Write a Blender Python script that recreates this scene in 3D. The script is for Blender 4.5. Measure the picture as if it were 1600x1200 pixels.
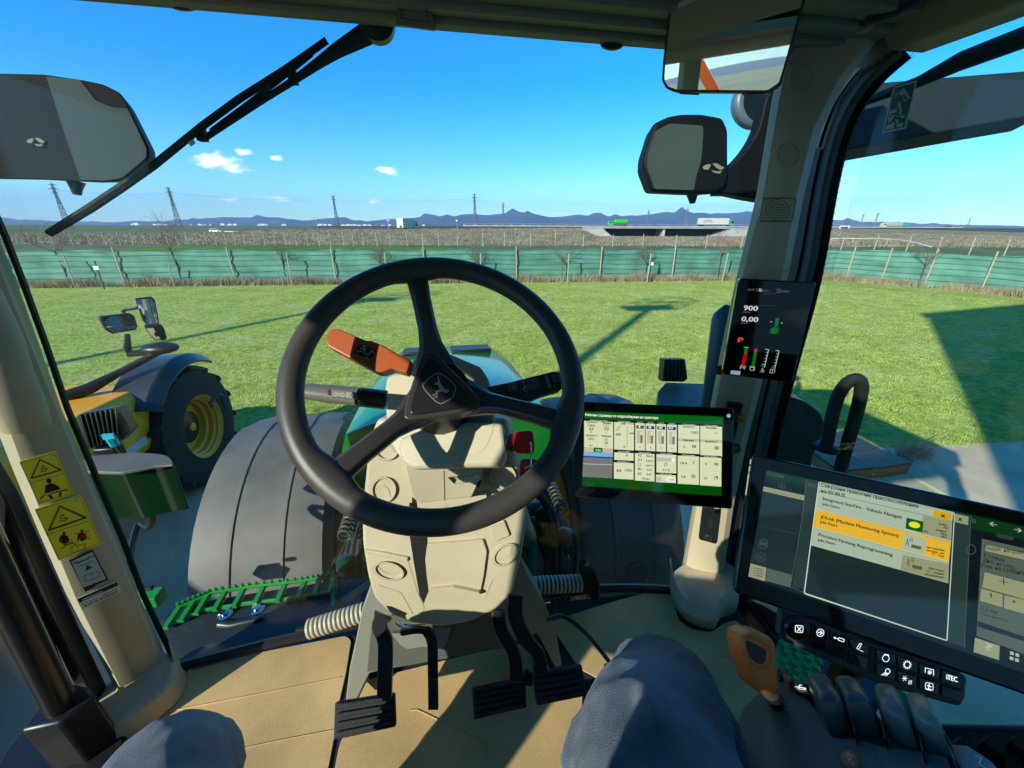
import bpy, bmesh, math, random
import numpy as np
from mathutils import Vector, Matrix
random.seed(7); RNG = np.random.default_rng(7)
R = math.radians
for _o in list(bpy.data.objects): bpy.data.objects.remove(_o)
SC = bpy.context.scene; COL = SC.collection

# ------------------------------------------------------------------ camera
# world axes follow the tractor: +X right, +Y forward, Z up, ground at 0
FPX, EYE, PITCH, HEAD = 600.0, 2.7, R(22.37), R(10.0)
fw = np.array([math.sin(HEAD)*math.cos(PITCH), math.cos(HEAD)*math.cos(PITCH), -math.sin(PITCH)])
rt = np.array([math.cos(HEAD), -math.sin(HEAD), 0.0]); up = np.cross(rt, fw)
_r = R(0.2); rt2 = rt*math.cos(_r)+up*math.sin(_r); up2 = -rt*math.sin(_r)+up*math.cos(_r)
CAM = np.array([0, 0, EYE])
cd = bpy.data.cameras.new('camera'); cam = bpy.data.objects.new('camera', cd); COL.objects.link(cam)
cam.matrix_world = Matrix(((rt2[0], up2[0], -fw[0], 0), (rt2[1], up2[1], -fw[1], 0), (rt2[2], up2[2], -fw[2], EYE), (0, 0, 0, 1)))
cd.sensor_width = 36.0; cd.lens = 36.0*FPX/1600; cd.clip_start = 0.02; cd.clip_end = 60000
SC.camera = cam

# ------------------------------------------------------------------ sky, sun, exposure
SUN_EL, SUN_AZ = R(25.5), R(180+52)          # azimuth of the sun clockwise from +Y
w = bpy.data.worlds.new('World'); SC.world = w; w.use_nodes = True
nt = w.node_tree; nt.nodes.clear()
def _n(t, **k):
    n = nt.nodes.new(t)
    for a, b in k.items(): setattr(n, a, b)
    return n
sky = _n('ShaderNodeTexSky', sky_type='NISHITA', sun_disc=False, sun_elevation=SUN_EL, sun_rotation=SUN_AZ, altitude=600.0, air_density=1.0, dust_density=0.15, ozone_density=3.0)
bg = _n('ShaderNodeBackground'); bg.inputs[1].default_value = 0.15
wo = _n('ShaderNodeOutputWorld')
tc = _n('ShaderNodeTexCoord'); sx = _n('ShaderNodeSeparateXYZ'); nt.links.new(tc.outputs['Generated'], sx.inputs[0])
def wm(op, a, b=None, clamp=False):
    n = _n('ShaderNodeMath', operation=op, use_clamp=clamp)
    for i, v in enumerate((a, b)):
        if v is None: continue
        if isinstance(v, (int, float)): n.inputs[i].default_value = v
        else: nt.links.new(v, n.inputs[i])
    return n.outputs[0]
az = wm('ARCTAN2', sx.outputs[0], sx.outputs[1]); el = wm('ARCSINE', sx.outputs[2])
nz = _n('ShaderNodeTexNoise'); nz.inputs['Scale'].default_value = 42; nz.inputs['Detail'].default_value = 7; nz.inputs['Roughness'].default_value = .62
mp = _n('ShaderNodeMapping'); mp.inputs['Scale'].default_value = (1, 1, 2.6); nt.links.new(tc.outputs['Generated'], mp.inputs[0]); nt.links.new(mp.outputs[0], nz.inputs[0])
def RAY(x, y): return fw + rt2*(x-800)/FPX - up2*(y-600)/FPX
def azel(x, y):
    r = RAY(x, y); return math.atan2(r[0], r[1]), math.atan2(r[2], math.hypot(r[0], r[1]))
total = None
for (x, y, a, b, g) in ((338, 252, 44, 15, 1.1), (362, 262, 34, 11, 1.0), (383, 237, 24, 7, .8), (432, 246, 18, 6, .7), (607, 266, 24, 9, 1.0), (350, 311, 50, 7, .62), (430, 311, 60, 8, .7),
                        (520, 313, 55, 6, .6), (584, 314, 16, 6, .8), (1005, 238, 14, 6, .4), (300, 312, 30, 5, .35)):
    A, E_ = azel(x, y); ca = math.cos(E_)
    sa = abs(azel(x+a, y)[0]-A); se = abs(azel(x, y-b)[1]-E_)
    u = wm('DIVIDE', wm('SUBTRACT', az, A), sa); v = wm('DIVIDE', wm('SUBTRACT', el, E_), se)
    d = wm('SQRT', wm('ADD', wm('MULTIPLY', u, u), wm('MULTIPLY', v, v)))
    m = wm('MULTIPLY', wm('SUBTRACT', 1.25, d, True), g)
    total = m if total is None else wm('MAXIMUM', total, m)
dens = wm('MULTIPLY', wm('SUBTRACT', wm('ADD', total, wm('MULTIPLY', nz.outputs[0], 2.0)), 1.38, True), 1.7, True)
inside = wm('GREATER_THAN', total, 0.02); dens = wm('MULTIPLY', dens, inside)
hs = _n('ShaderNodeHueSaturation'); hs.inputs['Saturation'].default_value = 1.5; hs.inputs['Value'].default_value = 1.0
nt.links.new(sky.outputs[0], hs.inputs['Color'])
mx = _n('ShaderNodeMix', data_type='RGBA'); nt.links.new(dens, mx.inputs[0]); tn = _n('ShaderNodeMix', data_type='RGBA', blend_type='MULTIPLY'); tn.inputs[0].default_value = 1.0; tn.inputs[7].default_value = (.62, .89, .96, 1)
nt.links.new(hs.outputs[0], tn.inputs[6]); nt.links.new(tn.outputs[2], mx.inputs[6])
cn = _n('ShaderNodeMix', data_type='RGBA'); nt.links.new(nz.outputs[0], cn.inputs[0]); cn.inputs[6].default_value = (3.0, 3.9, 5.4, 1); cn.inputs[7].default_value = (9.5, 9.3, 9.0, 1)
nt.links.new(cn.outputs[2], mx.inputs[7]); nt.links.new(mx.outputs[2], bg.inputs[0]); nt.links.new(bg.outputs[0], wo.inputs[0])
sl = bpy.data.lights.new('sun', 'SUN'); sl.energy = 3.6; sl.angle = R(0.53); sl.color = (1.0, 0.95, 0.86)
so = bpy.data.objects.new('sun', sl); COL.objects.link(so)
SUNV = Vector((math.sin(SUN_AZ)*math.cos(SUN_EL), math.cos(SUN_AZ)*math.cos(SUN_EL), math.sin(SUN_EL)))
so.rotation_euler = SUNV.to_track_quat('Z', 'Y').to_euler(); so.location = (0, 0, 30)
SC.view_settings.view_transform = 'Standard'; SC.view_settings.look = 'None'; SC.view_settings.gamma = 1; SC.view_settings.exposure = 1.05
SC.render.engine = 'CYCLES'; SC.cycles.max_bounces = 10; SC.cycles.transparent_max_bounces = 24; SC.cycles.diffuse_bounces = 5
SC.cycles.use_denoising = True; SC.cycles.sample_clamp_indirect = 6.0; SC.cycles.caustics_reflective = False; SC.cycles.caustics_refractive = False

# ------------------------------------------------------------------ placing helpers: a pixel of the photo on a plane of the place
def PZ(x, y, z=0.0): r = RAY(x, y); return CAM + r*(z-EYE)/r[2]
def PX(x, y, X): r = RAY(x, y); return CAM + r*X/r[0]
def PY(x, y, Y): r = RAY(x, y); return CAM + r*Y/r[1]
def PD(x, y, d): return CAM + RAY(x, y)*d
HV = np.array([math.sin(HEAD), math.cos(HEAD), 0])
def PV(x, y, v): r = RAY(x, y); return CAM + r*v/(r@HV)
class Plane:
    def __init__(s, p, n, u=None):
        s.p = np.array(p, float); s.n = np.array(n, float); s.n /= np.linalg.norm(s.n)
        if s.n @ (CAM-s.p) < 0: s.n = -s.n           # normal looks at the driver
        if u is None: u = rt - s.n*(rt@s.n)
        s.u = np.array(u, float); s.u /= np.linalg.norm(s.u); s.v = np.cross(s.n, s.u)
    def hit(s, x, y, lift=0.0):
        r = RAY(x, y); q = s.p + s.n*lift; return CAM + r*(((q-CAM)@s.n)/(r@s.n))
def plane3(a, b, c): a, b, c = map(np.array, (a, b, c)); return Plane(a, np.cross(b-a, c-a))
def rect_plane(cs, depth):
    """plane of a real rectangle whose four photo corners (TL, TR, BR, BL) are known, its middle at this depth"""
    r = [RAY(*q) for q in cs]; A = np.array([r[0], -r[1], r[2], -r[3]]).T
    d = np.linalg.svd(A)[2][-1]; d = d/d.mean()*depth; P = [CAM+r[i]*d[i] for i in range(4)]
    return Plane(P[0], np.cross(P[1]-P[0], P[3]-P[0]), P[1]-P[0])
def S(ox, oy, s): return lambda x, y: (ox+x/s, oy+y/s)

# ------------------------------------------------------------------ 2-D helpers
def rnd(pts, r, n=4):
    """round the corners of a polygon"""
    out = []; N = len(pts)
    for i in range(N):
        p0, p1, p2 = (np.array(pts[(i+k) % N], float) for k in (-1, 0, 1))
        a, b = p0-p1, p2-p1; la, lb = np.linalg.norm(a), np.linalg.norm(b); rr = min(r, la*.45, lb*.45)
        q0, q2 = p1+a/la*rr, p1+b/lb*rr
        for t in np.linspace(0, 1, n+1): out.append(tuple((1-t)**2*q0+2*t*(1-t)*p1+t*t*q2))
    return out
def circ(cx, cy, rx, ry=None, n=24, a0=0, a1=2*math.pi, rot=0):
    ry = ry or rx; full = abs(a1-a0) > 6.28
    o = []
    for k in range(n if full else n+1):
        t = a0+(a1-a0)*k/n; x, y = rx*math.cos(t), ry*math.sin(t)
        o.append((cx+x*math.cos(rot)-y*math.sin(rot), cy+x*math.sin(rot)+y*math.cos(rot)))
    return o
def smooth(pts, n=6, closed=False):
    P = [np.array(p, float) for p in pts]; N = len(P); out = []
    rng = range(N) if closed else range(N-1)
    for i in rng:
        g = (lambda k: P[k % N]) if closed else (lambda k: P[max(0, min(N-1, k))])
        a, b, c, d = g(i-1), g(i), g(i+1), g(i+2)
        for t in np.arange(n)/n:
            out.append(.5*((2*b)+(-a+c)*t+(2*a-5*b+4*c-d)*t*t+(-a+3*b-3*c+d)*t**3))
    if not closed: out.append(P[-1])
    return out

# ------------------------------------------------------------------ materials
def mat(name, col, rough=.5, metal=0.0, var=0.0, vscale=8.0, bump=0.0, bscale=60.0, coat=0.0, emit=None, es=1.0, spec=.5, col2=None, detail=4.0, stretch=None, sheen=0.0):
    m = bpy.data.materials.new(name); m.use_nodes = True; t = m.node_tree; b = t.nodes['Principled BSDF']
    b.inputs['Base Color'].default_value = (*col, 1); b.inputs['Roughness'].default_value = rough; b.inputs['Metallic'].default_value = metal
    b.inputs['Coat Weight'].default_value = coat; b.inputs['Coat Roughness'].default_value = .05; b.inputs['Specular IOR Level'].default_value = spec
    if sheen: b.inputs['Sheen Weight'].default_value = sheen
    if emit is not None: b.inputs['Emission Color'].default_value = (*emit, 1); b.inputs['Emission Strength'].default_value = es
    def tex(scale, det):
        c = t.nodes.new('ShaderNodeTexCoord'); n = t.nodes.new('ShaderNodeTexNoise'); n.inputs['Scale'].default_value = scale; n.inputs['Detail'].default_value = det
        if stretch:
            q = t.nodes.new('ShaderNodeMapping'); q.inputs['Scale'].default_value = stretch; t.links.new(c.outputs['Object'], q.inputs[0]); t.links.new(q.outputs[0], n.inputs[0])
        else: t.links.new(c.outputs['Object'], n.inputs[0])
        return n
    if var:
        n = tex(vscale, detail); r = t.nodes.new('ShaderNodeMapRange'); r.inputs[1].default_value = .32; r.inputs[2].default_value = .68; t.links.new(n.outputs[0], r.inputs[0])
        x = t.nodes.new('ShaderNodeMix'); x.data_type = 'RGBA'; t.links.new(r.outputs[0], x.inputs[0])
        c2 = col2 or tuple(min(1, v*(1+var)) for v in col); c1 = col if col2 else tuple(v*(1-var) for v in col)
        x.inputs[6].default_value = (*c1, 1); x.inputs[7].default_value = (*c2, 1); t.links.new(x.outputs[2], b.inputs['Base Color'])
        rr = t.nodes.new('ShaderNodeMapRange'); rr.inputs[3].default_value = max(.02, rough-.08); rr.inputs[4].default_value = min(1, rough+.1); t.links.new(n.outputs[0], rr.inputs[0]); t.links.new(rr.outputs[0], b.inputs['Roughness'])
    if bump:
        n = tex(bscale, 3.0); k = t.nodes.new('ShaderNodeBump'); k.inputs['Strength'].default_value = bump; k.inputs['Distance'].default_value = .01
        t.links.new(n.outputs[0], k.inputs['Height']); t.links.new(k.outputs[0], b.inputs['Normal'])
    return m
def glass_mat(name, tint, refl=1.0, dirt=0.0, extra=None):
    m = bpy.data.materials.new(name); m.use_nodes = True; t = m.node_tree; t.nodes.clear()
    o = t.nodes.new('ShaderNodeOutputMaterial'); tr = t.nodes.new('ShaderNodeBsdfTransparent'); tr.inputs[0].default_value = (*tint, 1)
    g = t.nodes.new('ShaderNodeBsdfGlossy'); g.inputs['Roughness'].default_value = 0.0; g.inputs['Color'].default_value = (refl, refl, refl, 1)
    f = t.nodes.new('ShaderNodeFresnel'); gb = t.nodes.new('ShaderNodeNewGeometry'); mr_ = t.nodes.new('ShaderNodeMapRange'); mr_.inputs[3].default_value = 1.45; mr_.inputs[4].default_value = 1/1.45
    t.links.new(gb.outputs['Backfacing'], mr_.inputs[0]); t.links.new(mr_.outputs[0], f.inputs['IOR'])
    mx = t.nodes.new('ShaderNodeMixShader'); t.links.new(f.outputs[0], mx.inputs[0]); t.links.new(tr.outputs[0], mx.inputs[1]); t.links.new(g.outputs[0], mx.inputs[2])
    last = mx
    if dirt:
        c = t.nodes.new('ShaderNodeTexCoord'); n = t.nodes.new('ShaderNodeTexNoise'); n.inputs['Scale'].default_value = 3.0; n.inputs['Detail'].default_value = 9; n.inputs['Roughness'].default_value = .7
        t.links.new(c.outputs['Object'], n.inputs[0]); r = t.nodes.new('ShaderNodeMapRange'); r.inputs[1].default_value = .42; r.inputs[2].default_value = .85; r.inputs[3].default_value = dirt*.25; r.inputs[4].default_value = dirt
        t.links.new(n.outputs[0], r.inputs[0]); d = t.nodes.new('ShaderNodeBsdfDiffuse'); d.inputs[0].default_value = (.5, .52, .48, 1)
        m2 = t.nodes.new('ShaderNodeMixShader'); t.links.new(r.outputs[0], m2.inputs[0]); t.links.new(last.outputs[0], m2.inputs[1]); t.links.new(d.outputs[0], m2.inputs[2]); last = m2
    t.links.new(last.outputs[0], o.inputs[0]); return m

# ------------------------------------------------------------------ mesh builder
class MB:
    def __init__(s): s.v = []; s.f = []; s.m = []
    def add(s, vs, fs, m=0):
        o = len(s.v); s.v += [tuple(map(float, p)) for p in vs]; s.f += [tuple(o+i for i in f) for f in fs]; s.m += [m]*len(fs); return s
    def poly(s, pts, m=0): return s.add(pts, [tuple(range(len(pts)))], m)
    def prism(s, pts, d, m=0, taper=None):
        """closed polygon in space pushed along the vector d"""
        P = [np.array(p, float) for p in pts]; n = len(P); d = np.array(d, float); c = sum(P)/n
        Q = [(c+(p-c)*(taper or 1.0))+d for p in P]
        return s.add(P+Q, [tuple(range(n)), tuple(range(2*n-1, n-1, -1))]+[(i, i+n, (i+1) % n+n, (i+1) % n) for i in range(n)], m)
    def ppx(s, pl, pts, t, m=0, lift=0.0, r=0, taper=None):
        """outline given in photo pixels, lying in plane pl, t metres thick towards the back"""
        if r: pts = rnd(pts, r)
        return s.prism([pl.hit(x, y, lift) for x, y in pts], -pl.n*t, m, taper)
    def box(s, c, size, m=0, rot=None):
        c = np.array(c, float); h = np.array(size, float)/2; M = np.array(rot) if rot is not None else np.eye(3)
        vs = [c+M@(h*np.array(k)) for k in ((-1,-1,-1),(1,-1,-1),(1,1,-1),(-1,1,-1),(-1,-1,1),(1,-1,1),(1,1,1),(-1,1,1))]
        return s.add(vs, [(0,3,2,1),(4,5,6,7),(0,1,5,4),(1,2,6,5),(2,3,7,6),(3,0,4,7)], m)
    def tube(s, pts, r, seg=10, m=0, closed=False, flat=1.0, upv=None):
        P = [np.array(p, float) for p in pts]; n = len(P); rr = list(r) if hasattr(r, '__len__') else [r]*n
        vs = []; prev = None
        for i in range(n):
            a = P[(i-1) % n] if (closed or i > 0) else P[i]; b = P[(i+1) % n] if (closed or i < n-1) else P[i]
            t = b-a; t = t/(np.linalg.norm(t)+1e-12)
            ref = np.array(upv if upv is not None else (prev if prev is not None else ((0, 0, 1) if abs(t[2]) < .9 else (1, 0, 0))), float)
            x = ref-t*(ref@t)
            if np.linalg.norm(x) < 1e-6: x = np.cross(t, (0, 1, .3))
            x /= np.linalg.norm(x); prev = x; y = np.cross(t, x)
            for k in range(seg):
                an = 2*math.pi*k/seg; vs.append(P[i]+rr[i]*(x*math.cos(an)*flat+y*math.sin(an)))
        fs = []
        for i in range(n if closed else n-1):
            for k in range(seg):
                a, b = i*seg+k, i*seg+(k+1) % seg; c = ((i+1) % n)*seg
                fs.append((a, b, c+(k+1) % seg, c+k))
        if not closed: fs += [tuple(range(seg))[::-1], tuple((n-1)*seg+k for k in range(seg))]
        return s.add(vs, fs, m)
    def lathe(s, c, ax, prof, seg=24, m=0, caps=True):
        c = np.array(c, float); ax = np.array(ax, float); ax /= np.linalg.norm(ax)
        x = np.cross(ax, (0, 0, 1) if abs(ax[2]) < .9 else (1, 0, 0)); x /= np.linalg.norm(x); y = np.cross(ax, x)
        vs = [c+ax*h+r*(x*math.cos(2*math.pi*k/seg)+y*math.sin(2*math.pi*k/seg)) for r, h in prof for k in range(seg)]
        fs = [(i*seg+k, i*seg+(k+1) % seg, (i+1)*seg+(k+1) % seg, (i+1)*seg+k) for i in range(len(prof)-1) for k in range(seg)]
        if caps: fs += [tuple(range(seg))[::-1], tuple((len(prof)-1)*seg+k for k in range(seg))]
        return s.add(vs, fs, m)
    def loft(s, rings, m=0, closed=True, caps=True):
        n = len(rings[0]); vs = [p for r in rings for p in r]; fs = []
        for i in range(len(rings)-1):
            for k in range(n if closed else n-1): fs.append((i*n+k, i*n+(k+1) % n, (i+1)*n+(k+1) % n, (i+1)*n+k))
        if caps and closed: fs += [tuple(range(n))[::-1], tuple((len(rings)-1)*n+k for k in range(n))]
        return s.add(vs, fs, m)
    def ell(s, c, r, m=0, nu=16, nv=10, M=None):
        c = np.array(c, float); r = np.array(r, float) if hasattr(r, '__len__') else np.array([r]*3); M = np.eye(3) if M is None else M
        rings = []
        for j in range(nv+1):
            p = math.pi*(j+.02)/(nv+.04); rings.append([c+M@(r*np.array((math.sin(p)*math.cos(2*math.pi*k/nu), math.sin(p)*math.sin(2*math.pi*k/nu), math.cos(p)))) for k in range(nu)])
        return s.loft(rings, m)
    def line(s, pl, pts, wd, m=0, lift=.0006, t=.0, closed=False):
        """a drawn line: pixels on a plane, width in pixels"""
        q = list(pts)+([pts[0]] if closed else [])
        for a, b in zip(q[:-1], q[1:]):
            a, b = np.array(a, float), np.array(b, float); d = b-a; L = np.linalg.norm(d)
            if L < 1e-6: continue
            d /= L; nrm = np.array((-d[1], d[0]))*wd/2; e = d*wd*.3
            s.poly([pl.hit(*(k), lift) for k in (a-e-nrm, b+e-nrm, b+e+nrm, a-e+nrm)], m)
        return s
    def flat(s, pl, pts, m=0, lift=.0006, r=0):
        if r: pts = rnd(pts, r)
        return s.poly([pl.hit(x, y, lift) for x, y in pts], m)
    def text(s, txt, pl, a, b, hpx, m=0, lift=.001, bold=False, t=0.0):
        """lettering whose baseline runs from pixel a to pixel b on the plane"""
        vs, fs, wd, hh = glyphs(txt, bold); A, B = pl.hit(*a, lift), pl.hit(*b, lift)
        x = (B-A)/wd; xd = (B-A)/np.linalg.norm(B-A); yd = np.cross(pl.n, xd)
        mid = pl.hit((a[0]+b[0])/2, (a[1]+b[1])/2-hpx, lift)-(A+B)/2; h = abs(mid@yd)
        for k in range(3 if bold else 1): s.add([A+x*(p[0]+.028*k)+yd*h*p[1]/.7+pl.n*.00004*k for p in vs], fs, m)
        return s
    def build(s, name, mats, parent=None, smooth_=True, bevel=0, seg=2, ang=38, sub=0, solid=0, recalc=True):
        me = bpy.data.meshes.new(name); off = parent_off(parent)
        me.from_pydata([(x-off[0], y-off[1], z-off[2]) for x, y, z in s.v], [], s.f)
        for mm in (mats if isinstance(mats, (list, tuple)) else [mats]): me.materials.append(mm)
        me.polygons.foreach_set('material_index', s.m)
        if recalc:
            b = bmesh.new(); b.from_mesh(me); bmesh.ops.recalc_face_normals(b, faces=b.faces); b.to_mesh(me); b.free()
        if smooth_: me.shade_smooth(); me.set_sharp_from_angle(angle=R(ang))
        o = bpy.data.objects.new(name, me); COL.objects.link(o); OFF[o.name] = off
        if parent is not None: o.parent = parent
        if solid: k = o.modifiers.new('solid', 'SOLIDIFY'); k.thickness = solid; k.offset = 0
        if bevel:
            k = o.modifiers.new('bevel', 'BEVEL'); k.width = bevel; k.segments = seg; k.limit_method = 'ANGLE'; k.angle_limit = R(35)
        if sub: k = o.modifiers.new('sub', 'SUBSURF'); k.levels = k.render_levels = sub
        return o
OFF = {}
def parent_off(p): return OFF.get(p.name, (0, 0, 0)) if p is not None else (0, 0, 0)
_gl = {}
def glyphs(txt, bold=False):
    if (txt, bold) in _gl: return _gl[(txt, bold)]
    c = bpy.data.curves.new('t', 'FONT'); c.body = txt; c.size = 1.0; c.resolution_u = 2
    o = bpy.data.objects.new('t', c); COL.objects.link(o); me = o.to_mesh()
    vs = [tuple(v.co) for v in me.vertices]; fs = [tuple(p.vertices) for p in me.polygons]; o.to_mesh_clear(); bpy.data.objects.remove(o); bpy.data.curves.remove(c)
    x0 = min((v[0] for v in vs), default=0); wd = max((v[0] for v in vs), default=1)-x0
    _gl[(txt, bold)] = ([(v[0]-x0, v[1]) for v in vs], fs, max(wd, .01), 1); return _gl[(txt, bold)]
def tag(o, label=None, cat=None, group=None, kind=None):
    if label: o['label'] = label
    if cat: o['category'] = cat
    if group: o['group'] = group
    if kind: o['kind'] = kind
    return o
def thing(name, label, cat, loc=(0, 0, 0), group=None, kind=None):
    o = bpy.data.objects.new(name, None); COL.objects.link(o); o.location = tuple(map(float, loc)); OFF[o.name] = tuple(map(float, loc)); return tag(o, label, cat, group, kind)
def copy_tree(o, parent=None):
    c = o.copy(); COL.objects.link(c); c.parent = parent
    for ch in list(o.children): copy_tree(ch, c)
    return c
def put(o, x, y, z=0, rz=0, sc=1.0, label=None):
    o.location = (x, y, z); o.rotation_euler = (0, 0, rz); o.scale = (sc, sc, sc)
    if label: o['label'] = label
    return o
# ================================================================== materials
M = {}
M['beige'] = mat('beige', (.50, .425, .285), .42, var=.07, vscale=7, detail=9, bump=.09, bscale=900)
M['beige_dark'] = mat('beige_dark', (.45, .38, .255), .5, var=.08, bump=.05, bscale=700)
M['black'] = mat('black', (.012, .013, .014), .38, bump=.05, bscale=500)
M['rubber'] = mat('rubber', (.016, .016, .017), .75, var=.35, vscale=30, bump=.2, bscale=200)
M['wheel'] = mat('wheel', (.056, .047, .041), .40, var=.12, vscale=14, bump=.1, bscale=1400)
M['spoke'] = mat('spoke', (.045, .038, .034), .34, bump=.06, bscale=1400)
M['steel'] = mat('steel', (.05, .055, .055), .35, metal=.6, var=.2)
M['chrome'] = mat('chrome', (.75, .75, .75), .12, metal=1)
M['white'] = mat('white', (.75, .76, .74), .5)
M['print'] = mat('print', (.6, .62, .6), .5)
M['ink'] = mat('ink', (.012, .012, .012), .5)
M['orange'] = mat('orange', (1.0, .18, .02), .36, var=.06, bump=.04, bscale=900)
M['red'] = mat('red', (.65, .012, .014), .3, var=.1)
M['green'] = mat('green', (.010, .22, .035), .16, coat=.6, var=.1, vscale=3)
M['green_grate'] = mat('green_grate', (.012, .26, .045), .4)
M['dkgreen'] = mat('dkgreen', (.008, .05, .018), .3, var=.2)
M['yellow'] = mat('yellow', (.85, .40, .012), .35, coat=.2, var=.06, vscale=4)
M['loader'] = mat('loader', (.88, .37, .012), .5, coat=.0, var=.08, vscale=3)
M['sticker'] = mat('sticker', (.92, .78, .03), .4)
M['fender'] = mat('fender', (.12, .115, .10), .55, var=.22, vscale=5, detail=9, bump=.12, bscale=260)
M['seal'] = mat('seal', (.06, .068, .068), .5)
M['carton'] = mat('carton', (.56, .365, .165), .85, var=.24, vscale=5, detail=14, bump=.10, bscale=260, spec=.2)
M['lining'] = mat('lining', (.26, .23, .17), .95, bump=.5, bscale=600)
M['denim'] = mat('denim', (.10, .145, .195), .9, var=.5, vscale=9, detail=15, bump=.5, bscale=900, sheen=.2)
M['mirror'] = mat('mirror', (.85, .87, .86), .01, metal=1)
M['gloss'] = mat('gloss', (.006, .007, .008), .05, coat=.8)
M['glass'] = glass_mat('glass', (.955, .985, .96), .32, dirt=.004)
M['glass_side'] = glass_mat('glass_side', (.95, .985, .96), .42, dirt=.002)
M['tyre'] = mat('tyre', (.013, .0125, .012), .8, var=.4, vscale=14, bump=.2, bscale=80)
M['concrete'] = mat('concrete', (.54, .445, .30), .9, var=.17, vscale=1.6, detail=11, bump=.35, bscale=25, spec=.2)
M['wood'] = mat('wood', (.42, .35, .25), .9, var=.25, vscale=20)
M['bark'] = mat('bark', (.17, .125, .09), .95, var=.3, vscale=20)
M['netting'] = mat('netting', (.095, .25, .185), .8, var=.22, vscale=1.4, bump=.5, bscale=40)
M['galv'] = mat('galv', (.45, .46, .46), .45, metal=.4)
M['pylon'] = mat('pylon', (.16, .17, .17), .6)

def ground_mat(name, cols, scale, stretch=(1, 1, 1), rough=.95, bump=.6, bscale=30, scale2=None):
    m = bpy.data.materials.new(name); m.use_nodes = True; t = m.node_tree; b = t.nodes['Principled BSDF']; b.inputs['Roughness'].default_value = rough; b.inputs['Specular IOR Level'].default_value = .15
    c = t.nodes.new('ShaderNodeTexCoord'); q = t.nodes.new('ShaderNodeMapping'); q.inputs['Scale'].default_value = stretch; t.links.new(c.outputs['Object'], q.inputs[0])
    n = t.nodes.new('ShaderNodeTexNoise'); n.inputs['Scale'].default_value = scale; n.inputs['Detail'].default_value = 10; n.inputs['Roughness'].default_value = .65; t.links.new(q.outputs[0], n.inputs[0])
    r = t.nodes.new('ShaderNodeValToRGB'); e = r.color_ramp.elements
    ps = np.linspace(.33, .67, len(cols))
    e[0].position = ps[0]; e[0].color = (*cols[0], 1); e[1].position = ps[-1]; e[1].color = (*cols[-1], 1)
    for p, k in list(zip(ps, cols))[1:-1]: x = e.new(p); x.color = (*k, 1)
    t.links.new(n.outputs[0], r.inputs[0]); last = r.outputs[0]
    if scale2:
        n2 = t.nodes.new('ShaderNodeTexNoise'); n2.inputs['Scale'].default_value = scale2; n2.inputs['Detail'].default_value = 5; t.links.new(c.outputs['Object'], n2.inputs[0])
        mr = t.nodes.new('ShaderNodeMapRange'); mr.inputs[1].default_value = .3; mr.inputs[2].default_value = .7; mr.inputs[3].default_value = .62; mr.inputs[4].default_value = 1.35; t.links.new(n2.outputs[0], mr.inputs[0])
        x = t.nodes.new('ShaderNodeMix'); x.data_type = 'RGBA'; x.blend_type = 'MULTIPLY'; x.inputs[0].default_value = 1; t.links.new(last, x.inputs[6]); t.links.new(mr.outputs[0], x.inputs[7]); last = x.outputs[2]
    t.links.new(last, b.inputs['Base Color'])
    nb = t.nodes.new('ShaderNodeTexNoise'); nb.inputs['Scale'].default_value = bscale; nb.inputs['Detail'].default_value = 4; t.links.new(c.outputs['Object'], nb.inputs[0])
    k = t.nodes.new('ShaderNodeBump'); k.inputs['Strength'].default_value = bump; k.inputs['Distance'].default_value = .04; t.links.new(nb.outputs[0], k.inputs['Height']); t.links.new(k.outputs[0], b.inputs['Normal'])
    return m
M['lawn'] = ground_mat('lawn', [(.26, .35, .05), (.36, .43, .09), (.47, .48, .17)], .8, scale2=7, bscale=45)
M['terrain'] = ground_mat('terrain', [(.09, .13, .045), (.13, .16, .06), (.20, .165, .09)], .012, (1, .35, 1), scale2=.2, bump=.3, bscale=.6)
M['crop'] = ground_mat('crop', [(.07, .15, .02), (.10, .20, .025), (.15, .22, .03)], .09, scale2=1.2, bscale=3)
M['bank'] = ground_mat('bank', [(.16, .16, .07), (.27, .225, .13), (.36, .30, .19)], .35, (1, 1, 3), scale2=1.4, bump=1, bscale=3)
M['dry'] = mat('dry', (.36, .29, .185), .95, var=.35, vscale=2.5)
M['blade'] = mat('blade', (.42, .50, .12), .7, var=.35, vscale=2.2, spec=.2)
M['mount'] = ground_mat('mount', [(.015, .03, .03), (.035, .045, .04), (.10, .09, .08)], .0035, scale2=.0009, bump=.0, bscale=.01)

# ================================================================== terrain
def U(u, v): return (v*math.sin(HEAD)+u*math.cos(HEAD), v*math.cos(HEAD)-u*math.sin(HEAD))
def px_u(px, v): p = PV(px, 353, v); return p[0]*math.cos(HEAD)-p[1]*math.sin(HEAD)
def ipl(tab, x): return float(np.interp(x, [t[0] for t in tab], [t[1] for t in tab]))
def hgt(x, y):
    v = x*math.sin(HEAD)+y*math.cos(HEAD); u = x*math.cos(HEAD)-y*math.sin(HEAD)
    if v < 120: return -.012
    px = 800+649*u/v
    d = max(0, min(1, (v-125)/30))*max(0, min(1, (330-v)/50))*max(0, min(1, (px-860)/60))*max(0, min(1, (1330-px)/60))
    return -.012-2.3*d
vs = [-12000, -4000, -1500, -600, -250, -100, -40, -10, 0, 10, 25, 45, 70, 100, 120, 135, 150, 165, 180, 200, 230, 260, 300, 350, 450, 600, 900, 1400, 2500, 4500, 9000, 14000]
us = sorted(set([s*a for a in (0, 15, 30, 45, 60, 80, 100, 130, 160, 200, 260, 350, 500, 800, 1500, 3000, 6000, 12000) for s in (-1, 1)]))
g = MB(); g.loft([[(*U(u, v), hgt(*U(u, v))) for u in us] for v in vs], closed=False, caps=False)
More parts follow.
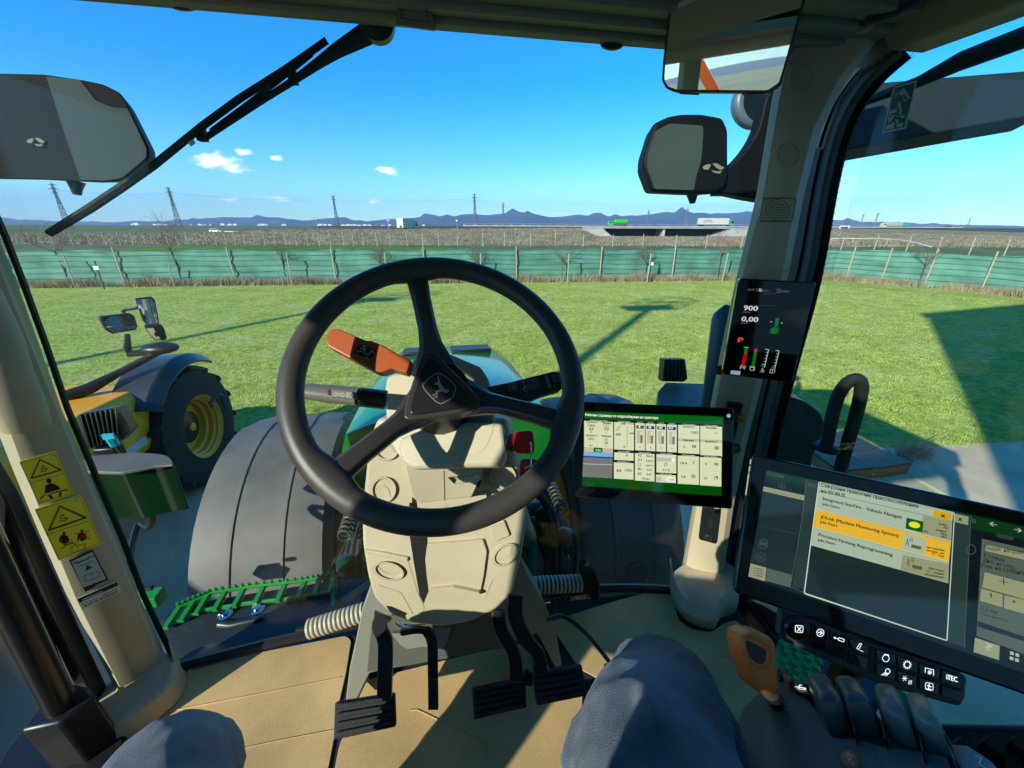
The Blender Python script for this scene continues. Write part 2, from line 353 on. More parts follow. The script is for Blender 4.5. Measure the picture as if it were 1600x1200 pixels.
tag(g.build('ground', M['terrain'], ang=80), kind='structure')

EDGE = [(-40, 12.2), (-12, 7.0), (-3.2, 5.3), (0, 4.5), (5.85, 3.42), (7.7, 3.28), (40, -3)]
fence_pts = [(-60, 27.5), (-40, 25.4), (-19.3, 21.9), (-5.1, 21.1), (16, 19.4), (21.3, 18.6), (23.6, 14.7), (24.3, 11.8), (25.6, 6), (26.4, 0), (28, -12)]
m = MB(); m.poly([(x, y, .0) for x, y in EDGE]+[(x, y-.25 if k < 6 else y, .0) for k, (x, y) in reversed(list(enumerate(fence_pts))) if y > -8])
tag(m.build('lawn', M['lawn'], recalc=False), kind='structure')
m = MB(); m.poly([(x, y, .004) for x, y in reversed(EDGE)]+[(-40, -40, .004), (40, -40, .004)])
tag(m.build('concrete_yard', M['concrete'], recalc=False), kind='structure')
m = MB(); m.poly([(*U(px_u(px, v), v), .006) for px, v in ((60, 27), (1010, 23), (1010, 31), (900, 40), (760, 52), (560, 58), (300, 57), (150, 46))])
tag(m.build('crop_field', M['crop'], recalc=False), kind='structure')

# road bank between the fields and the highway
crest = [(-900, 368), (0, 366), (330, 365), (420, 360), (470, 359), (600, 359), (760, 358), (880, 357), (905, 357), (935, 371), (1180, 371), (1230, 360), (1270, 356), (1400, 358), (1500, 361), (1600, 364), (2600, 366)]
rings = []
for px in list(range(-900, 2600, 12)):
    y = ipl(crest, px); far = 1.0 if px < 1200 else 1.3
    z = max(.05, float(PV(px, y, 100*far)[2])); jit = .12*math.sin(px*.13)+.08*math.sin(px*.31)
    prof = ((61, -.02), (68, .15*z), (76, .45*z+jit*.3), (88, .85*z), (100, z+jit*.25), (112, z), (122, .5*z-.1), (128, -.1))
    rings.append([(*U(px_u(px, v*far), v*far), zz) for v, zz in prof])
b = MB(); b.loft(rings, closed=False, caps=False); tag(b.build('embankment', M['bank'], ang=80), kind='structure')

def blades(name, n, region, h, wd, lean, m, zf=None, kind='stuff'):
    """many small upright blades in one mesh"""
    P = region(n); n = len(P); a = RNG.uniform(0, 2*math.pi, n); hh = h*RNG.uniform(.5, 1.15, n)*(1+.2*np.sin(P[:, 0]*1.9+1.3*np.sin(P[:, 1]*1.1))*np.sin(P[:, 1]*2.3+np.sin(P[:, 0]*.7))); la = RNG.uniform(0, 2*math.pi, n); ll = hh*lean*RNG.uniform(.2, 1, n)
    z = np.zeros(n) if zf is None else zf(P)
    d = np.stack([np.cos(a), np.sin(a)], 1)*wd[:n, None]/2 if hasattr(wd, '__len__') else np.stack([np.cos(a), np.sin(a)], 1)*wd/2
    V = np.zeros((n, 3, 3)); V[:, 0, :2] = P-d; V[:, 1, :2] = P+d; V[:, 2, 0] = P[:, 0]+np.cos(la)*ll; V[:, 2, 1] = P[:, 1]+np.sin(la)*ll
    V[:, 0, 2] = z; V[:, 1, 2] = z; V[:, 2, 2] = z+hh
    me = bpy.data.meshes.new(name); me.vertices.add(n*3); me.vertices.foreach_set('co', V.ravel()); me.loops.add(n*3); me.loops.foreach_set('vertex_index', np.arange(n*3))
    me.polygons.add(n); me.polygons.foreach_set('loop_start', np.arange(n)*3); me.update(calc_edges=True); me.materials.append(m)
    o = bpy.data.objects.new(name, me); COL.objects.link(o); return tag(o, kind=kind)
edge_y = lambda x: np.interp(x, [e[0] for e in EDGE], [e[1] for e in EDGE])
fx = [p[0] for p in fence_pts[:6]]; fy = [p[1] for p in fence_pts[:6]]
def reg_lawn(n):
    # denser close to the tractor
    r = 3.2+22*RNG.uniform(0, 1, n)**1.25; a = RNG.uniform(R(-48), R(72), n); P = np.stack([r*np.sin(a), r*np.cos(a)], 1)
    k = (P[:, 1] > edge_y(P[:, 0])-.02-.06*np.abs(np.sin(P[:, 0]*5))) & (P[:, 1] < np.interp(P[:, 0], fx, fy)) & (P[:, 0] < np.interp(P[:, 1], [0, 6, 11.8, 14.7, 18.6], [26.4, 25.6, 24.3, 23.6, 21.3]))
    return P[k]
blades('lawn_grass', 420000, reg_lawn, .036, .008, .9, M['blade'])['label'] = 'short mown green grass of the lawn in front of the tractor'
fp = np.array(fence_pts[1:9]); seglen = np.r_[0, np.cumsum(np.hypot(*np.diff(fp, axis=0).T))]
def along(t): return np.stack([np.interp(t, seglen, fp[:, 0]), np.interp(t, seglen, fp[:, 1])], 1)
def reg_dry(n):
    t = RNG.uniform(0, seglen[-1], n); P = along(t); d = along(t+.1)-P; d /= np.linalg.norm(d, axis=1)[:, None]
    off = -RNG.uniform(.05, .55, n); keep = (np.sin(t*1.7)+np.sin(t*.63+1)+RNG.normal(0, .8, n)) > -1.1
    Q = P.copy(); Q[:, 0] += -d[:, 1]*off; Q[:, 1] += d[:, 0]*off; return Q[keep]
o = blades('dry_grass', 42000, reg_dry, .42, .02, .5, M['dry']); o['label'] = 'dry tan grass standing along the foot of the net fence'
def reg_bank(n):
    v = RNG.uniform(60, 104, n); px = RNG.uniform(-100, 1700, n); u = np.array([px_u(a, b) for a, b in zip(px, v)]); return np.stack([v*math.sin(HEAD)+u*math.cos(HEAD), v*math.cos(HEAD)-u*math.sin(HEAD)], 1)
def z_bank(P):
    out = []
    for x, y in P:
        v = x*math.sin(HEAD)+y*math.cos(HEAD); u = x*math.cos(HEAD)-y*math.sin(HEAD); px = 800+649*u/v; far = 1.0 if px < 1200 else 1.3
        z = max(.05, float(PV(px, ipl(crest, px), 100*far)[2])); out.append(z*np.interp(v/far, [61, 68, 76, 88, 100], [-.02, .15, .45, .85, 1])-.05)
    return np.array(out)
o = blades('bank_scrub', 42000, reg_bank, .40, .13, .9, mat('scrub', (.27, .225, .135), .95, var=.35, vscale=.35), z_bank); o['label'] = 'dry scrub covering the road bank'

# mountains far away
ridge = [(-1200, 345), (-600, 340), (-200, 346), (0, 343), (60, 344), (120, 346), (170, 348), (215, 345), (260, 347), (300, 343), (350, 339), (385, 341), (420, 340), (455, 342), (480, 345), (520, 341), (548, 344), (580, 346), (615, 341), (640, 343), (665, 338), (690, 339), (735, 334), (765, 337), (800, 334), (818, 331), (840, 336), (865, 339), (900, 337), (950, 338), (1000, 336), (1055, 332), (1080, 334), (1120, 333), (1160, 332), (1200, 338), (1275, 344), (1320, 345), (1360, 348), (1395, 346), (1430, 350), (1480, 351), (1540, 352), (1600, 354), (1900, 349), (2600, 340), (4000, 345)]
def rng(name, base_v, peak_v, yoff, amp, seed):
    rn = random.Random(seed); rings = []; ph = [rn.uniform(0, 6) for _ in range(6)]
    for k in range(0, 460):
        px = -1200+k*(5200/460); zc = float(PV(px, ipl(ridge, px)+yoff-.5*abs(math.sin(px*.06+1))-.3*math.sin(px*.13)-.15*math.sin(px*.37), peak_v)[2]); ring = []
        for j, (t, hh) in enumerate(((0, 0), (.2, .12), (.4, .36), (.6, .6), (.8, .85), (1, 1), (1.3, .6), (1.7, 0))):
            v = base_v+(peak_v-base_v)*t; u = px_u(px, v)
            wv = sum(math.sin(px*.035*(q+1)*1.37+ph[q]+j*1.3*(q+1))/(q+1) for q in range(5))
            z = zc*hh*(1+amp*wv*(0 if j in (0, 7) else (1-abs(hh-.5))*.5 if j != 5 else .06)); ring.append((*U(u, v), max(z, -5) if j not in (0, 7) else -5))
        rings.append(ring)
    q = MB(); q.loft(rings, closed=False, caps=False); tag(q.build(name, M['mount'], ang=80), kind='structure')
rng('mountains', 6500, 9000, 0, .9, 3)
# hills behind the camera, seen in the mirrors
rings = []
for k in range(0, 160):
    a = R(100+160*k/159); hgt_ = 90+70*abs(math.sin(k*.11))+15*math.sin(k*.31)-70
    rings.append([(math.sin(a)*r, math.cos(a)*r, z) for r, z in ((5200, -5), (6300, hgt_*.5), (7600, hgt_), (8800, -5))])
q = MB(); q.loft(rings, closed=False, caps=False); tag(q.build('hills', M['mount'], ang=80), kind='structure')

# ================================================================== net fence
nf = thing('net_fence', 'long fence of light green shade netting on thin pale wooden posts across the lawn', 'fence', (0, 21, 0))
t = np.linspace(0, seglen[-1], 900); P = along(t); dd = along(t+.05)-P; dd /= np.linalg.norm(dd, axis=1)[:, None]
rows = np.linspace(0, 1, 15); rings = []
for k in range(len(t)):
    ring = []
    for j, h in enumerate(rows):
        z = .03+1.55*h+(.03*math.sin(t[k]*1.1)+.02*math.sin(t[k]*2.9))*h
        o_ = .035*math.sin(t[k]*1.1+j*.7)*math.sin(h*3.1)+.018*(j % 3 == 0)+.010*math.sin(t[k]*4+j*2)
        ring.append((P[k, 0]-dd[k, 1]*-o_, P[k, 1]+dd[k, 0]*-o_, z))
    rings.append(ring)
n = MB(); n.loft(rings, closed=False, caps=False); n.build('netting', M['netting'], nf, ang=80)
for px, py in ((-60, 450), (40, 447), (213, 444), (377, 443), (527, 442), (667, 441), (808, 440), (936, 439), (1050, 438), (1160, 437), (1268, 437), (1322, 439), (1375, 443), (1444, 449), (1530, 457), (1640, 468)):
    g = PZ(px, py); k = np.argmin(np.hypot(P[:, 0]-g[0], P[:, 1]-g[1])); c = (P[k, 0]+dd[k, 1]*.09, P[k, 1]-dd[k, 0]*.09)
    q = MB(); lx = random.uniform(-.05, .05); q.tube([(c[0], c[1], -.05), (c[0]+lx*.5, c[1], .9), (c[0]+lx, c[1], 1.75)], [.036, .034, .032], 7); q.build('post', M['wood'], nf)
w_ = MB()
for h in (.36, .62, .88, 1.12, 1.36, 1.57): w_.tube([(P[k, 0]+dd[k, 1]*.05, P[k, 1]-dd[k, 0]*.05, h+.025*math.sin(t[k]*1.3+h*3)) for k in range(0, 900, 6)], .008, 4)
w_.build('wire', mat('net_seam', (.05, .15, .11), .8), nf)

# second fence: pale stakes beyond the field
v2 = 58.0
def stake_proto(name, h, r, m): q = MB(); q.tube([(0, 0, -.1), (.01, 0, h*.5), (0, 0, h)], [r, r, r*.9], 6); return q.build(name, m)
sf = thing('stake_fence', 'far wire fence of pale concrete stakes along the foot of the road bank', 'fence', (*U(0, v2), 0))
xs = [-40, 0, 36, 71, 103, 130, 155, 178, 199, 219, 237, 254, 270, 286, 301, 316, 331, 346, 361, 376, 392, 408, 424, 441, 458, 476, 494, 512, 533, 548, 565, 586, 607, 634, 659, 684, 714, 754, 788, 830, 869, 913, 960, 1008, 1060, 1109, 1165, 1220, 1268, 1325, 1378, 1430, 1480, 1533, 1590, 1650]
for x in xs:
    vv = v2 if x < 1000 else max(40, v2-(x-1000)*.03); a = U(px_u(x, vv), vv); q = MB(); lx = random.uniform(-.06, .06); hh = 1.7*random.uniform(.95, 1.1)
    q.tube([(a[0], a[1], -.1), (a[0]+lx, a[1], hh)], .055, 6); q.build('stake', M['wood'], sf)

# ================================================================== young bare trees with stakes
def branch(mb, p, d, L, r, depth, rn):
    pts = [np.array(p)]; dd_ = np.array(d, float)
    for _ in range(4):
        dd_ += rn.normal(0, .10, 3)+np.array((0, 0, .05)); dd_ /= np.linalg.norm(dd_); pts.append(pts[-1]+dd_*L/4)
    mb.tube(pts, np.linspace(r, r*.55, 5), 5 if depth else 4)
    if depth <= 0: return
    for k in range(3 if depth > 1 else 4):
        i = rn.integers(1, 5); a = rn.normal(0, 1, 3); a -= dd_*(a@dd_); a /= np.linalg.norm(a)
        nd = dd_*.75+a*.65; nd[2] = abs(nd[2])*.6+.25; branch(mb, pts[i], nd/np.linalg.norm(nd), L*rn.uniform(.5, .75), r*.5, depth-1, rn)
def bare_tree(x, y, h, spread, label, seed, depth=3):
    rn = np.random.default_rng(seed); tr = thing('bare_tree', label, 'tree', (x, y, 0), 'young bare trees along the net fence')
    tk = MB(); hh = h*.52; path = [(x, y, -.05), (x+.02, y, hh*.5), (x+rn.normal(0, .04), y, hh)]; tk.tube(path, [.04, .033, .026], 7); tk.build('trunk', M['bark'], tr)
    cr = MB(); top = np.array(path[-1])
    for k in range(6):
        a = 2*math.pi*k/6+rn.uniform(-.3, .3); d = np.array((math.cos(a)*spread, math.sin(a)*spread, 1)); branch(cr, top-np.array((0, 0, rn.uniform(0, .15))), d/np.linalg.norm(d), (h-hh)*.62, .014, depth, rn)
    cr.build('crown', M['bark'], tr); return tr
for i, (px, py, h, sp, lab) in enumerate((
    (113, 447, 3.0, 1.0, 'bare young tree with a wide twiggy crown behind the tip of the wiper'),
    (287, 445, 3.15, .8, 'tallest bare young tree, below the leaning second pylon'),
    (449, 443, 2.3, .7, 'low bare young tree with a paired stake, left of the top of the steering wheel'),
    (597, 442, 2.0, .7, 'bare sapling just above the upper left of the steering wheel rim'),
    (742, 441, 2.0, .8, 'bare sapling just right of the top of the steering wheel rim'),
    (876, 440, 2.1, .9, 'bare forked sapling by the fence above the right side of the steering wheel'),
    (1000, 439, 2.1, .8, 'bare sapling at the fence beside the green post with a white tag on the right'),
    (1117, 437, 2.7, .7, 'bare young tree by the fence just left of the right front pillar'),
    (1430, 449, 2.4, .8, 'bare young tree by the fence seen through the right side window'))):
    g = PZ(px, py); bare_tree(g[0], g[1]-.1, h, sp, lab, 40+i)
    if i < 8:
        g2 = PZ(px+(9 if i != 1 else -12), py+2); q = MB(); q.tube([(g2[0], g2[1]-.12, -.05), (g2[0]+.03, g2[1]-.1, 1.45 if i != 1 else 1.0)], .028, 6)
        o = q.build('tree_stake', M['wood']); tag(o, 'thin wooden stake next to the '+lab.replace('bare young tree','tree').replace('bare sapling','sapling').split(', left')[0][:48].rsplit(' ',1)[0], 'stake', group='stakes of the young trees')
# green posts with a white tag
for (px, py, lab) in ((163, 452, 'green metal post with a white tag standing on the lawn at the left'), (1013, 441, 'green metal post with a white tag standing on the lawn right of the steering wheel')):
    g = PZ(px, py); tp = thing('marker_post', lab, 'post', (g[0], g[1], 0), 'green marker posts on the lawn')
    q = MB(); q.tube([(g[0], g[1], -.05), (g[0]+.05, g[1], 1.22)], .03, 8); q.build('post', mat('postgreen', (.01, .12, .06), .5), tp)
    q = MB(); q.box((g[0]+.03, g[1]-.035, .93), (.2, .012, .17)); q.build('tag', M['white'], tp)
q = MB(); g = PZ(925, 437); q.tube([(g[0]+math.cos(a)*1.5, g[1]-.1, .04+.38*math.sin(a)) for a in np.linspace(0, math.pi, 20)], .02, 5)
tag(q.build('hoop', M['black']), 'thin black half hoop standing in the grass at the foot of the netting', 'hoop')

# ================================================================== pylons
def pylon(px, top_y, h, label, arms=3, wide=1.0):
    v = (h-2.7)*701/(ipl([(0, 351), (800, 353), (1600, 356)], px)-top_y)/1.0
    # distance along the heading at which a mast of this height reaches the pixel row
    lo, hi = 60, 1500
    for _ in range(40):
        md = (lo+hi)/2
        if PV(px, top_y, md)[2] > h: hi = md
        else: lo = md
    p = PV(px, top_y, lo); x, y = p[0], p[1]
    o = thing('pylon', label, 'pylon', (x, y, 0), 'power pylons across the plain'); q = MB(); b0, b1 = h*.055*wide, h*.016*wide; n = 8; r = h*.006
    A = math.atan2(x, y)+.5; ca, sa = math.cos(A), -math.sin(A)
    def W_(a, b, z): return (x+a*ca-b*sa, y+a*sa+b*ca, z)
    zs = [h*.92*(1-(1-k/n)**1.25) for k in range(n+1)]; ws = [b0+(b1-b0)*min(1, z/(h*.75)) for z in zs]
    for sx_, sy_ in ((-1, -1), (1, -1), (1, 1), (-1, 1)): q.tube([W_(sx_*w1, sy_*w1, z) for z, w1 in zip(zs, ws)]+[W_(0, 0, h)], r, 4)
    for k in range(n):
        c = [(-1, -1), (1, -1), (1, 1), (-1, 1)]
        for i in range(4):
            a, b = c[i], c[(i+1) % 4]; q.tube([W_(a[0]*ws[k], a[1]*ws[k], zs[k]), W_(b[0]*ws[k+1], b[1]*ws[k+1], zs[k+1])], r*.6, 3); q.tube([W_(b[0]*ws[k], b[1]*ws[k], zs[k]), W_(a[0]*ws[k+1], a[1]*ws[k+1], zs[k+1])], r*.6, 3)
    q.build('tower', M['pylon'], o)
    for k in range(arms):
        z = h*(.97-.09*k); L = h*(.075 if k != 1 else .10); q = MB()
        q.tube([W_(-L, 0, z), W_(L, 0, z)], r, 4); q.tube([W_(-L, 0, z), W_(0, 0, z+h*.02), W_(L, 0, z)], r*.7, 4); q.build('crossarm', M['pylon'], o)
    return o, [W_(s*h*.1, 0, h*.86) for s in (-1, 1)]
py = [pylon(80, 286, 25, 'pale lattice pylon behind the tip of the wiper, leftmost of all'), pylon(262, 292, 25, 'leaning pale lattice pylon above the tallest bare tree at the left'),
      pylon(520, 305, 25, 'slim lattice pylon above the top left of the steering wheel'), pylon(741, 302, 25, 'tall lattice pylon right of the white truck, near the middle of the windscreen'), pylon(786, 316, 25, 'shorter lattice pylon just right of the tall one in the middle of the windscreen'),
      pylon(1014, 328, 16, 'small lattice pylon before the overpass near its middle', 2, 1.4), pylon(1075, 325, 16, 'small lattice pylon before the overpass just left of the white trailer', 2, 1.4),
      pylon(1350, 334, 16, 'left one of the two neighbouring pylons seen through the right side window', 2, 1.4), pylon(1373, 332, 16, 'right one of the two neighbouring pylons seen through the right side window', 2, 1.4), pylon(1517, 340, 17, 'lone lattice pylon at the far right edge of the side window', 2, 1.4)]
pl_ = thing('power_lines', 'thin power lines sagging between the pylons', 'cable', (0, 300, 20)); q = MB()
for a, b in ((0, 1), (1, 2), (2, 3), (3, 4), (4, 5), (5, 6)):
    for k in (0, 1):
        A, B = np.array(py[a][1][k]), np.array(py[b][1][k]); q.tube([A+(B-A)*s_-np.array((0, 0, 6*s_*(1-s_))) for s_ in np.linspace(0, 1, 12)], .035, 3)
q.build('wire', M['pylon'], pl_)

# ================================================================== overpass and traffic
def F(v, px, z): u = px_u(px, v); return (*U(u, v), z)
VB = 190.0; L0, L1 = px_u(930, VB), px_u(1300, VB); zt = 2.75
ov = thing('overpass', 'pale concrete highway overpass with dark openings, left of the right front pillar', 'bridge', (*U(L0, VB), -2))
def ub(mb, u0, u1, v0, v1, z0, z1, m=0): mb.add([(*U(u, v), z) for z in (z0, z1) for u, v in ((u0, v0), (u1, v0), (u1, v1), (u0, v1))], [(0, 3, 2, 1), (4, 5, 6, 7), (0, 1, 5, 4), (1, 2, 6, 5), (2, 3, 7, 6), (3, 0, 4, 7)], m)
conc = mat('bridge_concrete', (.42, .40, .36), .9, var=.15, vscale=.3)
d = MB(); ub(d, L0-6, L1, VB, VB+12, zt-.9, zt-.25); d.build('deck', conc, ov)
d = MB(); ub(d, px_u(955, VB), L1-4, VB+11.3, VB+11.8, -2.4, zt-.9); d.build('shade_wall', mat('deck_shade', (.10, .10, .09), .9), ov)  # added wall; its dark colour paints the shade under the deck
d = MB(); ub(d, L0-60, L1+60, VB-.3, VB-.05, zt-.25, zt+.15); d.build('parapet', conc, ov)
for pxa in (935, 1040, 1150):
    d = MB(); u = px_u(pxa, VB); wdt = {935: 5, 1040: 1.2, 1150: 14}[pxa]
    if pxa == 1040: ub(d, u-.5, u+.5, VB+1, VB+11, -2.4, zt-.9)
    else:
        s_ = 1 if pxa == 935 else -1
        d.add([(*U(u+a, v), z) for v in (VB+.2, VB+12) for a, z in ((-s_*14, zt-.35), (s_*2, zt-.95), (s_*(8 if pxa == 935 else 12), -2.4), (-s_*14, -2.4))], [(0, 1, 2, 3), (7, 6, 5, 4), (0, 4, 5, 1), (1, 5, 6, 2), (2, 6, 7, 3), (3, 7, 4, 0)])
    d.build('pier', conc, ov)
d = MB()
for k in range(40): u = L0-55+k*4.2; d.tube([(*U(u, VB-.18), zt+.1), (*U(u, VB-.18), zt+.85)], .07, 4)
d.tube([(*U(L0-60, VB-.18), zt+.85), (*U(L1+60, VB-.18), zt+.85)], .08, 4); d.build('railing', M['galv'], ov)
hw = MB(); ub(hw, -90, L0-6, VB, VB+14, .3, zt-.2); ub(hw, L1, 420, VB, VB+14, -2, zt-.25); tag(hw.build('highway', mat('asphalt', (.06, .06, .06), .9, var=.1), smooth_=False), kind='structure')
def truck(name, label, cat, px, v, z, L, H, Wd, heading, boxm, cabm, cab_first=True, tank=False, mark=None, box_h=None):
    """a truck standing at pixel column px; heading in world radians; parts body, cab, wheels"""
    c = np.array(F(v, px, z)); o = thing(name, label, cat, tuple(c)); ca, sa = math.cos(heading), math.sin(heading)
    def T(a, b, zz): return (c[0]+a*ca-b*sa, c[1]+a*sa+b*ca, z+zz)
    def bx(mb, a0, a1, b0, b1, z0, z1): mb.add([T(a, b, zz) for zz in (z0, z1) for a, b in ((a0, b0), (a1, b0), (a1, b1), (a0, b1))], [(0, 3, 2, 1), (4, 5, 6, 7), (0, 1, 5, 4), (1, 2, 6, 5), (2, 3, 7, 6), (3, 0, 4, 7)])
    cl = 2.1; q = MB()
    if tank: q.lathe(T(-L/2, 0, 2.1), (ca, sa, 0), [(.4, 0), (1.1, .2), (1.15, 1), (1.15, L-cl-.8), (.4, L-cl-.4)], 16)
    else: bx(q, -L/2, L/2-cl-.3, -Wd/2, Wd/2, 1.05, H)
    q.build('tank' if tank else 'box_body', boxm, o, bevel=.06)
    q = MB(); bx(q, -L/2+.3, L/2-.2, -Wd/2+.3, Wd/2-.3, .7, 1.04); q.build('chassis', M['black'], o)
    q = MB(); x0 = L/2-cl; q.add([T(a, b, zz) for b in (-Wd/2, Wd/2) for a, zz in ((x0, .5), (L/2, .5), (L/2, 1.5), (L/2-.25, H*.82), (x0+.1, H*.86))], [(0, 1, 2, 3, 4), (9, 8, 7, 6, 5)]+[(i, i+5, (i+1) % 5+5, (i+1) % 5) for i in range(5)]); cb = q.build('cab', cabm, o, bevel=.08)
    q = MB(); q.add([T(L/2+.012-(.0 if zz < 1.6 else .2), b, zz) for b in (-Wd/2+.15, Wd/2-.15) for zz in (1.6, H*.74)], [(0, 2, 3, 1)])
    for s_ in (-1, 1): q.add([T(a, s_*(Wd/2+.01), zz) for a, zz in ((x0+.7, 1.55), (L/2-.25, 1.55), (L/2-.4, H*.72), (x0+.7, H*.72))], [(0, 1, 2, 3)])
    q.build('window', M['gloss'], cb)
    for a in ([-L/2+1.2, -L/2+2.4, L/2-1.2] if L > 8 else [-L/2+1.2, L/2-1.2]):
        for s_ in (-1, 1): q = MB(); q.lathe(T(a, s_*(Wd/2-.3), .5), (-sa*s_, ca*s_, 0), [(.3, 0), (.5, .02), (.5, .28), (.25, .3)], 14); q.build('wheel', M['tyre'], o)
    if mark:
        q = MB(); vsx, fsx, wd, _h = glyphs(mark, True); s_ = -1
        q.add([T(-L/2+1.6+p[0]/wd*4.4, -Wd/2-.03, 1.9+p[1]*1.5) for p in vsx], fsx); q.build('lettering', M['ink'], o)
    return o
HX = math.atan2(-math.sin(HEAD), math.cos(HEAD))
wt = mat('truck_white', (.60, .55, .45), .5, var=.06); tg = mat('truck_green', (.04, .42, .05), .4); tt = mat('truck_teal', (.02, .33, .27), .4)
truck('box_truck', 'white box truck seen from behind on the road, in the middle of the windscreen', 'truck', 637, 135, .95, 8.0, 3.9, 2.5, HX+R(68), wt, wt)
truck('tank_truck', 'bright green tank truck crossing the overpass', 'truck', 965, VB+4, zt-.2, 9.0, 3.0, 2.5, HX+math.pi, tg, tg, tank=True)
truck('semi_truck', 'white trailer with dark GTM lettering and a green cab on the overpass', 'truck', 1117, VB+4, zt-.2, 16.0, 3.8, 2.5, HX, wt, tt, mark='GTM:')
truck('flatbed_truck', 'pale grey truck on the highway between the two pylons and the teal truck', 'truck', 1392, 240, 2.2, 11, 3.3, 2.5, HX+math.pi, mat('truck_grey', (.4, .39, .34), .6), wt)
truck('delivery_truck', 'small teal truck on the highway seen through the right side window', 'truck', 1409, 250, 2.2, 7, 3.2, 2.4, HX+math.pi, tt, tt)
def car(px, v, z, col, label, heading=HX):
    c = np.array(F(v, px, z)); o = thing('car', label, 'car', tuple(c)); ca, sa = math.cos(heading), math.sin(heading)
    def T(a, b, zz): return (c[0]+a*ca-b*sa, c[1]+a*sa+b*ca, z+zz)
    def side(prof, w0, m, nm, bev=.06):
        q = MB(); n = len(prof); q.add([T(a, -w0, zz) for a, zz in prof]+[T(a, w0, zz) for a, zz in prof], [tuple(range(n)), tuple(range(2*n-1, n-1, -1))]+[(i, i+n, (i+1) % n+n, (i+1) % n) for i in range(n)]); return q.build(nm, m, o, bevel=bev)
    side([(-2.1, .3), (2.1, .3), (2.15, .7), (1.1, .92), (.5, 1.42), (-1.2, 1.45), (-1.9, 1.0), (-2.15, .8)], .86, col, 'body'); side([(-1.55, .98), (.95, .98), (.45, 1.36), (-1.15, 1.38)], .875, M['gloss'], 'window', 0)
    for a in (-1.3, 1.35):
        for s_ in (-1, 1): q = MB(); q.lathe(T(a, s_*.68, .33), (-sa*s_, ca*s_, 0), [(.2, 0), (.33, .02), (.33, .18), (.15, .2)], 12); q.build('wheel', M['tyre'], o)
    return o
dkc = mat('car_dark', (.03, .035, .05), .3); whc = mat('car_white', (.7, .7, .68), .35)
car(1298, 210, 2.4, dkc, 'dark car on the highway just right of the right front pillar'); car(1482, 200, 1.9, dkc, 'dark car on the highway left of the far right pylon'); car(336, 150, .05, whc, 'white car on the far road behind the stake fence at the left')
gr = thing('guardrail', 'white metal guardrail curving along the field beyond the right side window', 'guardrail', F(68, 1360, 0)); q = MB()
path = [F(85, 1225, .75), F(78, 1275, .75), F(72, 1340, .85), F(70, 1395, .85), F(64, 1430, .7), F(58, 1468, .15)]
q.tube(smooth(path, 8), .16, 6, flat=.3); q.build('rail', M['white'], gr)
for p_ in path[:5]: q = MB(); q.tube([(p_[0], p_[1], -.1), (p_[0], p_[1], p_[2])], .07, 6); q.build('post', M['wood'], gr)
gr = thing('guardrail', 'pale guardrail beside the white car on the far road at the left', 'guardrail', F(140, 370, 0)); q = MB(); q.tube([F(150, 348, .55), F(140, 372, .6), F(120, 400, .5)], .12, 6); q.build('rail', M['white'], gr)
for pxx in (352, 372, 392): q = MB(); a = F(138, pxx, 0); q.tube([a, (a[0], a[1], .5)], .06, 5); q.build('post', M['galv'], gr)
def sign(px, v, z0, z1, kind_, label):
    a = F(v, px, z0); o = thing('road_sign', label, 'road sign', a); q = MB(); q.tube([a, (a[0], a[1], z1)], .06, 6); q.build('post', M['galv'], o)
    nrm = -HV; cx = (a[0]+nrm[0]*.08, a[1]+nrm[1]*.08, z1); pl2 = Plane(cx, nrm); q = MB()
    def rr(k, r, lift): return [np.array(cx)+pl2.n*lift+pl2.u*r*math.sin(2*math.pi*i/k)+pl2.v*r*math.cos(2*math.pi*i/k) for i in range(k)]
    if kind_ == 'blue': q.prism(rr(20, .5, 0), -pl2.n*.05, 0); q.poly(rr(20, .42, .01), 1); q.poly([np.array(cx)+pl2.n*.02+pl2.u*x+pl2.v*y for x, y in ((-.25, .1), (-.1, .25), (.2, -.1), (.28, 0), (.28, -.28), (0, -.28), (.1, -.2))], 0); mm = [M['white'], mat('sign_blue', (.01, .09, .45), .4)]
    elif kind_ == 'tri': q.prism([np.array(cx)+pl2.u*x+pl2.v*y for x, y in ((-.6, .5), (.6, .5), (0, -.55))], -pl2.n*.05, 0); q.poly([np.array(cx)+pl2.n*.01+pl2.u*x+pl2.v*y for x, y in ((-.36, .36), (.36, .36), (0, -.28))], 1); mm = [mat('sign_dark', (.04, .04, .05), .5), M['white']]
    else: q.prism([np.array(cx)+pl2.u*x+pl2.v*y for x, y in ((-1.5, -.9), (1.5, -.9), (1.5, .9), (-1.5, .9))], -pl2.n*.08, 0); q.poly([np.array(cx)+pl2.n*.01+pl2.u*x+pl2.v*y for x, y in ((-1.2, -.6), (1.2, -.6), (1.2, .6), (-1.2, .6))], 1); mm = [M['white'], mat('sign_board', (.05, .07, .08), .6)]
    q.build('plate', mm, o)
sign(607, 128, .7, 4.4, 'blue', 'round blue road sign just left of the white box truck'); sign(714, 125, .9, 4.0, 'tri', 'dark triangular road sign right of the white box truck'); sign(496, 140, .5, 4.6, 'tri', 'small dark sign on a thin post left of the slim pylon'); sign(1320, 128, .2, 2.2, 'board', 'small billboard on the road bank right of the right front pillar')
# far village dots
vil = thing('village', 'pale houses of a far village under the mountains', 'houses', F(2600, 560, 0), kind='stuff'); q = MB()
for k in range(110):
    pxx = random.choice((random.uniform(500, 640), random.uniform(200, 420), random.uniform(400, 900))); v = random.uniform(2300, 3600); a = F(v, pxx, 0); s_ = random.uniform(8, 22); q.box((a[0], a[1], s_*.25), (s_, s_*.6, s_*.5)); 
q.build('houses', M['white'], vil)['kind'] = 'stuff'

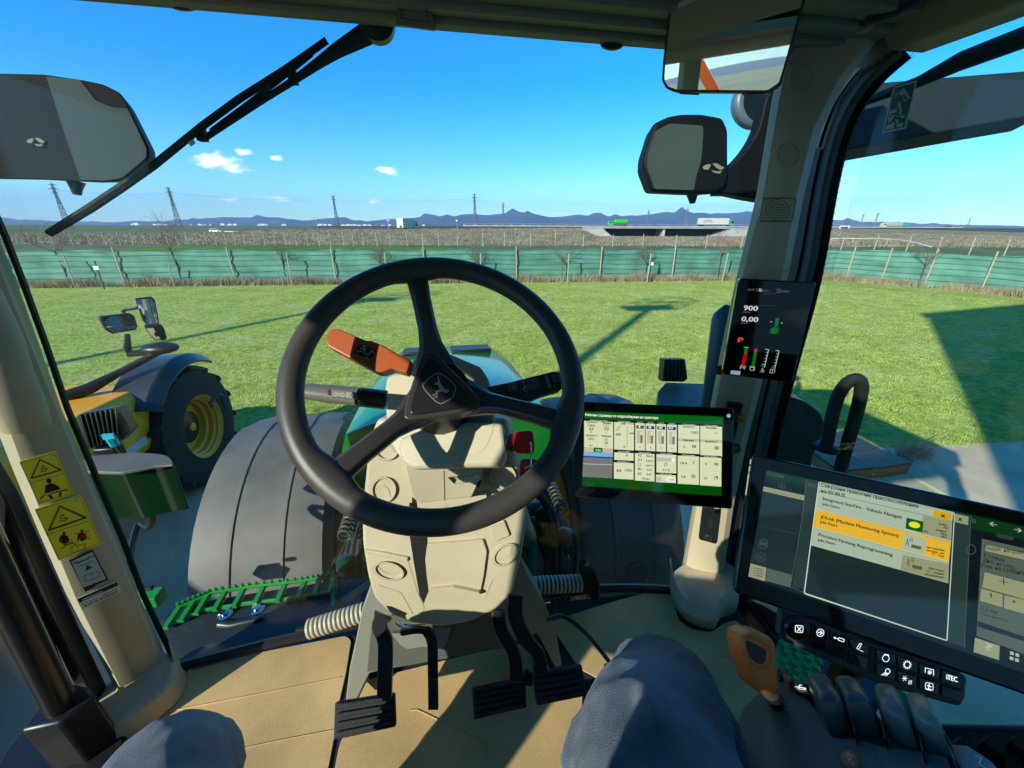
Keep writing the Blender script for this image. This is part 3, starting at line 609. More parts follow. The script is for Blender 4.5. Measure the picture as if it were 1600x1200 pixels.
# things behind the tractor: they throw the shadows on the lawn and stand in the mirrors
hall = thing('hall', 'tall pale metal hall standing behind the tractor', 'building', (4, -9, 0)); q = MB()
wallm = mat('hall_wall', (.62, .60, .55), .6, var=.05)
q.box((8.58, -9.21, 5.9), (24, 11, 11.8), rot=Matrix.Rotation(R(7.6), 3, 'Z')); q.build('wall', wallm, hall)
q = MB(); q.box((8.58, -9.21, 11.95), (24.2, 11.2, .3), rot=Matrix.Rotation(R(7.6), 3, 'Z')); q.build('roof', M['galv'], hall)
def lift(base, tip, label):
    o = thing('boom_lift', label, 'boom lift', base); b_, t_ = np.array(base, float), np.array(tip, float); om = M['orange']
    q = MB(); q.box((b_[0], b_[1], .85), (2.6, 1.7, .8)); q.build('body', om, o, bevel=.08)
    for sx_ in (-1, 1):
        for sy_ in (-1, 1): q = MB(); q.lathe((b_[0]+sx_*.9, b_[1]+sy_*.85, .45), (0, sy_, 0), [(.2, 0), (.45, .02), (.45, .3), (.2, .32)], 16); q.build('wheel', M['tyre'], o)
    q = MB(); md = b_+(t_-b_)*.55; q.tube([b_+(0, 0, 1.2), md], .24, 4); q.tube([md-(t_-b_)*.05, t_], .16, 4); q.build('boom', om, o)
    q = MB(); d_ = np.array((.79, .61, 0)); q.tube([t_, t_+d_*.9-(0, 0, .35), t_+d_*1.2-(0, 0, .9)], .12, 4); q.build('jib', om, o)
    q = MB(); c = t_+d_*1.6-(0, 0, .9)
    for z in (0, .5, 1.0): q.tube([c+(-.9, -.4, z), c+(.9, -.4, z), c+(.9, .4, z), c+(-.9, .4, z)], .04, 5, closed=True)
    for a in (-.9, 0, .9):
        for b2 in (-.4, .4): q.tube([c+(a, b2, 0), c+(a, b2, 1)], .03, 5)
    q.box(c, (1.9, .85, .06)); q.build('basket', M['steel'], o); return o
k_ = 1/math.tan(SUN_EL)
lift((-14.6, -12.8, 0), (7.4-.787*k_*11.5, 13.0-.62*k_*11.5, 11.5), 'orange boom lift with a raised boom behind the tractor, nearer of the two')
lift((-23.0, -9.5, 0), (-2.6-.787*k_*11.5, 16.2-.62*k_*11.5, 11.5), 'orange boom lift with a raised boom behind the tractor, farther of the two')
# ================================================================== the tractor
TR = thing('tractor', 'large green tractor seen from its driver seat, beige cab, round wheel, grey fenders', 'tractor', (0, 0, 0))
FLR = 1.6
def ribbon(px, wd):
    """outline of a band of given pixel width(s) along a pixel path"""
    P = [np.array(p, float) for p in px]; n = len(P); W_ = wd if hasattr(wd, '__len__') else [wd]*n; L, Rr = [], []
    for i in range(n):
        d = P[min(i+1, n-1)]-P[max(i-1, 0)]; d /= np.linalg.norm(d); q = np.array((-d[1], d[0]))*W_[i]/2; L.append(tuple(P[i]+q)); Rr.append(tuple(P[i]-q))
    return L+Rr[::-1]
def prt(name, m, build, parent=TR, **k): q = MB(); build(q); return q.build(name, m, parent, **k)

# floor, sill and lower shell
q = MB(); q.prism([(-.84, -1.05, FLR), (.84, -1.05, FLR), (.84, .70, FLR), (.70, .80, FLR), (.0, .845, FLR), (-.70, .80, FLR), (-.84, .72, FLR)], (0, 0, -.10)); q.build('floor', M['rubber'], TR, bevel=.006)
q = MB(); q.tube(smooth([(-.80, .80, FLR+.005), (-.45, .835, FLR+.012), (0, .848, FLR+.012), (.45, .835, FLR+.012), (.74, .78, FLR+.005)], 8), .014, 8); q.build('windscreen_seal', M['black'], TR)
# windscreen and side windows: 5 mm panes
q = MB(); q.prism([(x, .848, z) for x, z in rnd([(-.80, FLR-.02), (.80, FLR-.02), (.80, 3.03), (-.80, 3.03)], .05)], (0, .005, 0)); q.build('windscreen', M['glass'], TR, smooth_=False)
for s in (-1, 1):
    q = MB(); q.prism([(s*.905, y, z) for y, z in rnd([(-.95, FLR-.05), (.80, FLR-.05), (.80, 3.03), (-.95, 3.03)], .08)], (s*.005, 0, 0)); q.build('side_window', M['glass_side'], TR, smooth_=False)
q = MB(); q.prism([(x, -1.02, z) for x, z in rnd([(-.8, 2.15), (.8, 2.15), (.8, 3.0), (-.8, 3.0)], .05)], (0, -.005, 0)); q.build('rear_window', M['glass_side'], TR, smooth_=False)
# rear shell
q = MB(); q.box((0, -1.02, 1.85), (1.7, .06, .58)); q.build('rear_wall', M['beige_dark'], TR, bevel=.01)
for s in (-1, 1):
    q = MB(); q.loft([[(s*x, y, z) for x, y in ((.80, -.98), (.86, -.90), (.93, -.92), (.93, -1.05), (.80, -1.06))] for z in (FLR-.1, 2.2, 3.05)]); q.build('rear_pillar', M['beige'], TR, bevel=.012)
    q = MB(); q.loft([[(s*(x-.02*(z > 2.9)), y, z) for x, y in ((.885, -.30), (.875, -.26), (.885, -.21), (.935, -.21), (.935, -.30))] for z in (FLR-.1, 2.3, 3.05)]); q.build('door_pillar', M['beige_dark'], TR, bevel=.008)
    q = MB(); q.box((s*.905, -.10, FLR-.03), (.05, 1.75, .06)); q.build('door_sill', M['black'], TR, bevel=.01)
# roof: shell, lining, header trims
q = MB()
for x0, x1, y0, y1 in ((-.98, .98, .06, .90), (-.98, .98, -1.06, -.92), (-.98, -.56, -.918, .058), (.56, .98, -.918, .058)): q.prism([(x0, y0, 3.10), (x1, y0, 3.10), (x1, y1, 3.10), (x0, y1, 3.10)], (0, 0, .20))
q.build('roof', M['green'], TR)
q = MB()
for x0, x1, y0, y1 in ((-.88, .88, .05, .70), (-.88, .88, -1.05, -.91), (-.88, -.55, -.908, .048), (.55, .88, -.908, .048)): q.prism([(x0, y0, 3.045), (x1, y0, 3.045), (x1, y1, 3.045), (x0, y1, 3.045)], (0, 0, .03))
q.build('roof_lining', M['lining'], TR)
q = MB(); q.prism([(x, y, 3.302) for x, y in ((-.60, -.96), (.60, -.96), (.60, .10), (-.60, .10))], (0, 0, .006)); q.build('added_roof_hatch', M['glass_side'], TR, smooth_=False)  # unseen hatch, added so skylight reaches the cab and the armrest monitor
hd = mat('header', (.26, .23, .165), .6, bump=.1, bscale=500)
for y0, y1, z0 in ((.845, .812, 3.006), (.811, .790, 3.013), (.789, .772, 3.009), (.771, .735, 3.018), (.734, .69, 3.028)):
    q = MB(); q.prism([(-.80, y, z) for y, z in ((y0, z0), (y1, z0), (y1, z0+.05), (y0, z0+.05))], (1.62, 0, 0)); q.build('header_trim', hd, TR, bevel=.005)
for s in (-1, 1):
    q = MB(); q.prism([(s*x, -1.04, z) for x, z in ((.84, 3.0), (.915, 3.0), (.915, 3.10), (.80, 3.10), (.80, 3.03))], (0, 1.80, 0)); q.build('door_header', M['beige_dark'] if s < 0 else hd, TR, bevel=.01)
q = MB(); q.box((0, -1.01, 3.03), (1.7, .09, .07)); q.build('rear_header', M['black'], TR, bevel=.01)
PH = Plane((0, .80, 3), (0, -1, -.3))
c3 = S(500, 0, 2.667)
q = MB(); q.ppx(PH, [c3(*p) for p in ((330, -20), (440, -20), (487, 115), (480, 126), (315, 104), (316, 90))], .03, r=3); cl = q.build('blind_clip', mat('clip', (.21, .19, .13), .55), TR, bevel=.004)
q = MB(); q.line(PH, [c3(345, 15), c3(335, 75), c3(455, 92), c3(437, 15)], 1.2, 0, lift=.001); q.build('groove', M['ink'], cl)
for x, y in ((283, 6), (956, 70)): q = MB(); c = PY(x, y, .84); q.ell(c, (.022, .012, .008)); q.build('roof_bolt', M['black'], TR)

# ---------------- right front pillar
PF = Plane((.70, .80, 2), (-.42, -.91, 0)); U3 = np.array((PF.u[0], PF.u[1], 0)); N3 = PF.n
def prow(y): return ipl([(-40, 1247), (60, 1233), (90, 1228), (150, 1215), (300, 1190), (440, 1155), (600, 1121), (700, 1104), (800, 1085), (940, 1060), (965, 1056)], y), ipl([(-40, 1430), (40, 1392), (70, 1370), (120, 1332), (200, 1290), (300, 1264), (430, 1238), (590, 1199), (700, 1170), (800, 1149), (940, 1128), (965, 1124)], y)
rings = []
for y in (-40, 20, 60, 90, 120, 160, 200, 250, 300, 360, 430, 500, 560, 640, 700, 760, 800, 860, 910, 950, 965):
    l, r_ = prow(y); A, B = PF.hit(l, y), PF.hit(r_, y); u = (B-A)/np.linalg.norm(B-A); u[2] = 0; wd_ = np.linalg.norm(B-A)
    rings.append([A-N3*.07+u*.01, A-N3*.028, A-N3*.008+u*.006, A+u*.022, A+u*wd_*.45+N3*.004, B-u*.034, B-u*.02-N3*.003, B-N3*.022, B-N3*.08])
q = MB(); q.loft(rings); pr_ = q.build('front_pillar', M['beige'], TR, ang=30)
q = MB(); q.ppx(PF, [(1052, 902), (1058, 935), (1068, 950), (1110, 960), (1124, 948), (1135, 935), (1122, 975), (1112, 981), (1075, 972), (1058, 960), (1051, 945)], .09, lift=.012, r=5); q.build('pillar_foot', M['beige_dark'], TR, bevel=.012, seg=3)
q = MB(); q.ppx(PF, [(1128, 925), (1140, 938), (1150, 968), (1146, 975), (1122, 968), (1120, 950)], .05, lift=.0, r=4); q.build('pillar_foot', M['beige_dark'], TR, bevel=.008)
def cap(pl, cx, cy, rx, ry, rot, parent, m, name='cap', h=.006):
    q = MB(); ps = [circ(cx, cy, rx*k, ry*k, 28, rot=rot) for k in (1.0, .96, .86, .80)]; hs_ = (-.002, h, h, h*.35)
    q.loft([[pl.hit(x, y, hh) for x, y in p] for p, hh in zip(ps, hs_)]); return q.build(name, m, parent, ang=25)
for cx, cy, r_ in ((1253, 121, 21), (1232, 241, 20)): cap(PF, cx, cy, r_, r_*1.02, 0, pr_, M['beige'], 'screw_cap')
c9 = S(1000, 0, 2.667)
q = MB(); q.ppx(PF, [c9(*p) for p in ((513, 826), (650, 826), (636, 922), (496, 922))], .012, lift=.009, r=5); sp = q.build('speaker', M['beige'], pr_, bevel=.002)
q = MB(); q.line(PF, rnd([c9(*p) for p in ((513, 826), (650, 826), (636, 922), (496, 922))], 5), 1.1, lift=.0098, closed=True)
q.line(PF, circ(*c9(572, 876), 18, 17, 24), .9, lift=.0098, closed=True)
for r_, n_ in ((2.5, 1), (5, 7), (9, 12), (13, 17)):
    for k in range(n_): a = k*2*math.pi/n_; x, y = c9(572, 876); q.flat(PF, circ(x+(r_ if n_ > 1 else 0)*math.cos(a), y+(r_ if n_ > 1 else 0)*math.sin(a), 1.15, n=8), lift=.0100)
q.build('grille_hole', M['ink'], pr_)
q = MB(); q.line(PF, smooth([(1176, 438), (1180, 428), (1190, 423), (1222, 424), (1231, 420), (1238, 405)], 5), 1.6, lift=.0055); q.build('seam', M['beige_dark'], pr_)
c6 = S(1040, 740, 3.75)
q = MB(); q.ppx(PF, [c6(*p) for p in ((218, 190), (326, 205), (300, 417), (194, 388))], .01, lift=.012, r=4); ob = q.build('socket_panel', M['black'], TR, bevel=.003)
q = MB(); q.ppx(PF, [c6(*p) for p in ((258, 262), (284, 266), (272, 324), (246, 318))], .004, lift=.016, r=3); q.build('switch', M['steel'], ob)
q = MB(); q.ppx(PF, circ(*c6(248, 376), 7, 5, 16, rot=.3), .004, lift=.016, m=0); q.ppx(PF, circ(*c6(248, 376), 3.5, 2.5, 12, rot=.3), .002, lift=.0175, m=1); q.build('socket', [M['steel'], M['chrome']], ob)
q = MB(); q.ppx(PF, [c6(*p) for p in ((285, 205), (318, 208), (312, 240), (290, 236))], .004, lift=.017, r=2); q.build('connector', M['chrome'], ob)
q = MB(); q.ppx(PF, [(1137, 628), (1162, 632), (1147, 690), (1128, 690)], .01, lift=.014, r=2); ob = q.build('wire_panel', M['black'], TR, bevel=.003)
for k in range(5): q = MB(); x = 1140+k*4-3; q.tube([PF.hit(x, 634, .02), PF.hit(x+3, 642+k, .024), PF.hit(x-3, 655, .022), PF.hit(x-5, 682, .018)], .0015, 5); q.build('cable', M['rubber'], ob)
q = MB(); q.flat(PF, [(1122, 571), (1130, 571), (1127, 586), (1119, 585)], 0, lift=.006); q.build('red_sticker', M['red'], pr_)
q = MB(); q.ppx(PF, [(1148, 645), (1162, 645), (1162, 660), (1148, 660)], .002, lift=.02); q.line(PF, [(1149, 652), (1161, 652)], 5, 1, lift=.021); q.build('tape', [mat('tape', (.7, .12, .1), .4), M['yellow']], TR)

# right door frame: grey seal and black glass border
PS = Plane((.862, 0, 0), (-1, 0, 0)); PG = Plane((.893, 0, 0), (-1, 0, 0))
seal = [(1120, 985), (1150, 860), (1180, 700), (1205, 592), (1248, 432), (1272, 300), (1290, 222), (1312, 165), (1345, 118), (1392, 76)]
def along_px(path, off): return [(x+off*1.0, y) for x, y in path]
q = MB(); q.ppx(PS, ribbon([(x+2, y) for x, y in smooth(seal, 4)], 22), .02); q.build('door_seal', M['seal'], TR, bevel=.004)
q = MB(); q.ppx(PG, ribbon([(x-4, y) for x, y in smooth(seal[:-1], 4)], 34), .004, lift=.004); q.build('glass_border', M['black'], TR)
q = MB(); q.ppx(PS, ribbon([(x-7, y) for x, y in smooth(seal, 4)], 5), .012, lift=.006); q.build('door_gap', M['black'], TR)
q = MB(); q.ppx(PG, ribbon([(x+22, y+5) for x, y in smooth(seal, 4)], 24), .004); db = q.build('glass_border', M['ink'], TR)
q = MB(); pth = smooth([(x+37, y+8) for x, y in seal[2:]], 10)
for k, p_ in enumerate(pth):
    for j in range(3): q.flat(PG, circ(p_[0]+j*2.4-3.2, p_[1]+j*.9+(j % 2)*2, 1.1-.3*j, n=6), lift=.0)
q.build('dot_matrix', M['ink'], TR)
q = MB(); q.ppx(PS, [(1310, 95), (1345, 62), (1400, 40), (1600, -45), (1600, -12), (1550, 3), (1440, 50), (1395, 72), (1350, 108), (1335, 105)], .03, lift=.01, r=2); q.build('door_frame', hd, TR, bevel=.006)
q = MB()
for k in range(3): q.tube([PS.hit(1400, 62-k*10, .015), PS.hit(1500, 18-k*11, .015), PS.hit(1600, -25-k*12, .015)], .004, 6)
q.build('frame_rib', M['black'], TR)
# coat hook at the corner
q = MB(); q.tube(smooth([PF.hit(1322, 36, .02), PF.hit(1335, 30, .035), PF.hit(1352, 25, .04), PF.hit(1362, 34, .03), PF.hit(1350, 44, .03), PF.hit(1330, 44, .02)], 4), .008, 8); q.build('hook', M['beige_dark'], TR)
q = MB(); q.tube([PF.hit(1352, 22, .05), PF.hit(1400, 8, .06), PF.hit(1500, -50, .08)], [.016, .018, .02], 12); q.build('blind_roller', M['black'], TR)

q = MB(); q.ppx(PS, ribbon(smooth([(1268, 230), (1290, 165), (1312, 128), (1340, 96), (1375, 66), (1430, 40), (1510, 5), (1600, -38)], 5), 34), .03, lift=.006, r=0); q.build('corner_trim', M['beige_dark'], TR, bevel=.006)
# escape sticker on the side glass
c8 = S(1300, 0, 5)
PE = Plane((.900, 0, 0), (-1, 0, 0)); gm = mat('exit_green', (.01, .13, .04), .4); wt_ = mat('exit_white', (.55, .62, .52), .5)
q = MB(); q.ppx(PE, [c8(*p) for p in ((480, 680), (660, 627), (575, 1005), (390, 1040))], .001, r=2, m=1)
q.flat(PE, [c8(*p) for p in ((490, 692), (648, 645), (565, 992), (404, 1026))], 0, lift=.0005, r=1.5)
q.flat(PE, [c8(*p) for p in ((452, 865), (548, 838), (540, 905), (436, 935))], 1, lift=.001)
q.flat(PE, [c8(*p) for p in ((520, 720), (565, 685), (610, 765), (570, 795), (545, 750), (530, 740))], 1, lift=.001); q.flat(PE, [c8(*p) for p in ((545, 745), (568, 732), (592, 768), (572, 782))], 0, lift=.0015)
q.flat(PE, [c8(*p) for p in ((522, 795), (540, 800), (535, 822), (545, 824), (524, 845), (508, 822), (518, 822))], 1, lift=.0012)
q.flat(PE, [c8(*p) for p in ((530, 905), (552, 905), (552, 895), (573, 910), (550, 928), (550, 918), (530, 918))], 1, lift=.0012)
q.flat(PE, [c8(*p) for p in ((410, 1015), (436, 965), (445, 930), (470, 920), (510, 930), (522, 940), (515, 985), (500, 1000), (480, 1003))], 1, lift=.001)
q.flat(PE, circ(*c8(517, 862), 2.4, 2.6, 12), 0, lift=.0015)
for L in (((515, 875), (492, 915), (480, 940)), ((500, 885), (470, 893), (455, 915)), ((510, 890), (530, 905)), ((482, 938), (452, 965), (425, 968)), ((482, 938), (500, 968), (490, 998))): q.line(PE, [c8(*p) for p in L], 2.6, 0, lift=.0016)
for a in range(9): t_ = a*.7; q.line(PE, [c8(505, 735), c8(505+26*math.cos(t_), 735+34*math.sin(t_))], .6, 1, lift=.0014)
q.flat(PE, [c8(*p) for p in ((520, 965), (555, 958), (550, 990), (515, 997))], 1, lift=.0012)
q.build('exit_sticker', [gm, wt_], TR)

# outside beam and rail behind the side glass
dt = mat('teal_metal', (.008, .02, .024), .6, var=.15)
q = MB(); Pb = plane3(PX(1300, 200, 1.25), PX(1600, 150, 1.75), PX(1300, 100, 1.25)); q.ppx(Pb, [(1240, 150), (1343, 131), (1430, 124), (1640, 107), (1640, 176), (1560, 190), (1330, 232), (1240, 240)], .10, r=4); q.build('roof_beam', dt, TR, bevel=.02, seg=3)
q = MB(); q.tube([PX(1300, 178, 1.02), PX(1435, 128, 1.06), PX(1500, 96, 1.1), PX(1680, 28, 1.2)], [.008, .012, .019, .022], 10); q.build('gas_strut', M['black'], TR)

def foot(base, mid, top, zs):
    q = MB(); q.loft([[PZ(x, y, z) for x, y in smooth(o_, 3, closed=True)] for o_, z in zip((base, mid, top), zs)]); q.build('pillar_foot', M['beige_dark'], TR, ang=50)
foot([(1051, 920), (1055, 946), (1070, 968), (1098, 981), (1116, 982), (1126, 966), (1150, 955), (1150, 915), (1100, 895)], [(1049, 905), (1054, 934), (1070, 956), (1098, 968), (1117, 968), (1130, 950), (1152, 938), (1150, 900), (1100, 880)], [(1054, 893), (1060, 918), (1075, 938), (1100, 948), (1118, 947), (1130, 930), (1146, 915), (1146, 885), (1100, 870)], (FLR, FLR+.075, FLR+.10))
# ---------------- left front pillar
PL = Plane((-.765, .78, 2), (.6, -.8, 0)); NL = PL.n
rows = [(1092, 186, 252, 280), (1060, 170, 250, 274), (1030, 154, 238, 264), (933, 103, 200, 221), (843, 63, 162, 187), (740, 20, 115, 142), (640, -20, 72, 100), (540, -62, 30, 66), (440, -105, -12, 30), (368, -135, -42, 2), (250, -185, -92, -45), (120, -240, -147, -100), (0, -290, -195, -150)]
rings = []
for y, l, m_, r_ in rows:
    A, B = PL.hit(l, y), PL.hit(m_, y); C_ = PY(r_, y, .842); u = (B-A); u /= np.linalg.norm(u)
    rings.append([A-NL*.07, A-NL*.012, A+u*.016+NL*.006, A+(B-A)*.5+NL*.01, B-u*.012+NL*.004, B+u*.012-NL*.008, C_-np.array((.004, 0, 0)), C_+np.array((-.05, .01, 0))])
q = MB(); q.loft(rings[::-1]); pl_l = q.build('front_pillar', M['beige'], TR, ang=30)
q = MB(); q.ppx(PL, [(184, 1078), (200, 1112), (210, 1122), (262, 1096), (285, 1070), (268, 1025), (286, 1050), (290, 1086), (262, 1118), (208, 1136), (170, 1130)], .06, lift=.016, r=5); q.build('pillar_foot', M['beige_dark'], TR, bevel=.010, seg=3)
q = MB(); q.prism([(x, y, FLR) for x, y in rnd([(-.86, .62), (-.77, .64), (-.70, .72), (-.73, .79), (-.80, .83), (-.88, .8)], .03)], (0, 0, .07), taper=.9); q.build('pillar_foot', M['beige_dark'], TR, bevel=.01)
q = MB(); q.ppx(Plane((0, .838, 0), (0, -1, 0)), ribbon([(289, 1062), (264, 1018), (222, 930), (190, 843), (145, 738), (103, 638), (69, 538), (33, 440), (5, 368), (-30, 290)], 7), .006); q.build('windscreen_seal', M['ink'], TR)
# recessed grab handle on the left pillar
q = MB(); q.tube([PL.hit(-50, 455, .012), PL.hit(-12, 530, .022), PL.hit(8, 585, .028), PL.hit(30, 640, .024), PL.hit(42, 668, .008)], [.034, .034, .032, .034, .03], 12, flat=.55, upv=NL); q.build('grab_handle', M['beige'], TR)
q = MB(); q.flat(PL, rnd([(-10, 440), (2, 455), (22, 500), (57, 600), (40, 610), (30, 604), (-20, 480)], 6), lift=.0125); q.build('handle_recess', M['beige_dark'], TR)
q = MB(); q.line(PL, smooth([(14, 656), (18, 645), (34, 640), (50, 648)], 4), 1.2, lift=.036); q.build('seam', M['ink'], TR)

# warning stickers on the left pillar
cs = S(0, 680, 3.75); stp = PL; L0_ = .0115
def st(pts, m=1, lift=0.0, w=None, closed=False, r=0):
    P_ = [cs(*p) for p in pts]
    if w: q.line(stp, P_, w, m, lift=L0_+.0015+lift, closed=closed)
    else: q.flat(stp, P_, m, lift=L0_+.001+lift, r=r)
def person_icon(cx, cy, s, cross=False):
    st([(cx+x, cy+y) for x, y in circ(0, -26*s, 8*s, 9*s, 12)]); st([(cx-22*s, cy-10*s), (cx-10*s, cy-17*s), (cx+10*s, cy-17*s), (cx+22*s, cy-8*s), (cx+24*s, cy+18*s), (cx+14*s, cy+18*s), (cx+12*s, cy+4*s), (cx+12*s, cy+26*s), (cx-10*s, cy+26*s), (cx-12*s, cy+4*s), (cx-15*s, cy+20*s), (cx-25*s, cy+20*s)])
def flame_icon(cx, cy, s):
    for L in (((-28, 12), (-10, 6), (6, 18), (30, -6), (8, 2), (16, -10), (-4, -2), (-20, -8), (-12, -22), (4, -14), (-2, -26), (-16, -24)), ((-20, 4), (-14, -10)), ((-24, 22), (-4, 12), (10, 16))): st([(cx+x*s, cy+y*s) for x, y in L], w=.8)
q = MB(); base = [(112, 155), (325, 93), (434, 347), (228, 408)]; q.ppx(stp, rnd([cs(*p) for p in base], 2), .001, lift=L0_+.0005); st([(121, 162), (318, 104), (424, 342), (232, 398)], w=.5, closed=True); st([(180, 280), (375, 226)], w=.6)
st([(235, 142), (357, 204), (183, 253)], w=1.9, closed=True); flame_icon(258, 200, .8); st([(297, 113), (322, 106), (328, 119), (303, 127)], 2); st([(305, 121), (322, 116)], w=.8, lift=.0005)
st(circ(287, 268, 15, 14, 14)); st([(267, 293), (285, 284), (305, 282), (328, 290), (362, 318), (345, 328), (300, 345), (262, 342)], r=3); st([(238, 372), (262, 350), (300, 342), (370, 322), (397, 322)], w=1.6); st([(262, 347), (300, 336), (360, 317)], 0, w=1.6, lift=.0004); st([(280, 352), (300, 350), (312, 372), (300, 374)]); st([(348, 335), (362, 328), (358, 358), (342, 362)])
q.build('warning_sticker', [M['sticker'], M['ink'], M['white']], pl_l)['label'] = 'yellow sticker with a fallen person triangle above a seat belt figure'
q = MB(); base = [(202, 434), (474, 349), (594, 637), (343, 736)]; q.ppx(stp, rnd([cs(*p) for p in base], 2), .001, lift=L0_+.0005); st([(213, 441), (468, 362), (583, 632), (347, 724)], w=.5, closed=True); st([(272, 585), (520, 502)], w=.6)
st([(350, 413), (506, 483), (284, 560)], w=1.6, closed=True); st([(352, 424), (494, 483), (294, 551)], w=.8, closed=True); flame_icon(372, 490, 1.0); st([(428, 376), (460, 367), (466, 384), (434, 394)], 2); st([(436, 388), (458, 379)], w=.9, lift=.0005)
person_icon(375, 605, 1.15); st(circ(393, 625, 32, 16, 20), w=1.0, closed=True); st([(393, 625), (393, 640), (360, 665)], w=1.4); st([(393, 625), (445, 640)], w=1.4); person_icon(480, 590, 1.1); st([(440, 574), (525, 605)], 3, w=1.2, lift=.0008); st([(520, 560), (448, 622)], 3, w=1.2, lift=.0008)
st([(415, 655), (500, 635), (502, 668), (418, 692)], w=.6, closed=True); st([(456, 645), (460, 680)], w=.6); st([(425, 652), (428, 688)], w=.4); st([(492, 637), (494, 670)], w=.4)
q.build('warning_sticker', [M['sticker'], M['ink'], M['white'], M['red']], pl_l)['label'] = 'larger yellow sticker with two figures, one crossed out in red'
q = MB(); base = [(405, 735), (543, 672), (637, 850), (500, 918)]; q.ppx(stp, [cs(*p) for p in base], .001, lift=L0_+.0005); st([(416, 740), (541, 684), (622, 842), (488, 892)], 1)
st([(436, 748), (455, 740), (458, 746), (520, 720), (514, 714), (545, 705), (548, 712), (524, 722), (462, 748), (438, 750)], 0, w=.9, closed=True); st([(463, 771), (548, 737)], 0, w=.9); st([(508, 757), (546, 775), (499, 798)], 0); st([(488, 826), (578, 795), (592, 826), (500, 860)], 0, w=.7, closed=True); st([(533, 810), (545, 843)], 0, w=.7); st([(498, 823), (510, 857)], 0, w=.5); st([(568, 798), (582, 830)], 0, w=.5)
st([(560, 882), (632, 852)], 1, w=1.0, lift=.0004)
q.build('manual_sticker', [M['ink'], mat('sticker_grey', (.42, .5, .5), .5)], pl_l)['label'] = 'black edged white sticker with an arrow and an open book'
q = MB(); q.ppx(stp, rnd([cs(*p) for p in ((452, 958), (686, 856), (714, 912), (480, 1026))], 2), .001, lift=L0_+.0005); st([(454, 960), (686, 858), (694, 880), (466, 982)], 1)
for k in range(26):
    t_ = k/26; st([(492+200*t_, 998-90*t_), (497+200*t_, 1008-90*t_)], 1, w=random.choice((.6, 1.0, 1.5)))
for (a, b) in (((480, 990), (575, 952)), ((598, 940), (690, 898))):
    for k in range(9): t_ = k/9; st([(a[0]+(b[0]-a[0])*t_, a[1]+(b[1]-a[1])*t_), (a[0]+(b[0]-a[0])*(t_+.06), a[1]+(b[1]-a[1])*(t_+.06))], 1, w=1.0)
for k in range(3): st([(480, 962+k*4), (600, 912+k*4)], 0, w=.4, lift=.0004)
q.build('barcode_sticker', [M['white'], M['ink']], pl_l)['label'] = 'narrow white sticker with black header and barcode'

# left door: frame rail, upright pole with its block
PXL = Plane((-.868, 0, 0), (1, 0, 0))
q = MB(); q.ppx(PXL, ribbon([(-60, 640), (20, 772), (75, 900), (120, 1000), (160, 1085), (180, 1130)], [24, 24, 26, 27, 27, 27]), .03); df = q.build('door_seal', M['seal'], TR, bevel=.004)
q = MB(); q.ppx(PXL, ribbon([(-80, 640), (8, 780), (62, 905), (108, 1008), (150, 1100), (166, 1135)], 5), .02, lift=.008); q.build('door_gap', M['black'], TR)
q = MB(); q.ppx(Plane((-.88, 0, 0), (1, 0, 0)), ribbon([(-60, 780), (15, 862), (50, 935), (104, 1075)], 17), .01); q.build('glass_border', mat('grn_border', (.05, .075, .06), .4), TR)
q = MB(); a, b = PD(-60, 790, .62), PD(94, 1100, .80); q.tube([a, a+(b-a)*.5, b, b+(b-a)*.06], [.0235]*4, 20); pole = q.build('grab_pole', mat('pole', (.014, .014, .014), .3), TR)
q = MB(); zt_ = float(PD(92, 1100, .80)[2])-.005; top = [PZ(x, y, zt_) for x, y in ((30, 1143), (66, 1095), (104, 1066), (137, 1072), (150, 1088), (92, 1130))]; q.prism(top, (0.0, -.0, -.22)); q.build('pole_block', M['black'], pole, bevel=.006)
q = MB(); q.prism([PZ(x, y, FLR+.03) for x, y in ((-40, 1260), (0, 1180), (80, 1080), (185, 1120), (250, 1300), (-40, 1330))], (0, 0, -.05)); q.build('door_step', M['black'], TR, bevel=.008)

# ---------------- bellows by the windscreen foot
cream = mat('cream', (.50, .45, .36), .5)
for (A, B, r_) in ((PY(482, 983, .80), PY(572, 955, .80), .026), (PY(826, 915, .805), PY(908, 911, .805), .0255)):
    q = MB(); A, B = np.array(A), np.array(B); n = 13; L = B-A; q.tube([A, B], r_*.72, 14, 1)
    for k in range(n): c = A+L*(k+.5)/n; q.lathe(c-L/n*.34, L, [(r_*.8, 0), (r_, .0012), (r_, np.linalg.norm(L)/n*.55), (r_*.8, np.linalg.norm(L)/n*.66)], 20, 0)
    E_ = A if A[0] < 0 else B; s_ = -1 if A[0] < 0 else 1; q.tube([E_, E_+np.array((s_*.03, 0, .004))], .009, 10, 1); q.build('bellows', [cream, M['ink']], TR)
q = MB(); c = PY(919, 905, .80); q.lathe(c, (1, .2, 0), [(.02, 0), (.058, .001), (.06, .004), (.02, .006)], 24); q.build('bellows_disc', M['black'], TR)
q = MB(); q.tube(smooth([PZ(856, 968, FLR+.16), PZ(880, 963, FLR+.15), PZ(916, 990, FLR+.14), PZ(952, 1034, FLR+.12)], 6), .0052, 8); q.build('latch_rod', M['black'], TR)
q = MB(); q.box(PZ(950, 1046, FLR+.11), (.016, .02, .02)); q.build('rod_tip', M['orange'], TR, bevel=.003)

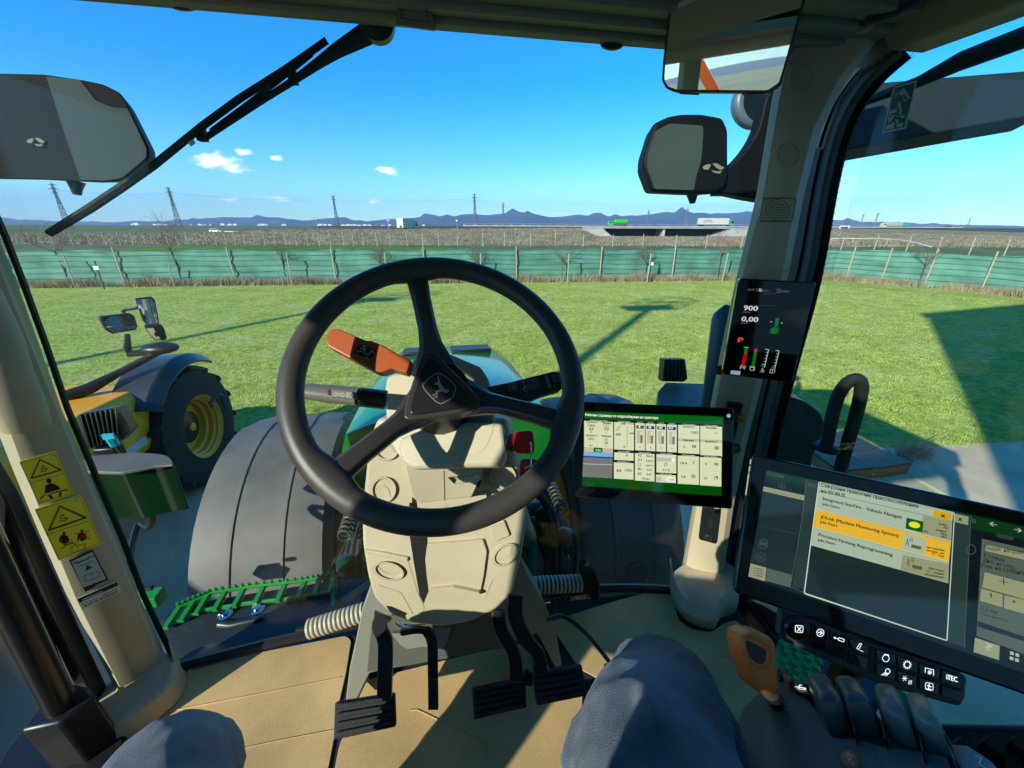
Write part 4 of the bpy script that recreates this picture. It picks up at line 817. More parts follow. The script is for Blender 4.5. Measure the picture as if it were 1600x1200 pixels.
# ---------------- wiper outside the screen
PWp = Plane((0, .875, 0), (0, -1, 0)); c1 = S(0, 0, 2.667)
def pw(path, o=0): return [PWp.hit(x, y, o) for x, y in path]
wp = MB(); wp.tube(pw([c1(1580, 105), c1(1520, 145), c1(1400, 213), c1(1320, 268), c1(1225, 335), c1(1110, 408), c1(900, 545), c1(855, 575)]), [.017, .016, .011, .008, .006, .005, .005, .005], 8); wp = wp.build('wiper', M['black'], TR)
q = MB(); q.tube(pw([c1(1362, 168), c1(1190, 290), c1(1000, 410), c1(850, 520), c1(640, 690), c1(500, 785), c1(380, 865), c1(205, 972)], .004), [.0055, .006, .006, .0062, .0065, .0075, .0075, .0065], 8); q.build('wiper_blade', M['rubber'], wp)
q = MB(); q.tube(pw([c1(1300, 225), c1(1150, 345), c1(880, 545)], -.006), .004, 6)
for p_ in ((1220, 322), (840, 562), (1110, 378)): q.box(PWp.hit(*c1(*p_), .0), (.013, .014, .02))
q.build('wiper_bracket', M['rubber'], wp)
q = MB(); q.flat(PWp, [c1(*p) for p in ((783, 592), (805, 580), (816, 596), (795, 612))], lift=.014); q.build('wiper_clip', M['white'], wp)
q = MB(); q.lathe(PWp.hit(590, 38), (0, -1, 0), [(.030, 0), (.030, .02), (.02, .03), (.01, .031)], 20); q.build('wiper_hub', M['black'], wp)

# ---------------- mirrors
M['housing'] = mat('mirror_housing', (.005, .006, .007), .6, spec=.15, bump=.05, bscale=400)
M['glare_paint'] = mat('mirror_glare', (.055, .075, .065), .3)  # pale grey-green stands in for glare on the two exterior mirrors
def mirror_unit(pl, out, thick, gl, parent_label=None):
    q = MB(); q.ppx(pl, out, thick, r=6, taper=.9); hs_ = q.build('side_mirror', M['housing'], TR, bevel=.018, seg=4)
    q = MB(); q.flat(pl, gl, lift=.002, r=3); q.build('mirror_glass_or_glare', M['glare_paint'], hs_); return hs_  # painted glare: a pale panel in the outline of the reflection
ml = Plane(PD(120, 200, 1.0), (.15, -.97, .1))
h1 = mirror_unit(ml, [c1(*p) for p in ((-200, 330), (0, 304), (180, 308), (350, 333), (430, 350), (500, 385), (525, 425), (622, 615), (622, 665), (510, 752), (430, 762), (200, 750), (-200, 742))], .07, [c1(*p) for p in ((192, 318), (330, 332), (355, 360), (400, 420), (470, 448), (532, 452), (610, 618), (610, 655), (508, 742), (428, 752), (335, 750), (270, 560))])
q = MB(); q.tube([ml.hit(*c1(315, 755), -.03), ml.hit(*c1(318, 790), -.03), ml.hit(*c1(322, 812), -.03)], [.02, .012, .009], 10); q.build('mirror_knob', M['black'], h1)
def squiggle(pl, cx, cy, s, par):
    q = MB()
    for L in (((-18, -2), (-10, -6), (-4, -5), (-8, 3), (-16, 3)), ((-2, -7), (6, -7), (12, -3), (18, 0), (12, 4), (4, 0)), ((-4, 4), (6, 6), (14, 5), (10, 10), (0, 8))): q.flat(pl, [(cx+x*s, cy+y*s) for x, y in L], lift=.004)
    q.build('decal', mat('decal', (.22, .22, .15), .5), par)
squiggle(ml, 56, 221, .8, h1)
mr = Plane(PD(1075, 240, 1.45), (-.12, -.98, .1))
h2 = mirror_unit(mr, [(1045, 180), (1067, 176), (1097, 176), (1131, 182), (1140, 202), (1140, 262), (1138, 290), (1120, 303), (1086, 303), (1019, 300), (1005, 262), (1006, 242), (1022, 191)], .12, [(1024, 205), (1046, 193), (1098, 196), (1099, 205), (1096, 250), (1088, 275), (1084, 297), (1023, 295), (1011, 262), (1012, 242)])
q = MB(); q.ppx(mr, smooth([(1138, 262), (1152, 250), (1170, 229), (1187, 198), (1199, 150), (1215, 150), (1215, 302), (1140, 303), (1120, 303)], 3), .06, lift=-.02); q.build('mirror_arm', M['housing'], TR, bevel=.01)
q = MB(); q.tube([mr.hit(1082, 300, -.03), mr.hit(1082, 308, -.03), mr.hit(1082, 318, -.03)], [.026, .018, .010], 10); q.build('mirror_knob', M['black'], h2)
squiggle(mr, 1115, 262, .95, h2)
m3_ = Plane(PD(1180, 165, 1.6), (-.2, -.95, .1)); q = MB(); q.ppx(m3_, circ(1183, 160, 33, 38, 28), .06); s3 = q.build('round_mirror', mat('bluegrey', (.09, .13, .17), .4), TR, bevel=.015); q = MB(); q.ppx(m3_, circ(1188, 158, 26, 33, 24), .004, lift=.004); q.build('mirror_glass_or_glare', M['gloss'], s3)
# inside mirror: turned so that the driver looks out of the rear left
cm = PD(1125, 118, .62); d_ = (cm-CAM)/np.linalg.norm(cm-CAM); want = np.array((-.77, -.64, .0)); want /= np.linalg.norm(want); nm = want-d_
mi = Plane(cm, nm); out = [(1048, -60), (1047, 0), (1036, 94), (1034, 126), (1041, 139), (1056, 144), (1200, 145), (1220, 132), (1237, 75), (1259, -5), (1268, -60)]
q = MB(); q.ppx(mi, out, .022, r=4); im = q.build('rear_view_mirror', M['black'], TR, bevel=.003)
q = MB(); q.flat(mi, [(1052, -56), (1051, 0), (1040, 94), (1038, 125), (1044, 135), (1057, 140), (1199, 141), (1217, 129), (1233, 74), (1255, -5), (1263, -56)], lift=.001, r=4); q.build('mirror_glass_or_glare', M['mirror'], im)
q = MB(); q.ppx(mi, ribbon([(1062, 145.5), (1092, 147)], 3), .004, lift=.003); q.ppx(mi, ribbon([(1160, 147), (1196, 145)], 3), .004, lift=.003); q.build('mirror_clip', M['ink'], im)
q = MB(); q.tube([mi.hit(1150, 20, -.03), mi.hit(1160, -60, -.05), np.array((.55, .74, 3.05))], .012, 8); q.build('mirror_stay', M['black'], im)
# ================================================================== steering wheel
WC = np.array((-.0125, .5445, 2.491)); WE, WA = R(45.7), R(2.6)
WN = np.array([math.sin(WA)*math.cos(WE), -math.cos(WA)*math.cos(WE), math.sin(WE)]); WX = np.cross((0, 0, 1.), WN); WX /= np.linalg.norm(WX); WY = np.cross(WN, WX)
PW = Plane(WC, WN, WX)
sp_px = ((652, 436), (868, 652), (531, 733)); ang_ = []
for p in sp_px: h_ = PW.hit(*p)-WC; ang_.append(math.atan2(h_@WY, h_@WX))
q = MB(); seg, m_ = 96, 20; rings = []
for i in range(seg):
    a = 2*math.pi*i/seg; d_ = WX*math.cos(a)+WY*math.sin(a); near = min(abs((a-b+math.pi) % (2*math.pi)-math.pi) for b in ang_)
    k = math.exp(-(near/.17)**4); ring = []
    for j in range(m_):
        b = 2*math.pi*j/m_; rr, hh = .0175*math.cos(b), .0165*math.sin(b)
        if rr < 0: rr *= 1+.45*k                     # swells inwards where a spoke enters
        ring.append(WC+d_*(.205+rr)+WN*hh)
    rings.append(ring)
rings.append(rings[0]); q.loft(rings, caps=False); SW = q.build('steering_wheel', M['wheel'], TR, ang=80)
for p, a in zip(sp_px, ang_):
    d_ = WX*math.cos(a)+WY*math.sin(a); t_ = np.cross(WN, d_); rings = []
    for r_, h_, w_, th in ((.196, -.002, .0175, .012), (.187, -.004, .0178, .0125), (.15, -.011, .0155, .012), (.10, -.024, .0155, .012), (.078, -.036, .019, .013), (.06, -.043, .026, .012), (.03, -.050, .036, .010)):
        c = WC+d_*r_+WN*h_; rings.append([c+t_*x*w_+WN*z*th for x, z in ((-1, -.6), (-1, .15), (-.62, .78), (0, .86), (.62, .78), (1, .15), (1, -.6), (.5, -1), (-.5, -1))])
    q = MB(); q.loft(rings); q.build('spoke', M['spoke'], SW, bevel=.0015, ang=28)
    q = MB(); c = WC+d_*.1905+WN*(-.003); q.loft([[c+d_*e+t_*x*.0195+WN*z*.0145 for x, z in ((-1, -.6), (-1, .2), (-.6, .8), (0, .9), (.6, .8), (1, .2), (1, -.6))] for e in (0, .0035)]); q.build('spoke_gap', M['ink'], SW)
ch = S(560, 500, 4.615)
tri = smooth([ch(*p) for p in ((520, 279), (560, 290), (620, 350), (720, 445), (815, 545), (833, 575), (800, 612), (700, 640), (560, 662), (420, 680), (380, 672), (372, 640), (395, 540), (430, 430), (470, 310), (495, 283))], 3, closed=True)
cx_, cy_ = np.mean([t_[0] for t_ in tri]), np.mean([t_[1] for t_ in tri])
q = MB(); big = [(cx_+(x-cx_)*1.22, cy_+(y-cy_)*1.22) for x, y in tri]; q.ppx(PW, big, .03, lift=-.026, r=3); q.build('hub', M['spoke'], SW, bevel=.007, seg=3, ang=50)
q = MB(); q.ppx(PW, tri, .010, lift=-.0235); hc = q.build('hub_cap', M['black'], SW, bevel=.002)
q = MB(); e_ = lambda L: [ch(*p) for p in L]
q.line(PW, smooth(e_([(573, 384), (640, 415), (693, 470), (700, 495), (680, 555), (615, 595), (588, 602), (545, 575), (485, 510), (463, 472), (475, 455), (530, 405)]), 3, closed=True), 1.1, lift=-.0228, closed=True)
q.flat(PW, e_([(566, 400), (574, 396), (584, 425), (592, 455), (606, 478), (628, 500), (642, 505), (646, 486), (652, 515), (636, 528), (612, 518), (596, 516), (578, 520), (560, 521), (556, 512), (578, 503), (584, 492), (574, 470), (560, 462), (548, 470), (544, 464), (560, 450), (572, 446), (574, 428)]), lift=-.0227)
for L in (((566, 521), (540, 545), (535, 532)), ((566, 523), (548, 562)), ((572, 523), (562, 560), (572, 556)), ((552, 534), (536, 548))): q.line(PW, e_(L), .7, lift=-.0227)
q.build('emblem', mat('silver', (.42, .43, .42), .35, metal=.4), SW)
q = MB(); q.tube([WC-WN*.04, WC-WN*.16], [.045, .05], 20); q.build('steering_shaft', M['black'], TR)

# ================================================================== column
PP = plane3(PD(655, 545, .715), PD(700, 735, .655), PD(760, 600, .69)); PP = Plane(PD(690, 640, .695), np.cross(PD(600, 640, .70)-PD(760, 640, .69), PD(690, 545, .72)-PD(690, 735, .66)))
q = MB(); q.ppx(PP, e_([(205, 410), (260, 385), (340, 378), (440, 200), (500, 192), (570, 203), (880, 335), (940, 425), (965, 560), (985, 735), (1040, 745), (1066, 945), (1062, 1005), (1020, 1060), (600, 1072), (400, 1080), (330, 1040), (240, 905), (200, 720), (188, 560), (192, 470)]), .13, lift=-.03, r=4, taper=.96); CO = q.build('steering_column', M['beige'], TR, bevel=.014, seg=3)
q = MB(); q.ppx(PP, e_([(300, 850), (500, 770), (720, 735), (985, 740), (1040, 750), (1066, 945), (1060, 1005), (1020, 1058), (600, 1068), (395, 1078), (320, 1030), (285, 930)]), .045, lift=.004, r=5); q.build('column_lip', M['beige'], CO, bevel=.012, seg=3)
q = MB(); q.line(PP, e_([(295, 985), (440, 1015), (590, 1008), (730, 1002), (1050, 1000)]), .9, lift=.0046); q.line(PP, e_([(730, 1002), (722, 1062)]), .9, lift=.0046); q.line(PP, smooth(e_([(975, 745), (950, 850), (880, 950), (735, 998)]), 4), .8, lift=.0046); q.build('seam', M['beige_dark'], CO)
cw = S(400, 400, 2.667); v_ = lambda L: [cw(*p) for p in L]
PN = Plane(PD(690, 760, .70), (0, -1, .22))
q = MB(); q.ppx(PN, v_([(620, 870), (945, 870), (942, 930), (925, 985), (905, 1003), (690, 1030), (660, 1015), (648, 985)]), .12, r=4); nk = q.build('column_neck', M['beige'], CO, bevel=.008)
q = MB(); q.ppx(PN, v_([(800, 925), (828, 952), (930, 940), (936, 912), (915, 908), (905, 922)]), .01, lift=.008); q.build('latch', M['beige'], nk, bevel=.002)
q = MB(); q.flat(PN, v_([(798, 922), (826, 950), (832, 932), (820, 922)]), lift=.0095); q.line(PN, v_([(783, 895), (786, 1020)]), .8, lift=.001); q.flat(PN, v_([(930, 930), (940, 935), (920, 1000), (895, 1006)]), lift=.001); q.build('gap', M['ink'], nk)

# big console shroud under the wheel
PC = Plane(PD(690, 840, .80), np.cross(PD(600, 840, .80)-PD(780, 840, .785), PD(690, 700, .755)-PD(690, 975, .865)))
outl = [(588, 655), (575, 690), (570, 740), (564, 800), (565, 850), (573, 900), (583, 935), (610, 962), (645, 976), (690, 981), (735, 974), (775, 955), (800, 930), (812, 885), (822, 830), (824, 780), (812, 740), (800, 690), (792, 655)]
q = MB(); q.ppx(PC, outl, .15, r=8, taper=.95); SH = q.build('console_shroud', M['beige'], TR, bevel=.02, seg=4)
c2_ = S(450, 750, 2.667); z_ = lambda L: [c2_(*p) for p in L]
q = MB(); q.flat(PC, z_([(505, 95), (575, 95), (580, 272), (585, 480), (566, 516), (548, 480), (525, 350), (508, 240)]), lift=.0012); q.flat(PC, v_([(650, 1005), (690, 1030), (712, 1085), (650, 1085)]), lift=.0012); q.build('channel', M['ink'], SH)
q = MB(); q.ppx(PC, z_([(580, 268), (690, 262), (812, 250), (828, 300), (815, 400), (800, 472), (700, 500), (570, 516), (588, 470), (578, 400), (572, 330)]), .03, lift=.007, r=2); cp = q.build('centre_panel', M['beige'], SH, bevel=.005)
q = MB(); q.ppx(PC, z_([(566, 516), (590, 458), (690, 448), (797, 470), (800, 480), (700, 505)]), .01, lift=.016, r=2); q.build('panel_lip', M['beige'], cp, bevel=.003)
q = MB(); q.ppx(PC, v_([(665, 1000), (905, 1003), (960, 985), (965, 1095), (930, 1120), (790, 1135), (690, 1140)]), .03, lift=.012, r=2); q.build('upper_panel', M['beige'], SH, bevel=.004)
q = MB(); q.line(PC, v_([(790, 1005), (790, 1075)]), .8, lift=.0126); q.line(PC, z_([(318, 300), (400, 318), (500, 340)]), 1.0, lift=.001); q.line(PC, z_([(835, 285), (910, 250), (985, 210)]), 1.0, lift=.001); q.line(PC, z_([(680, 255), (682, 262)]), 1, lift=.008)
q.line(PC, z_([(822, 490), (850, 420), (940, 365)]), 1.0, lift=.001); q.line(PC, z_([(500, 340), (540, 470), (566, 530), (560, 570)]), .8, lift=.001); q.line(PC, z_([(380, 440), (470, 470), (520, 560)]), .8, lift=.001); q.build('seam', M['beige_dark'], SH)
q = MB(); q.ppx(PC, z_([(400, 305), (500, 325), (498, 342), (320, 302), (318, 292)]), .01, lift=.006, r=2); q.build('ridge', M['beige'], SH, bevel=.003); q = MB(); q.ppx(PC, z_([(838, 190), (900, 168), (925, 232), (860, 260)]), .01, lift=.006, r=3); q.build('ridge', M['beige'], SH, bevel=.003)
def vent(x, y, rx, ry, rot, sw):
    o = cap(PC, x, y, rx, ry, rot, SH, M['beige'], 'air_vent', .007); q = MB()
    cs_ = lambda u, v: (x+u*rx*.78*math.cos(rot)-v*ry*.78*math.sin(rot), y+u*rx*.78*math.sin(rot)+v*ry*.78*math.cos(rot))
    q.line(PC, smooth([cs_(-.95, .25*sw), cs_(-.3, -.35*sw), cs_(.4, -.2*sw), cs_(.85, .45*sw)], 5), .9, lift=.0035); q.line(PC, circ(x, y, rx*1.02, ry*1.02, 28, rot=rot), 1.0, lift=.001, closed=True); q.line(PC, circ(x, y, rx*.80, ry*.80, 28, rot=rot), .7, lift=.003, closed=True); q.build('vane', M['beige_dark'], o)
vent(*c2_(398, 42), 20, 21, .3, 1); vent(*c2_(420, 380), 25, 14, .25, -1); vent(*c2_(908, 312), 23, 15, -.62, -1); vent(785, 746, 22, 22, 0, 1); vent(604, 700, 20, 20, 0, 1)
# foot of the column
bg_ = mat('column_foot', (.24, .23, .18), .55, bump=.05, bscale=600)
PFt = Plane(PZ(690, 1060, FLR+.05), (0, -1, .35))
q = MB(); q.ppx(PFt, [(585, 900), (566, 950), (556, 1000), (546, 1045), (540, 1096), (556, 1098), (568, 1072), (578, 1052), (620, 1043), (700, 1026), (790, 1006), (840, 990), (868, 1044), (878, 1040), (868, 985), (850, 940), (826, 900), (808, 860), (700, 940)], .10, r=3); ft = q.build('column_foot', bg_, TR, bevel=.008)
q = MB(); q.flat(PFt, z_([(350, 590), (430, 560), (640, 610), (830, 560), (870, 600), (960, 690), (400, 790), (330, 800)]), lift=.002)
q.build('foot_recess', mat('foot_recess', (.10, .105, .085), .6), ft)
q = MB(); q.ppx(PFt, z_([(430, 640), (560, 640), (680, 615), (660, 680), (640, 705), (560, 695), (500, 705), (470, 690)]), .03, lift=.015, r=2); q.build('foot_cover', bg_, ft, bevel=.004)
q = MB()
for a in range(6): q.tube([PFt.hit(*c2_(450+a*16, 596+a*2), .03), PFt.hit(*c2_(470+a*20, 616-a*3), .035)], .004, 6)
q.build('pivot', M['chrome'], ft)

# ================================================================== pedals
def pedal(pad, path, wd, dep, ribs, nrm=(0, -.62, .78), padd=None):
    PA = Plane(PD(path[0][0], path[0][1], dep+.02), (0, -.75, .5)); q = MB(); q.ppx(PA, ribbon(smooth(path, 5), wd), .014); o = q.build('pedal', M['black'], TR, bevel=.003, ang=50)
    if pad:
        c = np.mean(pad, axis=0); pp = Plane(PD(c[0], c[1], padd or dep), nrm); q = MB(); q.ppx(pp, pad, .02, r=3); a, b, c_, d_ = [np.array(p, float) for p in pad]
        for k in range(ribs):
            t0, t1 = (k+.18)/ribs, (k+.72)/ribs; ls = lambda p, r_, t: p+(r_-p)*t
            q.ppx(pp, [tuple(ls(a, d_, t0)+(b-a)*.04), tuple(ls(b, c_, t0)-(b-a)*.04), tuple(ls(b, c_, t1)-(b-a)*.04), tuple(ls(a, d_, t1)+(b-a)*.04)], .008, lift=.007)
        q.build('pad', M['rubber'], o, bevel=.0025)
    return o
pedal([(523, 1098), (616, 1084), (618, 1136), (521, 1157)], [(598, 962), (592, 980), (601, 1005), (601, 1050), (600, 1092)], [30, 28, 24]+[23]*30, .80, 4)
pedal(None, [(625, 990), (652, 986), (668, 990), (675, 1006), (676, 1040), (677, 1110)], [8]+[10]*8+[16]*30, .80, 0)
q = MB(); PA = Plane(PD(677, 1090, .79), (0, -.75, .5))
for k in range(5): q.ppx(PA, [(671, 1062+k*10), (683, 1062+k*10), (683, 1068+k*10), (671, 1068+k*10)], .006, lift=.004)
q.build('lever_grip', M['rubber'], TR)
pedal([(737, 1076), (821, 1058), (823, 1106), (741, 1125)], [(778, 955), (783, 985), (800, 1015), (806, 1040), (806, 1068)], 21, .81, 5)
pedal([(832, 1052), (909, 1038), (919, 1087), (840, 1103)], [(806, 930), (806, 965), (822, 1000), (842, 1025), (845, 1056)], [24]*12+[22]*30, .80, 5)
q = MB(); q.ppx(Plane(PD(826, 1065, .82), (0, -.7, .6)), [(815, 1058), (826, 1046), (834, 1056), (832, 1075), (818, 1072)], .015); q.build('pedal_link', M['black'], TR, bevel=.003)
q = MB(); q.ppx(Plane(PD(925, 1095, .80), (.2, -.6, .8)), [(917, 1062), (942, 1060), (940, 1100), (926, 1135), (914, 1128)], .02, r=4); q.build('throttle_pedal', M['rubber'], TR, bevel=.004)

# ================================================================== stalks and levers
q = MB(); a = [PD(604, 625, .66), PD(562, 620, .65), PD(556, 619, .65), PD(520, 616, .645), PD(476, 611, .64)]
q.tube(a[:2], [.020, .020], 16, 1, flat=.8); q.tube(a[1:], [.0195, .0185, .0185, .0155], 16, 0, flat=.8); sk = q.build('turn_stalk', [mat('stalk', (.16, .145, .13), .4), M['black']], TR, bevel=.002)
PSk = Plane(PD(540, 614, .625), (0, -.8, .6)); q = MB()
q.ppx(PSk, [(514, 609), (557, 613), (558, 624), (516, 620)], .004, lift=.001, r=2, m=2); q.flat(PSk, [(512, 609), (516, 609), (516, 618), (512, 617)], 1, lift=.002)
q.line(PSk, [(521, 616), (525, 612.5), (525, 614.5), (529, 614.7), (529, 617.6), (525, 617.4), (525, 619.4)], .7, 0, lift=.002, closed=True); q.line(PSk, [(539, 617.5), (535, 613.5), (535, 615.3), (531, 615), (531, 618), (535, 618.3), (535, 620.4)], .7, 0, lift=.002, closed=True)
q.line(PSk, [(547, 614), (550, 614.3), (553, 617.5), (550, 621), (547, 620.8)], .7, 0, lift=.002, closed=True)
for k in range(4): q.line(PSk, [(541, 614+k*2), (545, 614.4+k*2)], .6, 0, lift=.002)
q.build('stalk_icons', [M['print'], M['ink'], mat('stalk_pl', (.2, .18, .16), .4)], sk)
PR = Plane(PD(820, 600, .66), (0, -.8, .6)); q = MB(); q.ppx(PR, e_([(930, 480), (1100, 445), (1400, 370), (1452, 372), (1468, 420), (1470, 500), (1340, 535), (1230, 580), (960, 568)]), .028, r=3); rs = q.build('wiper_stalk', M['black'], TR, bevel=.006)
for pts_, th_, lf_ in ((((1070, 455), (1130, 450), (1150, 520), (1085, 530)), .014, .009), (((1212, 430), (1290, 418), (1312, 490), (1232, 508)), .01, .006), (((1395, 395), (1450, 385), (1462, 440), (1410, 445)), .01, .005)):
    q = MB(); q.ppx(PR, e_(pts_), th_, lift=lf_, r=2); q.build('switch', M['spoke'], rs, bevel=.002)
q = MB()
for k in range(5): q.line(PR, circ(*ch(1352+k*7, 400+k*20), 1.8, 1.8, 8), .5, lift=.001, closed=True)
q.line(PR, e_([(1180, 435), (1195, 432), (1197, 448), (1183, 450)]), .6, lift=.001, closed=True); q.line(PR, e_([(1188, 460), (1205, 480), (1190, 500), (1215, 520)]), .6, lift=.001); q.line(PR, circ(*ch(1205, 492), 3, 3.5, 10), .5, lift=.001, closed=True); q.flat(PR, e_([(1412, 482), (1422, 480), (1418, 490)]), lift=.001); q.line(PR, e_([(1112, 488), (1122, 482), (1124, 494)]), .7, lift=.0095, closed=True); q.build('stalk_icons', M['print'], rs)
PO = Plane(PD(575, 550, .64), (-.1, -.8, .6)); q = MB(); q.ppx(PO, [(508, 531), (512, 518), (521, 512.5), (531, 514), (572, 532), (580, 532), (600, 540), (622, 553), (642, 562), (636, 583), (625, 580), (612, 576), (596, 582), (585, 580), (512, 541)], .028, r=3); ol = q.build('shift_lever', mat('orange_lever', (.40, .07, .01), .36, bump=.04, bscale=900), TR, bevel=.008, seg=4)
q = MB(); q.ppx(PO, [(562, 538), (588, 547), (577, 561), (551, 551)], .002, lift=.0015, r=1); d = lambda L, w: q.line(PO, L, w, 1, lift=.0024)
d([(563, 544), (571, 547), (568, 551), (576, 554), (580, 549)], .8); d([(560, 548), (566, 550)], .8); d([(572, 541), (568, 547)], .8); q.text('P', PO, (556, 551), (558.4, 551.8), 3.6, 1, lift=.0024); q.text('N', PO, (566, 542.6), (569, 543.6), 3.6, 1, lift=.0024); q.text('R', PO, (572, 560), (575, 561), 3.6, 1, lift=.0024); d([(580, 547), (584, 551)], .9)
q.build('shift_pattern', [M['ink'], M['print']], ol)

# ignition key and fob
PK = Plane(PD(818, 690, .68), (-.2, -.9, .4)); q = MB(); A = PK.hit(789, 691, -.03); q.tube([PK.hit(780, 692, -.02), PK.hit(800, 691, -.005)], .016, 16); q.build('ignition_switch', M['black'], TR)
q = MB(); q.ppx(PK, e_([(1118, 818), (1140, 806), (1240, 800), (1262, 815), (1272, 900), (1268, 955), (1250, 968), (1140, 962), (1112, 930)]), .007, r=4)
for k in range(4): q.line(PK, e_([(1150+k*18, 835), (1165+k*14, 890)]), .8, 0, lift=.001)
q.line(PK, e_([(1135, 850), (1215, 835), (1222, 935), (1145, 940)]), .7, 0, lift=.0015, closed=True); q.flat(PK, e_([(1225, 845), (1238, 848), (1244, 890), (1232, 890)]), 1, lift=.001)
tag(q.build('ignition_key', [M['red'], M['ink']], bevel=.002), 'red plastic ignition key sticking out of the steering column', 'key')
q = MB(); q.ppx(Plane(PD(822, 728, .67), (-.1, -.8, .6)), e_([(1170, 1010), (1200, 1000), (1290, 1005), (1318, 1030), (1290, 1090), (1250, 1120), (1165, 1135), (1160, 1080)]), .008, r=5); q.line(Plane(PD(822, 728, .67), (-.1, -.8, .6)), e_([(1200, 1070), (1230, 1050), (1250, 1060), (1275, 1040)]), 2.2, 1, lift=.001)
tag(q.build('key_fob', [M['red'], M['white']], bevel=.002), 'red key fob hanging on a wire ring below the ignition key', 'key fob')
q = MB(); q.tube(smooth([PK.hit(*ch(1240, 880), .006), PK.hit(*ch(1247, 930), .008), PK.hit(*ch(1244, 1000), .006), PK.hit(*ch(1240, 1050), .012)], 5), .0016, 8); tag(q.build('key_ring', M['chrome']), 'thin silver wire ring joining the two red keys', 'key ring')

# ================================================================== displays
def emi(name, c, s=1.0): return mat(name, (.004, .004, .004), .06, spec=1.0, coat=1.0, emit=tuple((v/255)**2.2 for v in c), es=s)
SE = .55
m1 = rect_plane([(898, 628), (1148, 638), (1145, 796), (893, 776)], .80)
D1 = thing('monitor', 'tilted touch monitor with green and cream tractor work page beside the steering wheel', 'monitor', m1.hit(1020, 712))
q = MB(); q.ppx(m1, [(899, 627), (1148, 638), (1145, 796), (893, 776)], .022, r=6); q.build('bezel', M['gloss'], D1, bevel=.003)
q = MB(); q.ppx(m1, ribbon([(899, 627), (1148, 638), (1145, 796), (893, 776)], 0.01), .001)
ms = [emi('s_green', (16, 92, 22), SE), emi('s_cream', (205, 210, 170), SE), emi('s_dark', (14, 14, 12), SE), emi('s_band', (12, 70, 12), SE), emi('s_sky', (110, 170, 200), SE), emi('s_blue', (20, 40, 170), SE), emi('s_grey', (110, 112, 105), SE), emi('s_white', (235, 238, 225), SE), emi('s_tan', (178, 178, 150), SE), emi('s_brown', (120, 105, 75), SE), emi('s_nav', (20, 30, 95), SE)]
GR, CR, DK, BD, SK, BL, GY, WH, TA, BR, NV = range(11); k1 = S(880, 620, 5.714); q = MB()
def f1(L, m, l=1): q.flat(m1, [k1(*p) for p in L], m, lift=.0003+.0002*l)
def t1(s, x, y, w, h, m=DK, sl=.045, bold=True, l=4): q.text(s, m1, k1(x, y), k1(x+w, y+w*sl), h/5.714, m, lift=.0003+.0002*l, bold=bold)
def sy(x, y0): return y0+(x-190)*.045
f1([(190, 130), (1430, 178), (1412, 887), (167, 792)], GR, 0)
f1([(188, 195), (1420, 250), (1412, 800), (172, 712)], DK, 1)
f1([(167, 716), (1414, 802), (1412, 887), (165, 794)], BD, 2)
t1('Работна страница по подразбиране на трактора', 196, 170, 650, 22, WH)
def cell(x0, y0, x1, y1, head=None, m=CR, hh=14, hm=DK):
    a0, a1 = sy(x0, y0), sy(x1, y0); b0, b1 = y1+(x0-190)*.055, y1+(x1-190)*.055
    if head is not None: f1([(x0, a0), (x1, a1), (x1, a1+hh), (x0, a0+hh)], hm, 3); t1(head, x0+(x1-x0)*.2, a0+hh*.8+(x1-x0)*.02, (x1-x0)*.6, hh*.62, WH, l=5, bold=False); a0 += hh+3; a1 += hh+3
    f1([(x0, a0), (x1, a1), (x1, b1), (x0, b0)], m, 2)
cell(187, 196, 446, 449, 'Двигател'); cell(455, 196, 632, 455, 'Педал Педал')
for i, (x, c) in enumerate(((643, GR), (736, NV), (832, DK), (928, NV))): cell(x, 196, x+86, 452, 'SCV'); f1([(x+8, sy(x, 234)), (x+78, sy(x+78, 234)), (x+78, sy(x+78, 262)), (x+8, sy(x, 262))], c, 4); t1(('I', 'II', 'III', 'IV')[i], x+30-4*i, sy(x, 256), 10+9*i, 18, WH, l=6); f1([(x+14, sy(x, 278)), (x+72, sy(x, 280)), (x+70, sy(x, 394)), (x+13, sy(x, 392))], TA, 3); f1([(x+48, sy(x, 288)), (x+66, sy(x, 289)), (x+64, sy(x, 392)), (x+46, sy(x, 391))], CR, 4); f1([(x+47, sy(x, 322)), (x+66, sy(x, 323)), (x+64, sy(x, 392)), (x+46, sy(x, 391))], BR, 5); t1('≗', x+34, sy(x, 436), 14, 16)
cell(1026, 196, 1216, 455, 'Машина', m=CR); cell(1224, 196, 1418, 470, 'Машина')
f1([(187, 448), (446, 462), (444, 502), (186, 490)], TA, 3); f1([(272, 452), (352, 457), (350, 497), (270, 492)], GR, 4); t1('2 ha', 290, 484, 45, 18, WH, l=6); f1([(184, 490), (444, 503), (443, 542), (182, 526)], SK, 3); f1([(182, 526), (443, 540), (442, 552), (181, 538)], BL, 4); f1([(181, 538), (442, 552), (436, 728), (172, 712)], GY, 3); q.line(m1, [k1(180, 598), k1(437, 607)], .5, WH, lift=.0012); t1('▲', 298, 606, 14, 14)
cell(455, 466, 628, 548, 'Педал МФМ'); cell(452, 556, 628, 716, 'Бронен А'); cell(640, 466, 815, 722, 'Предавания'); cell(832, 466, 1010, 640, 'Общо време'); cell(828, 648, 1006, 726, 'Макс. об. двиг'); cell(1022, 470, 1212, 730, 'Машина'); cell(1220, 474, 1412, 735, 'Машина')
